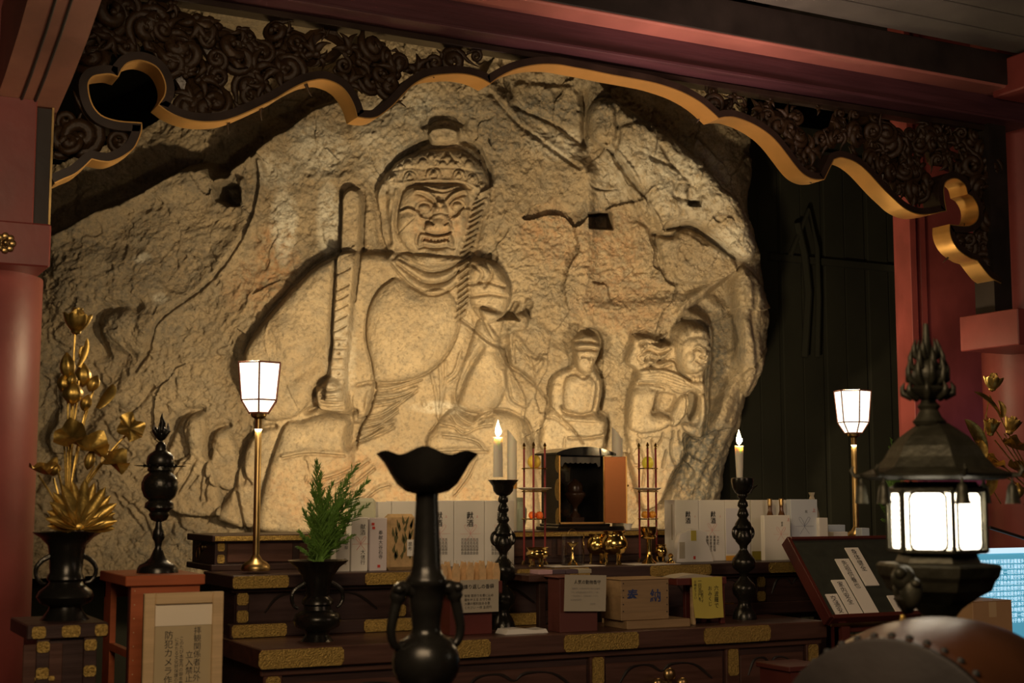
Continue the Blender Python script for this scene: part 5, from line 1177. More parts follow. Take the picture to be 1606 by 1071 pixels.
def bow(t, px, py, Yf_, k, m='pinkink'):
    c = at(px, py, Yf_ - .002); s = sc(px, py, Yf_) * k; mb = MB()
    for sg in (-1, 1): mb.tube([(c.x + sg * x * s, c.y, c.z - y * s) for x, y in spline([(0, 0), (7, -6), (11, -12), (8, -14), (3, -8), (0, 0), (5, 7), (9, 12)], 3)], .0006, 3)
    mb.tube([(c.x - 18 * s, c.y, c.z), (c.x + 18 * s, c.y, c.z)], .0005, 3); mb.build('cord_print', M[m], t)
Yt = 5.66
G = 'white sake gift boxes'
boxes = [(592, 614, 787, 'white sake gift box edge just left of the tall row, behind buff packet'), (614, 663, 786, 'white sake gift box directly behind the buff kelp packet'), (663, 712, 785, 'white sake gift box hidden mostly by the tall black candlestick'),
         (712, 760, 785, 'white sake gift box with calligraphy and name rows, between the candlesticks'), (760, 807, 785, 'white sake gift box directly behind the left altar candlestick')]
for i, (a, c, y, lb) in enumerate(boxes):
    t, X0, X1, zt = slab('sake_box', lb, a + .5, c - .5, y, Yt, .075, Z2, M['paper'], group=G)
    if i >= 2:
        cx_ = (a + c) / 2
        vt(t, '献酒', cx_ + 1, 803, Yt, 12, bold=.012)
        vt(t, '上', cx_ + 12, 808, Yt, 4, 'redink'); bow(t, cx_ + 2, 837, Yt, 1.0)
        for k in range(6): vt(t, '氏名松原会', cx_ - 11 + 4.6 * k, 844, Yt, 5.2)
        mb = MB()
        for k in range(7): q = at(a + 4 + 6.5 * k, 884, Yt); mb.box((q.x, Yt - .0012, q.z - .012), (q.x + .0012, Yt, q.z + .014))
        mb.build('printed_rule', M['cream'], t)
Yq = 5.47
t, X0, X1, zt = slab('gift_box', 'short white wrapped gift box peeking from right behind the conifer sprigs', 527, 549, 838, Yq, .06, Z2, M['paper'], group='small wrapped boxes'); vt(t, '奉献', 543, 850, Yq, 6); vt(t, '御酒', 541, 876, Yq, 5)
t, X0, X1, zt = slab('gift_box', 'narrow white wrapped gift box with red cord bow beside the conifer', 551, 577, 811, Yq, .06, Z2, M['paper'], group='small wrapped boxes'); vt(t, '献酒', 569, 822, Yq, 9); vt(t, '大信行', 569, 862, Yq, 8); bow(t, 566, 853, Yq, .8, 'redink')
lav = mat('lavender_paper', (.70, .64, .66), .6)
t, X0, X1, zt = slab('gift_box', 'lavender wrapped gift box with red seal and brush writing', 580, 607, 812, Yq, .06, Z2, lav, group='small wrapped boxes'); vt(t, '奉献大谷石寺', 597, 832, Yq, 7.5)
for px, py in ((585, 824), (586, 830), (594, 890)): q = at(px, py - 2, Yq); MB().box((q.x - .006, Yq - .0015, q.z - .005), (q.x + .006, Yq, q.z + .006)).build('red_seal', M['redink'], t)
t = thing('kelp_packet', 'plump buff packet of dried kelp with dark leaf print', 'packet', (X_at(630, 890, Yq), Yq + .03, Z2))
bm_ = MB(); X0, X1 = X_at(608, 850, Yq), X_at(652, 850, Yq); zt = Z_at(630, 806, Yq)
bm_.box((X0, Yq, Z2), (X1, Yq + .05, zt), bev=.014).build('wrapper', M['buff'], t)
kp = MB(); kr = random.Random(4)
for k in range(26):
    x = kr.uniform(X0 + .02, X1 - .015); z = kr.uniform(Z2 + .03, zt - .03); kp.prism([(x, z), (x + .006, z + .012), (x + .002 + kr.uniform(-.01, .01), z + .04), (x - .006, z + .014)], Yq - .002, Yq)
kp.build('kelp_strip', mat('kelp_olive', (.10, .10, .03), .5), t)
lbq = MB().box((X_at(638, 850, Yq), Yq - .004, Z_at(640, 872, Yq)), (X_at(649, 850, Yq), Yq - .002, Z_at(640, 846, Yq))).build('label_slip', M['paper'], t); vt(lbq, '昆布', 643, 850, Yq - .004, 7)
pb = MB().box((X_at(552, 800, 5.58), 5.585, Z2 + .16), (X_at(592, 800, 5.58), 5.64, Z_at(570, 781, 5.58)), bev=.012)
tp_, = (thing('plastic_bag', 'pale translucent plastic bag standing behind the small wrapped boxes', 'bag', (X_at(570, 800, 5.58), 5.6, Z2)),)
MB().box((X_at(552, 800, 5.58), 5.585, Z2), (X_at(592, 800, 5.58), 5.64, Z_at(570, 781, 5.58)), bev=.014).build('film', mat('pale_green_film', (.72, .74, .55), .3, spec=.6), tp_)
# right-hand row
Yr = 5.6
rb = [(1059, 1096, 784, 'white sake gift box at the left end of the right row', True), (1097, 1137, 784, 'second white sake gift box from left in the right row', True), (1138, 1177, 784, 'plain white sake gift box right behind the right candlestick', False), (1179, 1238, 784, 'wide cream gift box behind the two small bottles', False)]
for a, c, y, lb, wr in rb:
    t, X0, X1, zt = slab('sake_box', lb, a, c, y, Yr, .09, Z2, M['paper'], group=G)
    if wr:
        cx_ = (a + c) / 2; vt(t, '献酒', cx_ + 1, 802, Yr, 10, bold=.012); vt(t, '上', cx_ + 12, 808, Yr, 3.5, 'redink')
        if a > 1080:
            for k, st_ in enumerate(('奉納者芳', '東京都港区', '高橋建設様', '大谷町')): vt(t, st_, cx_ - 8 + 5.5 * k, 840, Yr, 5)
            bow(t, cx_, 832, Yr, .8)
        else: MB().box((X0 - .0015, Yr + .02, Z2 + .1), (X0, Yr + .03, zt - .02)).build('side_print', M['cream'], t)
    if a == 1138: flat(t, 'orange_band', X0, X1, Z2, Z_at(1157, 871, Yr), Yr, mat('orange_print', (.8, .4, .05), .5)); flat(t, 'wrap_sheet', X0 + .003, X1 - .003, Z_at(1157, 868, Yr), Z_at(1157, 797, Yr), Yr, mat('bluish_paper', (.72, .72, .78), .6))
    if a == 1179: flat(t, 'olive_band', X0, X1, Z2, Z_at(1200, 864, Yr), Yr, mat('olive_print', (.35, .30, .05), .5))
t = thing('plastic_bag', 'clear crumpled plastic bag leaning on the leftmost right-row boxes', 'bag', (X_at(1085, 878, 5.55), 5.55, Z2))
fp = MB(); fo = [(1060, 879), (1063, 850), (1066, 838), (1075, 834), (1085, 829), (1098, 832), (1108, 836), (1106, 848), (1112, 860), (1118, 879)]
fq = [at(x, y, 5.54) for x, y in fo]; fq = [(p.x, p.z) for p in fq]; fq[0] = (fq[0][0], Z2 + .001); fq[-1] = (fq[-1][0], Z2 + .001)
fp.prism(fq, 5.535, 5.562).build('film', mat('clear_film', (.86, .85, .82), .22, alpha=.5, spec=.7), t)
for (x0_, y0_, x1_, y1_, mm) in ((1066, 850, 1074, 876, 'cream'), (1084, 832, 1092, 848, 'yellow'), (1088, 872, 1091, 877, 'redink')):
    a = at(x0_, y1_, 5.533); c = at(x1_, y0_, 5.533); MB().box((a.x, 5.533, a.z), (c.x, 5.535, c.z)).build('wrapped_slip', M[mm], t)
Y5 = 5.5; zbx = Z_at(1220, 869, Y5)
t, X0, X1, zt = slab('gift_box', 'white gift box with faint bow print in front of two small bottles', 1199, 1240, 808, Y5, .03, Z2, M['paper'], group='small wrapped boxes'); bow(t, 1225, 838, Y5, .8, 'pinkink'); vt(t, '御供', 1226, 818, Y5, 4); vt(t, '上', 1236, 812, Y5, 6, 'redink')
for px in (1208, 1226):
    c = at(px, 808, 5.56); s = sc(px, 800, 5.56); t = thing('small_bottle', 'small brown bottle with gold cap, ' + ('left' if px < 1215 else 'right') + ' of the pair behind the gift box', 'bottle', (c.x, 5.562, Z2), 'pair of brown bottles')
    MB().lathe([(7 * s, 0), (7 * s, 60 * s), (5 * s, 70 * s), (3.2 * s, 76 * s), (3 * s, 84 * s)], (c.x, 5.562, Z2), 16).build('glass_body', mat('brown_glass', (.12, .05, .015), .12), t, True)
    MB().lathe([(3.6 * s, 84 * s), (3.6 * s, 94 * s), (3 * s, 95 * s)], (c.x, 5.562, Z2), 14).build('cap', M['oldbrass'], t, True)
blu = mat('pale_blue_paper', (.66, .72, .80), .6)
t, X0, X1, zt = slab('gift_box', 'pale blue-white gift box with looped cord print, right of the bottles', 1241, 1283, 783, 5.56, .035, Z2, blu, group='small wrapped boxes'); bow(t, 1262, 825, 5.56, 1.0, 'blueink'); vt(t, '祝', 1264, 800, 5.56, 5); vt(t, '上', 1276, 797, 5.56, 7, 'redink')
t, X0, X1, zt = slab('gift_box', 'slim white box at the right end of the offerings', 1285, 1299, 812, 5.54, .05, Z2, M['paper'], group='small wrapped boxes')
t = thing('bottle_bag', 'tied cream cloth bag behind the slim white box', 'bag', (X_at(1287, 840, 5.62), 5.63, Z2)); c = at(1283, 840, 5.61); s = sc(1287, 840, 5.63)
MB().lathe([(12 * s, 0), (13 * s, 30 * s), (11 * s, 70 * s), (6 * s, 88 * s), (3 * s, 96 * s), (5 * s, 102 * s), (2 * s, 102 * s)], (c.x, 5.65, Z2), 16, wav=.08, wn=5).build('cloth', M['cream'], t, True)
# small packages, blue light put into their colour, right of the altar, on the side table
pk = mat('blue_lit_packet', (.60, .70, .80), .4)
for (x0_, x1_, y0_, y1_, Yk, mm, lb) in ((1300, 1326, 842, 823, 5.72, pk, 'flat blue-lit packet beside the right lamp'), (1308, 1330, 845, 834, 5.66, M['paper'], 'small white carton in front of the blue-lit packet'), (1352, 1364, 845, 828, 5.70, pk, 'small upright blue-lit carton right of the lamp pole')):
    slab('small_carton', lb, x0_, x1_, y1_, Yk, .05, zst, mm, group='small cartons on the side table')
# celadon vase behind the boxes
c = at(813, 829, 5.90); s = sc(807, 800, 5.86); t = thing('celadon_vase', 'pale green glazed vase on the back step behind the left candlestick', 'vase', (c.x, c.y, Z3))
MB().lathe([(9 * s, 0), (13 * s, 18 * s), (13.5 * s, 34 * s), (8 * s, 42 * s), (7 * s, 46 * s), (11 * s, 52 * s), (9 * s, 51 * s), (5 * s, 40 * s)], (c.x, c.y, Z3), 28).build('body', M['celadon'], t, True)

# ------------------------------------------------------------------ fruit racks
def rack(px, label, Yk, fruits, poles, dishx):
    s = sc(px, 800, Yk); c = at(px, 880, Yk); t = thing('fruit_rack', label, 'rack', (c.x, Yk, Z2), 'tiered red-pole fruit racks')
    w = .5 * (poles[1] - poles[0]) * s; zz = lambda y: Z_at(px, y, Yk)
    for k in range(3):
        a = math.pi / 2 + .5 + k * 2 * math.pi / 3; x, y = c.x + w * 1.12 * math.cos(a), Yk + w * 1.12 * math.sin(a)
        p = MB().tube([(x, y, Z2 + .02), (x, y, zz(704))], .0048, 8).build('pole', M['crimson'] if False else mat('red_lacquer_pole', (.24, .03, .03), .3), t, True)
        MB().lathe([(.004, 0), (.006, .004), (.003, .008), (.0075, .014), (.006, .02), (.001, .030)], (x, y, zz(704)), 10).build('brass_finial', M['brass'], p, True)
        for ys in (735, 771, 814): MB().lathe([(.0055, -.002), (.0055, .004)], (x, y, zz(ys)), 8).build('collar', M['brass'], p, True)
        MB().tube([(x, y, Z2 + .02), (x + .008 * math.cos(a), y + .008 * math.sin(a), Z2 + .001)], [.005, .007], 6).build('foot', M['oldbrass'], p, True)
    for ys in (735, 771, 814): MB().lathe([(w * 1.15, -.002), (w * 1.22, .001), (w * 1.18, .003)], (c.x, Yk, zz(ys)), 20).build('shelf', M['brass'], t, True)
    cup = MB(); n = 22
    cup.lathe([(w * .5, 0), (w * 1.1, .003), (w * 1.55, .012), (w * 1.5, .014), (w * 1.0, .006)], (c.x, Yk, zz(771) + .004), n * 2, wav=.05, wn=n // 2).build('paper_doily', M['paper'], t, True)
    for (fx, fy, rx, ry_, colr, nm, lb) in fruits:
        f = at(fx, fy, Yk); base = f.z - ry_ * s
        ft = thing(nm, lb, 'fruit', (f.x, Yk, base), None)
        prof = [(rx * s * math.sin(math.pi * i / 12) ** .85 + .0005, ry_ * s * (1 - math.cos(math.pi * i / 12)) - (.003 if i in (0, 12) else 0) * (1 if i == 12 else 0)) for i in range(13)]
        MB().lathe(prof, (f.x, Yk, base), 22, wav=.02, wn=5).build('flesh', colr, ft, True, 80)
        MB().tube([(f.x, Yk, base + 2 * ry_ * s - .004), (f.x + .001, Yk, base + 2 * ry_ * s + .003)], [.0018, .0012], 6).build('stalk', M['leaf'], ft)
    return t
yel = mat('yellow_fruit_skin', (.95, .68, .10), .4, noise=.2, nscale=30); org_ = mat('orange_red_fruit_skin', (.95, .2, .04), .3); per = mat('persimmon_skin', (.9, .42, .06), .35); lem = mat('lemon_yellow_skin', (.95, .88, .10), .4)
rack(838, 'red-pole tiered fruit rack left of the open shrine', 5.6, [(838, 724, 10.5, 10.5, yel, 'yellow_fruit', 'orange-yellow citrus on the top shelf of the left fruit rack'), (835, 808, 6, 6, org_, 'orange_fruit', 'orange-red fruit low on the left rack, left of its pair'), (846, 808, 6, 6, org_, 'orange_fruit', 'orange-red fruit low on the left rack, right of its pair')], (821, 855), 843)
rack(1017, 'red-pole tiered fruit rack right of the open shrine', 5.6, [(1016, 726, 9, 10, lem, 'yellow_fruit', 'lemon-yellow fruit on the top shelf of the right fruit rack'), (1012, 807, 6, 5.6, per, 'persimmon', 'orange persimmon low on the right rack, left of its pair'), (1023, 807, 6, 5.6, per, 'persimmon', 'orange persimmon low on the right rack, right of its pair')], (1003, 1030), 1035)
def brass_dish(px, py0, Yk, r, label, prof=None, legs=True, h=24, name='brass_bowl'):
    c = at(px, py0, Yk); s = sc(px, py0, Yk); t = thing(name, label, 'bowl', (c.x, Yk, Z2)); h_ = h * s
    prof = prof or [(.2, .35), (.7, .42), (.98, .6), (1, .72), (.86, .80), (.84, .86), (.95, .95), (1.0, 1.0), (.9, .98), (.7, .8), (.1, .7)]
    MB().lathe([(max(.001, a * r * s), q * h_) for a, q in prof], (c.x, Yk, Z2), 36).build('bowl', M['brass'], t, True, 60)
    if legs:
        for k in range(3):
            a = .4 + k * 2.09; x, y = c.x + .55 * r * s * math.cos(a), Yk + .55 * r * s * math.sin(a)
            MB().tube([(x, y, Z2 + h_ * .5), (x + .12 * r * s * math.cos(a), y + .12 * r * s * math.sin(a), Z2 + h_ * .25), (x + .05 * r * s * math.cos(a), y, Z2 + h_ * .1), (x + .15 * r * s * math.cos(a), y + .1 * r * s * math.sin(a), Z2)], [.2 * r * s, .13 * r * s, .08 * r * s, .12 * r * s], 8).build('leg', M['brass'], t, True)
    return t
brass_dish(843, 878, 5.48, 18, 'shallow brass footed dish in front of the left fruit rack', h=30)
pot = [(.3, .30), (.75, .36), (.98, .52), (1, .66), (.86, .80), (.72, .86), (.72, .92), (.84, 1.0), (.80, 1.0), (.6, .9), (.1, .6)]
brass_dish(964, 880, 5.50, 21, 'larger polished brass tripod censer before the shrine', pot, h=52, name='brass_censer')
brass_dish(938, 878, 5.60, 18, 'smaller brass pot half hidden left of the larger brass censer', pot, h=46, name='brass_censer')
brass_dish(1037, 876, 5.56, 10, 'small brass footed pot right of the tall brass goblet', pot, h=28)
brass_dish(1052, 880, 5.46, 9, 'tiny brass stand at the foot of the leftmost right-row box', [(1, 0), (.6, .2), (.3, .5), (.5, .8), (.2, 1)], legs=False, h=16, name='brass_rest')
c = at(1018, 879, 5.47); s = sc(1018, 850, 5.47); t = thing('brass_goblet', 'tall embossed brass goblet in front of the right fruit rack', 'goblet', (c.x, 5.47, Z2))
MB().lathe([(12 * s, 0), (11 * s, 3 * s), (5 * s, 9 * s), (3.6 * s, 20 * s), (4.2 * s, 38 * s)], (c.x, 5.47, Z2), 28).build('foot', M['brass'], t, True, 60)
MB().lathe([(4 * s, 38 * s), (11 * s, 40 * s), (12.5 * s, 43 * s), (10 * s, 45 * s), (12 * s, 50 * s), (13 * s, 58 * s), (12 * s, 58 * s), (9 * s, 48 * s), (.5 * s, 46 * s)], (c.x, 5.47, Z2), 32, wav=.03, wn=14).build('cup', M['brass'], t, True, 60)
# glass cylinder with small brass stand
c = at(898, 880, 5.48); s = sc(898, 850, 5.48); t = thing('glass_cylinder', 'clear glass cylinder shielding a small brass lamp stand', 'glass', (c.x, 5.48, Z2))
gl = mat('clear_glass', (.95, .97, 1.0), .02, trans=1.0); MB().lathe([(18.5 * s, .002), (18.5 * s, 49 * s), (17.6 * s, 49 * s), (17.6 * s, .004)], (c.x, 5.48, Z2), 40).build('glass_wall', gl, t, True, 60)
MB().tube([(c.x + 8 * s * math.cos(a), 5.48, Z2 + 48 * s + 9 * s * math.sin(a)) for a in np.linspace(0, math.pi, 12)], .0012, 6).build('wire_handle', M['oldbrass'], t, True)
t2_ = thing('brass_lamp_stand', 'small turned brass stand inside the clear glass cylinder', 'lamp stand', (c.x, 5.48, Z2 + .004))
MB().lathe([(9 * s, .0), (7 * s, 3 * s), (3 * s, 7 * s), (4 * s, 12 * s), (2 * s, 16 * s), (3 * s, 22 * s), (2 * s, 27 * s), (9 * s, 33 * s), (9 * s, 35 * s), (1 * s, 34 * s)], (c.x, 5.48, Z2 + .004), 20).build('stem', M['brass'], t2_, True, 60)
for (x0_, x1_, yk, lb) in ((863, 942, 5.44, 'white paper mat under the glass cylinder'), (988, 1060, 5.44, 'white paper mat under the brass goblet')):
    X0, X1 = X_at(x0_, 882, yk), X_at(x1_, 882, yk); o = MB().box((X0, 5.40, Z2 + .0), (X1, 5.56, Z2 + .0022)).build('paper_mat', M['paper']); tag(solo(o), lb, 'mat', 'white paper mats')
    o.location.z = Z2

# ------------------------------------------------------------------ shrine cabinet on the back step
Yh = 5.84; s = sc(910, 760, Yh); X0, X1 = X_at(879, 770, Yh), X_at(946, 770, Yh); z0, z1 = Z3 + .03, Z_at(912, 715, Yh); D = .17
sh = thing('shrine_cabinet', 'black lacquer shrine cabinet with open door toned copper by candlelight', 'shrine', ((X0 + X1) / 2, Yh + D / 2, Z3))
th = .009; blk = mat('black_lacquer', (.012, .011, .010), .15, coat=.6)
MB().box((X0 - .03, Yh - .03, Z3), (X1 + .10, Yh + D + .02, Z3 + .018), bev=.004).build('base', blk, sh)
MB().box((X0 - .015, Yh - .015, Z3 + .018), (X1 + .03, Yh + D + .01, z0), bev=.003).build('plinth', blk, sh)
for nm, a, c in (('side_wall', (X0 - th, Yh, z0), (X0, Yh + D, z1)), ('side_wall', (X1, Yh, z0), (X1 + th, Yh + D, z1)), ('back_wall', (X0, Yh + D - th, z0), (X1, Yh + D, z1)), ('ceiling_board', (X0 - th, Yh, z1), (X1 + th, Yh + D, z1 + th))): MB().box(a, c).build(nm, blk, sh)
for a, c in (((X0 - th, Yh - .003, z0), (X0 - .002, Yh, z1)), ((X1, Yh - .003, z0), (X1 + th * .7, Yh, z1)), ((X0 - th, Yh - .003, z0), (X1 + th, Yh, z0 + .008))): MB().box(a, c).build('gilt_edge', M['rimgold'], sh)
# roof: shallow curved hip
rf = MB(); nR = 10; zr = z1 + th
R0 = [(X0 - .035 + (X1 - X0 + .09) * i / nR, zr + .004 + .030 * math.sin(math.pi * i / nR) ** .8) for i in range(nR + 1)]
rf.prism(R0 + [(X1 + .055, zr - .006), (X0 - .035, zr - .006)], Yh - .03, Yh + D + .02).build('roof', blk, sh, True, 40)
vl = MB(); nV = 24; vp = [(X0 + .008 + (X1 - X0 - .016) * i / nV, z1 - .030 - .006 * abs(math.sin(i * math.pi / 3)) - (.016 if i in (0, 1, nV - 1, nV) else 0)) for i in range(nV + 1)]
vl.prism(vp + [(X1 - .008, z1 - .004), (X0 + .008, z1 - .004)], Yh + .012, Yh + .018).build('carved_valance', mat('grey_carving', (.10, .095, .085), .5), sh)
for zc_, r in ((z1 - .035, .045), ((z0 + z1) / 2, .052), (z0 + .03, .045)):
    mb = MB(); P = [(Yh + .002 + (r * .62) * math.cos(a) * 1.0, zc_ + r * math.sin(a)) for a in np.linspace(-math.pi / 2, math.pi / 2, 9)]
    P = [(Yh + .002, zc_ - r)] + P[1:-1] + [(Yh + .002, zc_ + r)]
    mb.add([(X0 - th - .003, y, z) for y, z in P] + [(X0 - th, y, z) for y, z in P], [tuple(range(9)), tuple(range(17, 8, -1))] + [(i, (i + 1) % 9, 9 + (i + 1) % 9, 9 + i) for i in range(9)]); mb.build('gilt_fitting', M['plate'], sh)
# open door, hinged on the right jamb and swung out
hx, hy = X1 + th, Yh; q = at(988, 770, 5.80); W_ = .15; an = math.asin(min(.95, (Yh - 5.765) / W_)); T = Matrix.Translation((hx, hy, 0)) @ Matrix.Rotation(-an, 4, 'Z')
dr = MB().box((0, -.006, z0 + .002), (X_at(986, 770, 5.78) - hx + .008, .006, z1 - .002), T=T, bev=.001).build('door', mat('candlelight_lacquer', (.42, .15, .05), .25, .8, coat=.5), sh)  # copper base colour stands in for candlelight reflected in the door
wd_ = X_at(986, 770, 5.78) - hx + .008
MB().box((wd_ - .004, -.008, z0), (wd_ + .002, .008, z1), T=T).build('gilt_edge', M['rimgold'], dr); MB().ball(T @ Vector((wd_ + .006, 0, (z0 + z1) / 2 + .02)), .005, 8, 6).build('knob', M['oldbrass'], dr, True)
# reliquary inside
c = at(903, 812, Yh + .07); s = sc(903, 780, Yh + .07); rq = thing('wooden_reliquary', 'dark turned wooden reliquary jar inside the open shrine', 'jar', (c.x, Yh + .075, z0 + .001))
dw_ = mat('dark_turned_wood', (.045, .022, .012), .28)
MB().box((c.x - 11 * s, Yh + .045, z0), (c.x + 11 * s, Yh + .105, z0 + 10 * s), bev=.002).build('foot', dw_, rq)
lp_ = [(9, 10), (8, 14), (4, 18), (3.5, 24), (5, 28), (10, 33), (14, 40), (17, 45), (16, 48), (12, 50), (12.5, 56), (11, 62), (6, 66), (2, 69), (1, 70)]
MB().lathe([(r * s, z * s) for r, z in lp_], (c.x, Yh + .075, z0), 28).build('jar', dw_, rq, True, 50)
MB().box((X0, Yh, z0 - .001), (X1, Yh + D - th, z0 + .0)).build('floor_board', blk, sh)
wp = MB().lathe([(.012, 0), (.022, .03), (.020, .03)], (X_at(985, 826, 5.80), 5.80, Z3), 20).build('white_cup', M['paper'], None, True); tag(solo(wp), 'small white porcelain cup beside the shrine door', 'cup'); wp.location.z = Z3

# ------------------------------------------------------------------ things standing on the front step
def bx(t, nm, x0_, x1_, zb, zt, Y0, Y1, m, bev=.002, py=930): return MB().box((X_at(x0_, py, Y0), Y0, zb), (X_at(x1_, py, Y0), Y1, zt), bev=bev).build(nm, m, t)
# incense-bag stand
Ya = 5.12; t = thing('incense_stand', 'dark red display stand with handwritten sign, holding buff incense bags', 'stand', (X_at(742, 970, Ya), Ya + .06, Z1)); ztS = Z_at(745, 912, Ya)
bx(t, 'front_board', 697, 788, ztS - .045, ztS, Ya, Ya + .012, M['crimson']); bx(t, 'shelf', 697, 788, ztS - .05, ztS - .045, Ya + .012, Ya + .14, M['crimson']); bx(t, 'body', 706, 772, Z1, ztS - .05, Ya + .02, Ya + .13, M['crimson'])
sg = MB().box((X_at(722, 930, Ya - .006), Ya - .006, Z_at(750, 960, Ya)), (X_at(782, 930, Ya - .006), Ya - .004, Z_at(750, 909, Ya))).build('paper_sign', M['cream'], t)
s = sc(750, 930, Ya)
def ht(par, s_, px, py, Yk, h, m='ink', al='LEFT', bold=0, ux=XA, lean=0): p = at(px, py, Yk); return text('lettering', s_, (p.x, Yk - .001, p.z), ux, ZA, h * sc(px, py, Yk), M[m], par, align=al, bold=bold)
ht(sg, '縁り返しの香袋', 727, 921, Ya - .006, 7.6, bold=.012)
for k, st_ in enumerate(('御祓 御祈りを香に込め', '願を叶える お守り袋', '大願の御利益ある香', 'ください 一体 五百円')): ht(sg, st_, 728, 935 + 6.2 * k, Ya - .006, 5.0)
rn = random.Random(6)
for k in range(9):
    px = 694 + k * 10.6; Yk = Ya + .02 + .035 * (k % 2); x = X_at(px, 900, Yk); w_ = .026; zt = Z_at(px, 884 - rn.uniform(0, 6) + (6 if k == 0 else 0), Yk); zb = ztS - .045
    t = thing('incense_bag', ('leftmost', 'second from left', 'third from left', 'fourth from left', 'middle', 'fourth from right', 'third from right', 'second from right', 'rightmost')[k] + ' buff paper incense bag in the row above the handwritten sign', 'bag', (x, Yk + .008, zb), 'buff incense bags in a row'); mb = MB()
    mb.prism([(x - w_ / 2, zb), (x + w_ / 2, zb), (x + w_ / 2 + .002, zb + (zt - zb) * .7), (x + w_ * .3, zt), (x, zt - .003), (x - w_ * .3, zt + .002), (x - w_ / 2 - .002, zb + (zt - zb) * .75)], Yk, Yk + .015, T=Matrix.Translation((x, Yk, zb)) @ Matrix.Rotation(rn.uniform(-.12, .12), 4, 'Y') @ Matrix.Translation((-x, -Yk, -zb))).build('pouch', mat('buff_pouch', (.78, .52, .26), .7, noise=.2, nscale=40), t)
    MB().box((x - .004, Yk - .001, zb + .03), (x + .004, Yk, zb + .045)).build('stamp', M['redframe'], t)
# white folded paper on the step
o = MB().prism([(X_at(791, 990, 5.08), Z1), (X_at(858, 985, 5.08), Z1), (X_at(858, 985, 5.08) - .01, Z1 + .016), (X_at(838, 985, 5.08), Z1 + .012), (X_at(820, 985, 5.08), Z1 + .02), (X_at(795, 985, 5.08), Z1 + .018)], 5.07, 5.16).build('folded_cloth', M['paper']); tag(solo(o), 'white folded cloth lying at the foot of the left candlestick', 'cloth')
# small dark table + red box + printed sign
Yd = 5.16; t = thing('small_offering_table', 'small dark brown table right of the left candlestick', 'table', (X_at(860, 980, Yd), Yd + .07, Z1)); zd_ = Z_at(860, 901, Yd)
bx(t, 'table_top', 830, 895, zd_ - .028, zd_, Yd, Yd + .15, M['lacq'], .003); bx(t, 'leg', 846, 856, Z1, zd_ - .028, Yd + .03, Yd + .06, M['lacqd']); bx(t, 'leg', 884, 892, Z1, zd_ - .028, Yd + .05, Yd + .08, M['lacqd']); bx(t, 'brace', 856, 884, Z1 + .05, Z1 + .075, Yd + .04, Yd + .055, M['lacqd'])
for (x0_, x1_, cl, nm, lb) in ((845, 867, (.60, .38, .42), 'pink_packet', 'small pink packet on the small dark table'), (868, 887, (.10, .07, .09), 'dark_packet', 'dark packet between pink and grey ones on the small table'), (888, 907, (.08, .06, .08), 'dark_packet', 'dark packet nearest the grey packet on the small table'), (908, 928, (.42, .38, .28), 'grey_packet', 'grey packet above the printed paper sign')):
    Yk = Yd + .01; o = MB().box((X_at(x0_, 898, Yk), Yk, zd_), (X_at(x1_, 898, Yk), Yk + .08, zd_ + .018), bev=.002).build(nm, mat(nm + '_paper', cl, .5)); tag(solo(o), lb, 'packet')
t = thing('donation_box', 'dark red donation box with a printed paper sign taped on', 'box', (X_at(906, 985, 5.04), 5.09, Z1)); zb_x = zd_ 
bx(t, 'carton', 878, 937, Z1, Z_at(900, 906, 5.04), 5.04, 5.14, mat('plum_red_box', (.12, .035, .028), .5)); bx(t, 'lid', 875, 940, Z_at(900, 906, 5.04), zd_ - .003, 5.03, 5.15, mat('plum_red_box', (.12, .035, .028), .5))
T = Matrix.Translation(at(918, 930, 5.02)) @ Matrix.Rotation(math.radians(2), 4, 'Y'); s = sc(918, 930, 5.02); hw_, hh_ = (X_at(951, 930, 5.02) - X_at(886, 930, 5.02)) / 2, 28 * s
sg = MB().box((-hw_, -.001, -hh_), (hw_, .001, hh_), T=T).build('paper_sign', M['cream'], t); ux = (T.to_3x3() @ XA)
ht(sg, '人気の動物香守', 900, 913, 5.018, 7, al='LEFT', ux=ux)
gi = mat('grey_print', (.35, .33, .30), .7); MATS['gp'] = gi; M['greyink'] = gi
for k, st_ in enumerate(('「御香守」は幸せを呼ぶ香りの御守', 'です。御利益を授かります。一体', '一つを大切に、お持ち帰り下さい', 'お納め五百円')): ht(sg, st_, 894, 923 + 5.8 * k, 5.018, 3.4, 'greyink', ux=ux)
ht(sg, '大谷寺', 925, 947, 5.018, 3.4, 'greyink', ux=ux)
# offertory box
Yo = 5.05; zo0 = Z1 + .035; X0, X1 = X_at(974, 940, Yo), X_at(1049, 940, Yo); zo1 = Z_at(1010, 907, Yo)
t = thing('offertory_box', 'plain aged pine offertory box with two blue characters', 'box', ((X0 + X1) / 2, Yo + .07, zo0))
MB().box((X0, Yo, zo0), (X1, Yo + .16, zo1 - .006), bev=.002).build('carton', M['pine'], t); MB().box((X0 - .004, Yo - .004, zo1 - .006), (X1 + .004, Yo + .164, zo1), bev=.002).build('lid', M['pine'], t)
for px, ch_ in ((992, '奉'), (1028, '納')): p = at(px, 935.5, Yo); text('lettering', ch_, (p.x, Yo - .001, p.z), XA, ZA, 21 * sc(px, 935, Yo), M['blueink'], t, bold=.02)
nl = MB()
for px in (977.5, 1046):
    for k in range(5): p = at(px, 915 + 11 * k, Yo); nl.ball((p.x, Yo - .001, p.z), (.003, .002, .003), 8, 4)
nl.build('nail', M['ink'], t)
o = MB().box((X_at(984, 972, Yo - .02), Yo - .02, Z1), (X_at(1083, 972, Yo - .02), Yo + .17, Z1 + .034), bev=.003).build('pine_plinth', M['pine']); tag(solo(o), 'thick pine slab under the offertory box', 'slab')
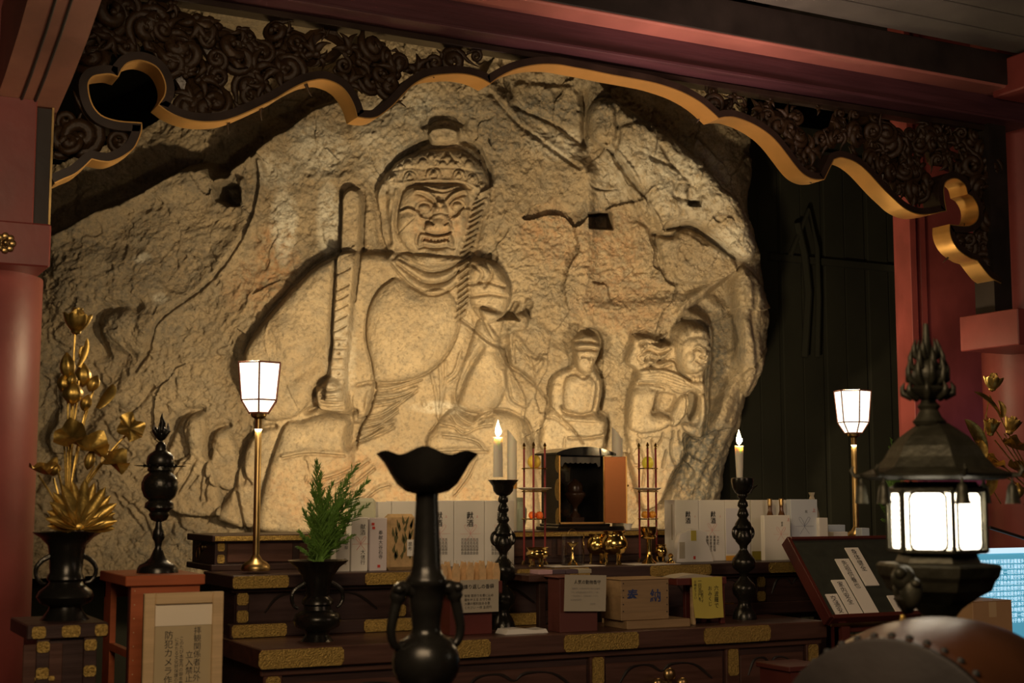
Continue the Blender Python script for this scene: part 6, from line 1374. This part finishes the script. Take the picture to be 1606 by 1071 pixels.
o = MB().box((X_at(951, 915, 5.3), 5.27, Z1), (X_at(975, 915, 5.3) , 5.34, Z_at(960, 910, 5.27)), bev=.002).build('pine_block', M['pale']); tag(solo(o), 'narrow yellowish pine block left behind the offertory box', 'block')
# yellow note on red rack
Yy = 5.06; t = thing('fortune_rack', 'red fortune-slip rack with a yellow handwritten note', 'rack', (X_at(1110, 975, Yy), Yy + .07, Z1)); zr_ = Z_at(1100, 906, Yy)
bx(t, 'top_board', 1062, 1140, zr_ - .03, zr_, Yy + .01, Yy + .15, M['crimson'], .002); bx(t, 'post', 1086, 1091, Z1, zr_ - .03, Yy + .03, Yy + .05, M['pale']); bx(t, 'post', 1130, 1137, Z1, zr_ - .03, Yy + .03, Yy + .05, M['crimson']); bx(t, 'back_board', 1075, 1130, Z1, zr_ - .03, Yy + .11, Yy + .13, M['redframe'])
pf = MB(); pf.prism([(X_at(1062, 905, Yy), zr_), (X_at(1125, 905, Yy), zr_), (X_at(1115, 900, Yy), zr_ + .008), (X_at(1095, 897, Yy), zr_ + .016), (X_at(1075, 900, Yy), zr_ + .010)], Yy + .02, Yy + .12).build('folded_paper', M['cream'], t)
npts = [(1085, 906), (1132, 904), (1133, 935), (1135, 968), (1110, 970), (1090, 969), (1087, 945)]; q = [at(x, y, Yy) for x, y in npts]
nt_ = MB().prism([(p.x, p.z) for p in q], Yy - .001, Yy + .001).build('yellow_note', M['yellow'], t)
for s_, px, py, h in (('六波羅で', 1123, 918, 9), ('おみくじ', 1113, 919, 8), ('大吉です', 1101, 925, 5), ('一回百円を', 1097, 908, 7), ('お納め下さい', 1090, 910, 5)): vt(nt_, s_, px, py, Yy - .001, h)
o = MB().tube([at(1132, 946, 5.12), at(1151, 946, 5.10)], .004, 8).build('brass_rod', M['brass'], t, True)

# ------------------------------------------------------------------ sloping display board, right
Ybk = 5.22; XB = Ybk * tX(1240); Yfr = XB / tX(1303); TLp = at(1240, 848, Ybk); BLp = at(1303, 966, Yfr); XE = XB + .62
db = thing('sloping_board', 'dark felt sloping board in red frame showing white name slips', 'display board', (XB + .3, Yfr + .05, 0))
vdir = (TLp - BLp); LV = vdir.length; vn = vdir.normalized(); T = Matrix((XA, vn, XA.cross(vn))).transposed().to_4x4(); T.translation = BLp
WB = XE - XB
MB().box((.0, 0, -.02), (WB, LV, 0), T=T).build('felt', M['board'], db)
for a, c in (((-.02, -.015, -.045), (0, LV + .015, .012)), ((WB, -.015, -.045), (WB + .02, LV + .015, .012)), ((0, -.02, -.045), (WB, 0, .012)), ((0, LV, -.045), (WB, LV + .015, .012))): MB().box(a, c, T=T, bev=.002).build('frame_rail', M['redframe'], db)
MB().box((-.02, -.05, -.012), (WB, -.04, .0), T=T).build('gilt_rail', M['oldbrass'], db)
for k, (u0, wd, v0, v1, tx_) in enumerate(((.028, .066, 0, .27, '交通安'), (.103, .078, 0, .45, '家内安全'), (.19, .082, 0, .73, '先祖供養也'), (.283, .080, .36, .88, '身体健全'), (.37, .080, 0, .22, '合格'), (.46, .08, 0, .5, '心願成就'))):
    c_ = T @ Vector((u0 + wd / 2, v0 * LV, 0)); st_ = thing('name_slip', 'white wooden slip on the sloping board, ' + ('shortest at its left end', 'second from left end', 'longest, third from left end', 'topmost, set apart higher up', 'half hidden behind lantern ornament', 'hidden right of the lantern')[k], 'plaque', c_, 'white slips on the sloping board')
    pl_ = MB().box((u0, v0 * LV, 0), (u0 + wd, v1 * LV, .006), T=T, bev=.001).build('slip', M['paper'], st_)
    o_ = T @ Vector((u0 + wd * .5, v1 * LV - .012, .0065)); text('lettering', tx_, o_, XA, vn, .034, M['ink'], st_, vert=True, spacing=.95)
MB().box((XB - .0, Yfr + .0, 0), (XB + .045, Yfr + .05, BLp.z - .02)).build('leg', M['redframe'], db); MB().box((XE - .05, Yfr, 0), (XE, Yfr + .05, BLp.z - .02)).build('leg', M['redframe'], db)
MB().box((XB - .0, 4.915, 0), (XB + .045, 4.965, BLp.z - .03)).build('leg', M['redframe'], db); MB().box((XE - .05, 4.915, 0), (XE, 4.965, BLp.z - .03)).build('leg', M['redframe'], db)
MB().box((XB, Yfr + .0, BLp.z - .075), (XE, Yfr + .03, BLp.z - .045), bev=.003).build('front_rail', M['redframe'], db); MB().box((XB, Yfr - .002, BLp.z - .09), (XE, Yfr + .01, BLp.z - .083)).build('gilt_rail', M['oldbrass'], db)
lb = thing('low_red_box', 'low dark red box on the floor beside the sloping board', 'box', (X_at(1262, 1050, 4.6), 4.68, 0)); zz_ = Z_at(1262, 1044, 4.6)
MB().box((X_at(1240, 1050, 4.6), 4.6, 0), (X_at(1300, 1050, 4.6), 4.8, zz_ - .02)).build('carton', M['redframe'], lb); MB().box((X_at(1238, 1050, 4.59), 4.59, zz_ - .02), (X_at(1302, 1050, 4.59), 4.81, zz_), bev=.003).build('lid', M['redframe'], lb)

# ------------------------------------------------------------------ right side: banner, carton, lotus
Yp = 4.9; X0, X1 = X_at(1528, 900, Yp), X_at(1528, 900, Yp) + .62; z0, z1 = Z_at(1560, 1012, Yp), Z_at(1560, 864, Yp)
bn = thing('blue_lit_panel', 'glowing pale blue panel covered with rows of white characters, right edge', 'sign', ((X0 + X1) / 2, Yp + .03, 0))
MB().box((X0 - .004, Yp + .006, z0 - .3), (X1 + .004, Yp + .03, z1)).build('back_board', M['dark'], bn)
MB().box((X0, Yp, z0 - .3), (X1, Yp + .006, z1)).build('lit_face', mat('backlit_blue', (.15, .42, .55), .4, emit=(.10, .42, .60), estr=.62), bn)
MB().box((X0 - .004, Yp - .006, z1 - .012), (X1, Yp + .03, z1 + .012), bev=.002).build('top_rail', mat('bright_rail', (.8, .9, .95), .3, emit=(.6, .85, 1), estr=.9), bn)
for x in (X0 + .02, X1 - .05): MB().box((x, Yp + .005, 0), (x + .03, Yp + .03, z0 - .3)).build('leg', M['dark'], bn)
wt = mat('lit_white_letters', (.9, .95, 1), .4, emit=(.75, .92, 1), estr=1.0); M['wt'] = wt
SU = '観自在菩薩行深般若波羅蜜多時照見五蘊皆空度一切苦厄舎利子色不異空空不異色色即是空空即是色受想行識亦復如是舎利子是諸法空相不生不滅不垢不浄不増不減是故空中無色無受想行識無眼耳鼻舌身意'
for k in range(12): p = at(1533, 882 + 8.6 * k, Yp); text('lettering', SU[k * 7 % 60:][:17], (p.x + .01, Yp - .001, p.z), XA, ZA, .021, wt, bn, align='LEFT', spacing=1.1)
area('wall_blue_fill', (6.5, 6.15, 1.15), (6.9, 6.75, 1.55), 1.6, (.42, .40, 1.0), .2, .2, 120)  # blue lamp added by the wall to tint it, apart from the panel
MB().tube([at(1552, 827, 4.86), at(1603, 843, 4.86), at(1660, 862, 4.88), Vector((X1 - .03, 4.91, z1))], .008, 8).build('dark_rod', M['dark'], bn, True)  # dark rod taken for a mallet handle; its join to the panel is invented
Yx = 4.6; X0, X1 = X_at(1526, 970, Yx), X_at(1588, 970, Yx); zt = Z_at(1556, 942, Yx); zb = zt - .2
cb = thing('cardboard_box', 'brown cardboard carton with taped flap in front of the blue lit panel', 'box', ((X0 + X1) / 2, Yx + .1, zb))
MB().box((X0, Yx, zb), (X1, Yx + .2, zt - .003), bev=.003).build('carton', M['card'], cb); MB().box(((X0 + X1) / 2 - .022, Yx - .001, zt - .07), ((X0 + X1) / 2 + .022, Yx, zt - .004)).build('tape', mat('packing_tape', (.58, .42, .24), .3), cb)
for sg_ in (0, 1): MB().box((X0 + sg_ * (X1 - X0) * .505, Yx, zt - .003), (X0 + (X1 - X0) * (.495 + .505 * sg_), Yx + .2, zt)).build('flap', M['card'], cb)
tb = thing('low_table', 'dark low table carrying the brown cardboard carton, right edge', 'table', ((X0 + X1) / 2, Yx + .1, 0)); MB().box((X0 - .06, Yx - .04, zb - .03), (X1 + .06, Yx + .26, zb), bev=.003).build('table_top', M['lacqd'], tb)
for x in (X0 - .04, X1): 
    for y in (Yx - .02, Yx + .2): MB().box((x, y, 0), (x + .04, y + .04, zb - .03)).build('leg', M['lacqd'], tb)
YL = 5.25; sR = sc(1560, 660, YL); rootp = at(1640, 790, YL)
vs2 = thing('bronze_vase', 'dark bronze vase just outside the right edge holding the right lotus', 'vase', (rootp.x, YL, rootp.z - .30))
MB().lathe([(.07, 0), (.05, .03), (.09, .10), (.05, .17), (.05, .24), (.11, .30), (.10, .298), (.03, .24)], (rootp.x, YL, rootp.z - .30), 30).build('body', M['bronze'], vs2, True)
st_ = thing('lacquered_stand', 'dark lacquered stand for the right lotus vase, right edge', 'stand', (rootp.x, YL, 0)); MB().box((rootp.x - .14, YL - .14, rootp.z - .34), (rootp.x + .14, YL + .14, rootp.z - .30), bev=.004).build('top_board', M['lacqd'], st_); MB().box((rootp.x - .11, YL - .11, 0), (rootp.x + .11, YL + .11, rootp.z - .34)).build('body', M['lacqd'], st_)
l2 = thing('gilded_lotus', 'gilded lotus bouquet against the red pillar, right edge', 'ornament', (rootp.x, YL, rootp.z))
for px, py, dy in ((1552, 620, 0), (1545, 650, .02), (1560, 690, -.02), (1575, 680, 0), (1535, 700, .03), (1585, 720, -.04), (1560, 740, .03), (1600, 770, 0)):
    e = at(px, py, YL + dy); m1 = rootp.lerp(e, .55) + Vector((-.02, 0, .02)); MB().tube([Vector(p) for p in spline([tuple(rootp), tuple(m1), tuple(e)], 5)], .0034, 6).build('stem', M['gold'], l2, True)
MB().tube([at(1551, 625, YL), at(1545, 660, YL), at(1540, 740, YL), at(1570, 790, YL)], .003, 6).build('stem', M['gold'], l2, True)
flower(l2, at(1556, 612, YL), 25 * sR, (.05, -.15, 1), 8, .62); flower(l2, at(1553, 682, YL - .02), 24 * sR, (-.1, -.3, 1), 7, .6); flower(l2, at(1582, 680, YL), 26 * sR, (.3, -.2, 1), 7, .6)
longleaf(l2, at(1570, 654, YL), at(1528, 614, YL - .03), 6.5 * sR, (.2, -.8, .5)); longleaf(l2, at(1546, 712, YL), at(1513, 657, YL - .04), 11 * sR, (-.3, -.9, .1)); longleaf(l2, at(1536, 690, YL - .02), at(1541, 725, YL - .05), 8 * sR, (-.3, -.9, .1))
longleaf(l2, at(1572, 655, YL), at(1566, 628, YL), 7 * sR, (.1, -.9, .1)); leaf(l2, at(1590, 703, YL - .03), 27 * sR, (.1, -.35, .95), .3, 26, .3, .7); leaf(l2, at(1556, 726, YL + .02), 20 * sR, (.0, -.5, .8), .4); leaf(l2, at(1600, 740, YL), 24 * sR, (.2, -.6, .7), .4); longleaf(l2, at(1560, 740, YL - .02), at(1540, 785, YL - .04), 9 * sR, (-.2, -.9, .1)); bud(l2, at(1597, 772, YL), 9 * sR, 26 * sR)

# ------------------------------------------------------------------ foreground: bronze lantern on a round drum
YN = 2.45; c = at(1474, 990, YN); s = sc(1474, 830, YN); zc0 = c.z
def zl(y): return zc0 + (990 - y) * s / cpt
bz = mat('lantern_bronze', (.055, .052, .034), .45, .55, noise=.4, nscale=16, bump=.3, bscale=40)
ln = thing('bronze_lantern', 'large dark hexagonal bronze lantern with glowing lattice windows, blurred at right', 'lantern', (c.x, c.y, zc0))
offn = YAW * -1 + math.radians(-27)
def hx_(r, y, n=6): return [(c.x + r * s * math.cos(offn + k * math.pi * 2 / n), c.y + r * s * math.sin(offn + k * math.pi * 2 / n), zl(y)) for k in range(n)]
def hexloft(lst, name, par=ln, m=bz):
    vs = []; 
    for r, y in lst: vs += hx_(r, y)
    n = len(lst); fs = [(i * 6 + k, i * 6 + (k + 1) % 6, (i + 1) * 6 + (k + 1) % 6, (i + 1) * 6 + k) for i in range(n - 1) for k in range(6)] + [tuple(range(6)), tuple((n - 1) * 6 + k for k in range(6))]
    return MB().add(vs, fs).build(name, m, par)
MB().lathe([(46 * s, 0), (44 * s, 6 * s), (30 * s, 14 * s), (26 * s, 24 * s), (34 * s, 34 * s), (46 * s, 44 * s)], (c.x, c.y, zc0), 32).build('pedestal', bz, ln, True, 50)
hexloft([(46, 947), (62, 936), (80, 926), (86, 912), (92, 905), (96, 890), (92, 886), (66, 884), (60, 872), (72, 869)], 'base')
hexloft([(74, 870), (77, 868), (77, 864), (70, 863)], 'sill')
hexloft([(70, 778), (77, 776), (77, 770), (66, 766), (62, 760)], 'upper_frame')
em = mat('lantern_pane_glow', (1, .95, .85), .5, emit=(1.0, .88, .68), estr=4)
V6 = hx_(75, 820)
for k in range(6):
    a, d = Vector(V6[k]), Vector(V6[(k + 1) % 6]); e = (d - a); W = e.length; ex = e.normalized(); n_o = ex.cross(ZA)
    if n_o.dot(Vector((c.x, c.y, 0)) - (a + d) / 2) > 0: n_o = -n_o
    z0, z1 = zl(865), zl(776); m_ = W * .13; rr = .016
    P = []
    for (qx, qz, a0) in ((W - m_ - rr, z0 + rr, -90), (W - m_ - rr, z1 - rr, 0), (m_ + rr, z1 - rr, 90), (m_ + rr, z0 + rr, 180)):
        for j in range(5): an = math.radians(a0 + 22.5 * j); P.append((qx + rr * math.cos(an), qz + rr * math.sin(an)))
    def w3(q, o=0): v = Vector((a.x, a.y, 0)) + ex * q[0] + n_o * o; v.z = q[1]; return v
    MB().add([w3(q, -.004) for q in P], [tuple(range(len(P)))]).build('glowing_pane', em, ln)
    fr_ = MB(); nP = len(P); fr_.tube([w3(P[i % nP], 0) for i in range(nP + 1)], .0028, 5, cap=False)
    fr_.tube([w3((0, z0 - .004), 0), w3((0, z1 + .004), 0)], .0055, 6)
    LT = MB(); hs_ = .0125
    for iz in range(int((z1 - z0) / (hs_ * .87)) + 1):
        for ix in range(int(W / hs_) + 1):
            x = ix * hs_ + (iz % 2) * hs_ / 2; z = z0 + iz * hs_ * .87
            if m_ < x < W - m_ and z0 + .004 < z < z1 - .004:
                for an in (30, 150, 270): LT.tube([w3((x, z), -.002), w3((x + hs_ * .5 * math.cos(math.radians(an)), z + hs_ * .5 * math.sin(math.radians(an))), -.002)], .0008, 3)
    fp_ = fr_.build('window_frame', bz, ln); tag(LT.build('lattice', bz, fp_), kind='stuff')
rf_ = hexloft([(104, 757), (118, 752), (119, 748), (92, 738), (78, 722), (68, 705), (54, 690), (34, 676), (22, 668)], 'roof')
for k in range(6):
    v = Vector(hx_(117, 750)[k]); o_ = (v - Vector((c.x, c.y, v.z))).normalized()
    MB().tube([v - o_ * .01, v + o_ * .014, v + o_ * .022 + Vector((0, 0, .012)), v + o_ * .016 + Vector((0, 0, .022))], [.006, .006, .005, .002], 6).build('eave_curl', bz, rf_, True)
    bp_ = v - o_ * .002 - Vector((0, 0, .006)); MB().lathe([(.017, -.058), (.015, -.05), (.0125, -.03), (.010, -.018), (.004, -.012), (.002, 0)], bp_, 14).build('wind_bell', bz, rf_, True)
MB().lathe([(22 * s, 0), (26 * s, 6 * s), (20 * s, 12 * s), (14 * s, 24 * s), (18 * s, 30 * s), (12 * s, 36 * s), (10 * s, 42 * s)], (c.x - 8 * s, c.y, zl(672)), 24).build('neck', bz, rf_, True, 50)
fj = MB(); cx_ = c.x - 9 * s; fj.ball((cx_, c.y, zl(592)), (24 * s, 24 * s, 27 * s)); fj.tube([(cx_, c.y, zl(570)), (cx_, c.y, zl(540)), (cx_, c.y, zl(512))], [9 * s, 6 * s, 4 * s], 8)
for lay, (rr, y0_, n, up_) in enumerate(((26, 600, 9, 34), (22, 580, 8, 30), (34, 622, 8, 18), (15, 562, 6, 26))):
    for k in range(n):
        a = 2 * math.pi * (k + .5 * (lay % 2)) / n; ca, sa = math.cos(a), math.sin(a)
        fj.tube([(cx_ + (rr - 10) * s * ca, c.y + (rr - 10) * s * sa, zl(y0_ + 8)), (cx_ + (rr + 4) * s * ca, c.y + (rr + 4) * s * sa, zl(y0_)), (cx_ + (rr + 5) * s * ca, c.y + (rr + 5) * s * sa, zl(y0_ - up_ * .5)), (cx_ + (rr + 1) * s * ca, c.y + (rr + 1) * s * sa, zl(y0_ - up_))], [5 * s, 6 * s, 4 * s, .6 * s], 6)
fj.lathe([(14 * s, 0), (30 * s, 8 * s), (36 * s, 16 * s), (22 * s, 22 * s)], (cx_, c.y, zl(632)), 20, wav=.1, wn=8); fj.build('flaming_jewel', bz, rf_, True, 70)
# lion-head foot and its gilt tassel, corner nearest the sloping board
cr = at(1417, 920, YN - .10); li = MB(); li.ball(cr + Vector((0, 0, .018)), (.026, .026, .028)); li.ball(cr + Vector((.010, -.012, -.012)), (.024, .026, .036)); li.ball(cr + Vector((-.018, -.012, .03)), (.015, .012, .014)); li.ball(cr + Vector((.006, -.03, .008)), (.012, .012, .010)); li.tube([cr + Vector((.0, 0, -.02)), cr + Vector((.012, 0, -.055))], [.022, .012], 8)
li.ball(cr + Vector((.03, .03, -.01)), (.02, .03, .03)); li.build('lion_bracket', bz, ln, True, 80)
ts = MB(); tp0 = at(1416, 968, YN - .1)
for k in range(5): ts.ball(tp0 - Vector((0, 0, .010 * k)), (.006 + .003 * (k % 2),) * 3, 8, 5)
ts.build('gilt_tassel', M['gold'], ln, True)
point('lantern_bulb', (c.x, c.y, zl(745) - .09), 1.6, (1, .84, .6), .02)
# barrel drum lying on its side in the near foreground
hdm = mat('drum_hide', (.20, .085, .012), .75, noise=.2, nscale=5, spec=.08); shl = mat('drum_shell_lacquer', (.10, .038, .016), .35, noise=.35, nscale=4)
hc = at(1395, 1207, 2.0); Rd = 200 * sc(1395, 1207, 2.0); axd = Vector((.9, .44, 0)).normalized()
dm = thing('barrel_drum', 'large brown barrel drum lying on its side, blurred, bottom right foreground', 'drum', (hc.x + .2, hc.y + .1, 0))
Td = Matrix.Translation(hc) @ axd.to_track_quat('Z', 'Y').to_matrix().to_4x4(); LD = .46
MB().lathe([(.001, -.004), (Rd * .96, -.004), (Rd * .99, .0), (Rd * .99, .006)], seg=64, T=Td).build('drum_head', hdm, dm, True, 30)
MB().lathe([(Rd * 1.0, .0)] + [(Rd * (1.0 + .11 * math.sin(math.pi * i / 12)), LD * i / 12) for i in range(13)], seg=64, T=Td).build('shell', shl, dm, True, 60)
MB().lathe([(.001, LD + .004), (Rd * .98, LD + .002), (Rd * .98, LD - .004)], seg=64, T=Td).build('drum_head', hdm, dm, True, 30)
rg_ = MB().lathe([(Rd * .985, -.006), (Rd * 1.012, -.004), (Rd * 1.014, .012), (Rd * 1.0, .014)], seg=64, T=Td).build('hoop', M['dark'], dm, True, 50)
tk = MB()
for k in range(44):
    a = 2 * math.pi * k / 44; tk.ball(Td @ Vector((Rd * 1.018 * math.cos(a), Rd * 1.018 * math.sin(a), .028)), .008, 8, 5)
tag(tk.build('rivet', M['ink'], dm, True), kind='stuff')
for q in (.08, LD - .08):
    m0 = hc + axd * q; pd = Vector((-axd.y, axd.x, 0))
    MB().box((-.03, -.30, 0), (.03, .30, .05), T=Matrix.Translation((m0.x, m0.y, hc.z - Rd * 1.1 - .04)) @ Matrix.Rotation(math.atan2(axd.y, axd.x), 4, 'Z')).build('cradle', M['lacqd'], dm)
    for sg in (-1, 1): MB().box((-.025, -.025, 0), (.025, .025, hc.z - Rd * 1.1 - .04), T=Matrix.Translation((m0.x, m0.y, 0) ) @ Matrix.Translation(pd * sg * .25) @ Matrix.Rotation(math.atan2(axd.y, axd.x), 4, 'Z')).build('leg', M['lacqd'], dm)
MB().lathe([(.16, 0), (.16, .03), (.06, .07), (.045, .3), (.06, .6), (.045, zc0 - .12), (.09, zc0 - .03), (.09, zc0)], (c.x, c.y, 0), 24).build('column', bz, ln, True, 50)
ln_z = zc0

tr = thing('lacquered_trestle', 'dark trestle under the right end of the middle altar step', 'stand', (4.38, 5.6, 0)); MB().box((4.2, 5.48, Z1 - .03), (4.58, 5.74, Z1)).build('top_board', M['lacqd'], tr)
for x in (4.22, 4.52):
    for y in (5.5, 5.69): MB().box((x, y, 0), (x + .04, y + .04, Z1 - .03)).build('leg', M['lacqd'], tr)
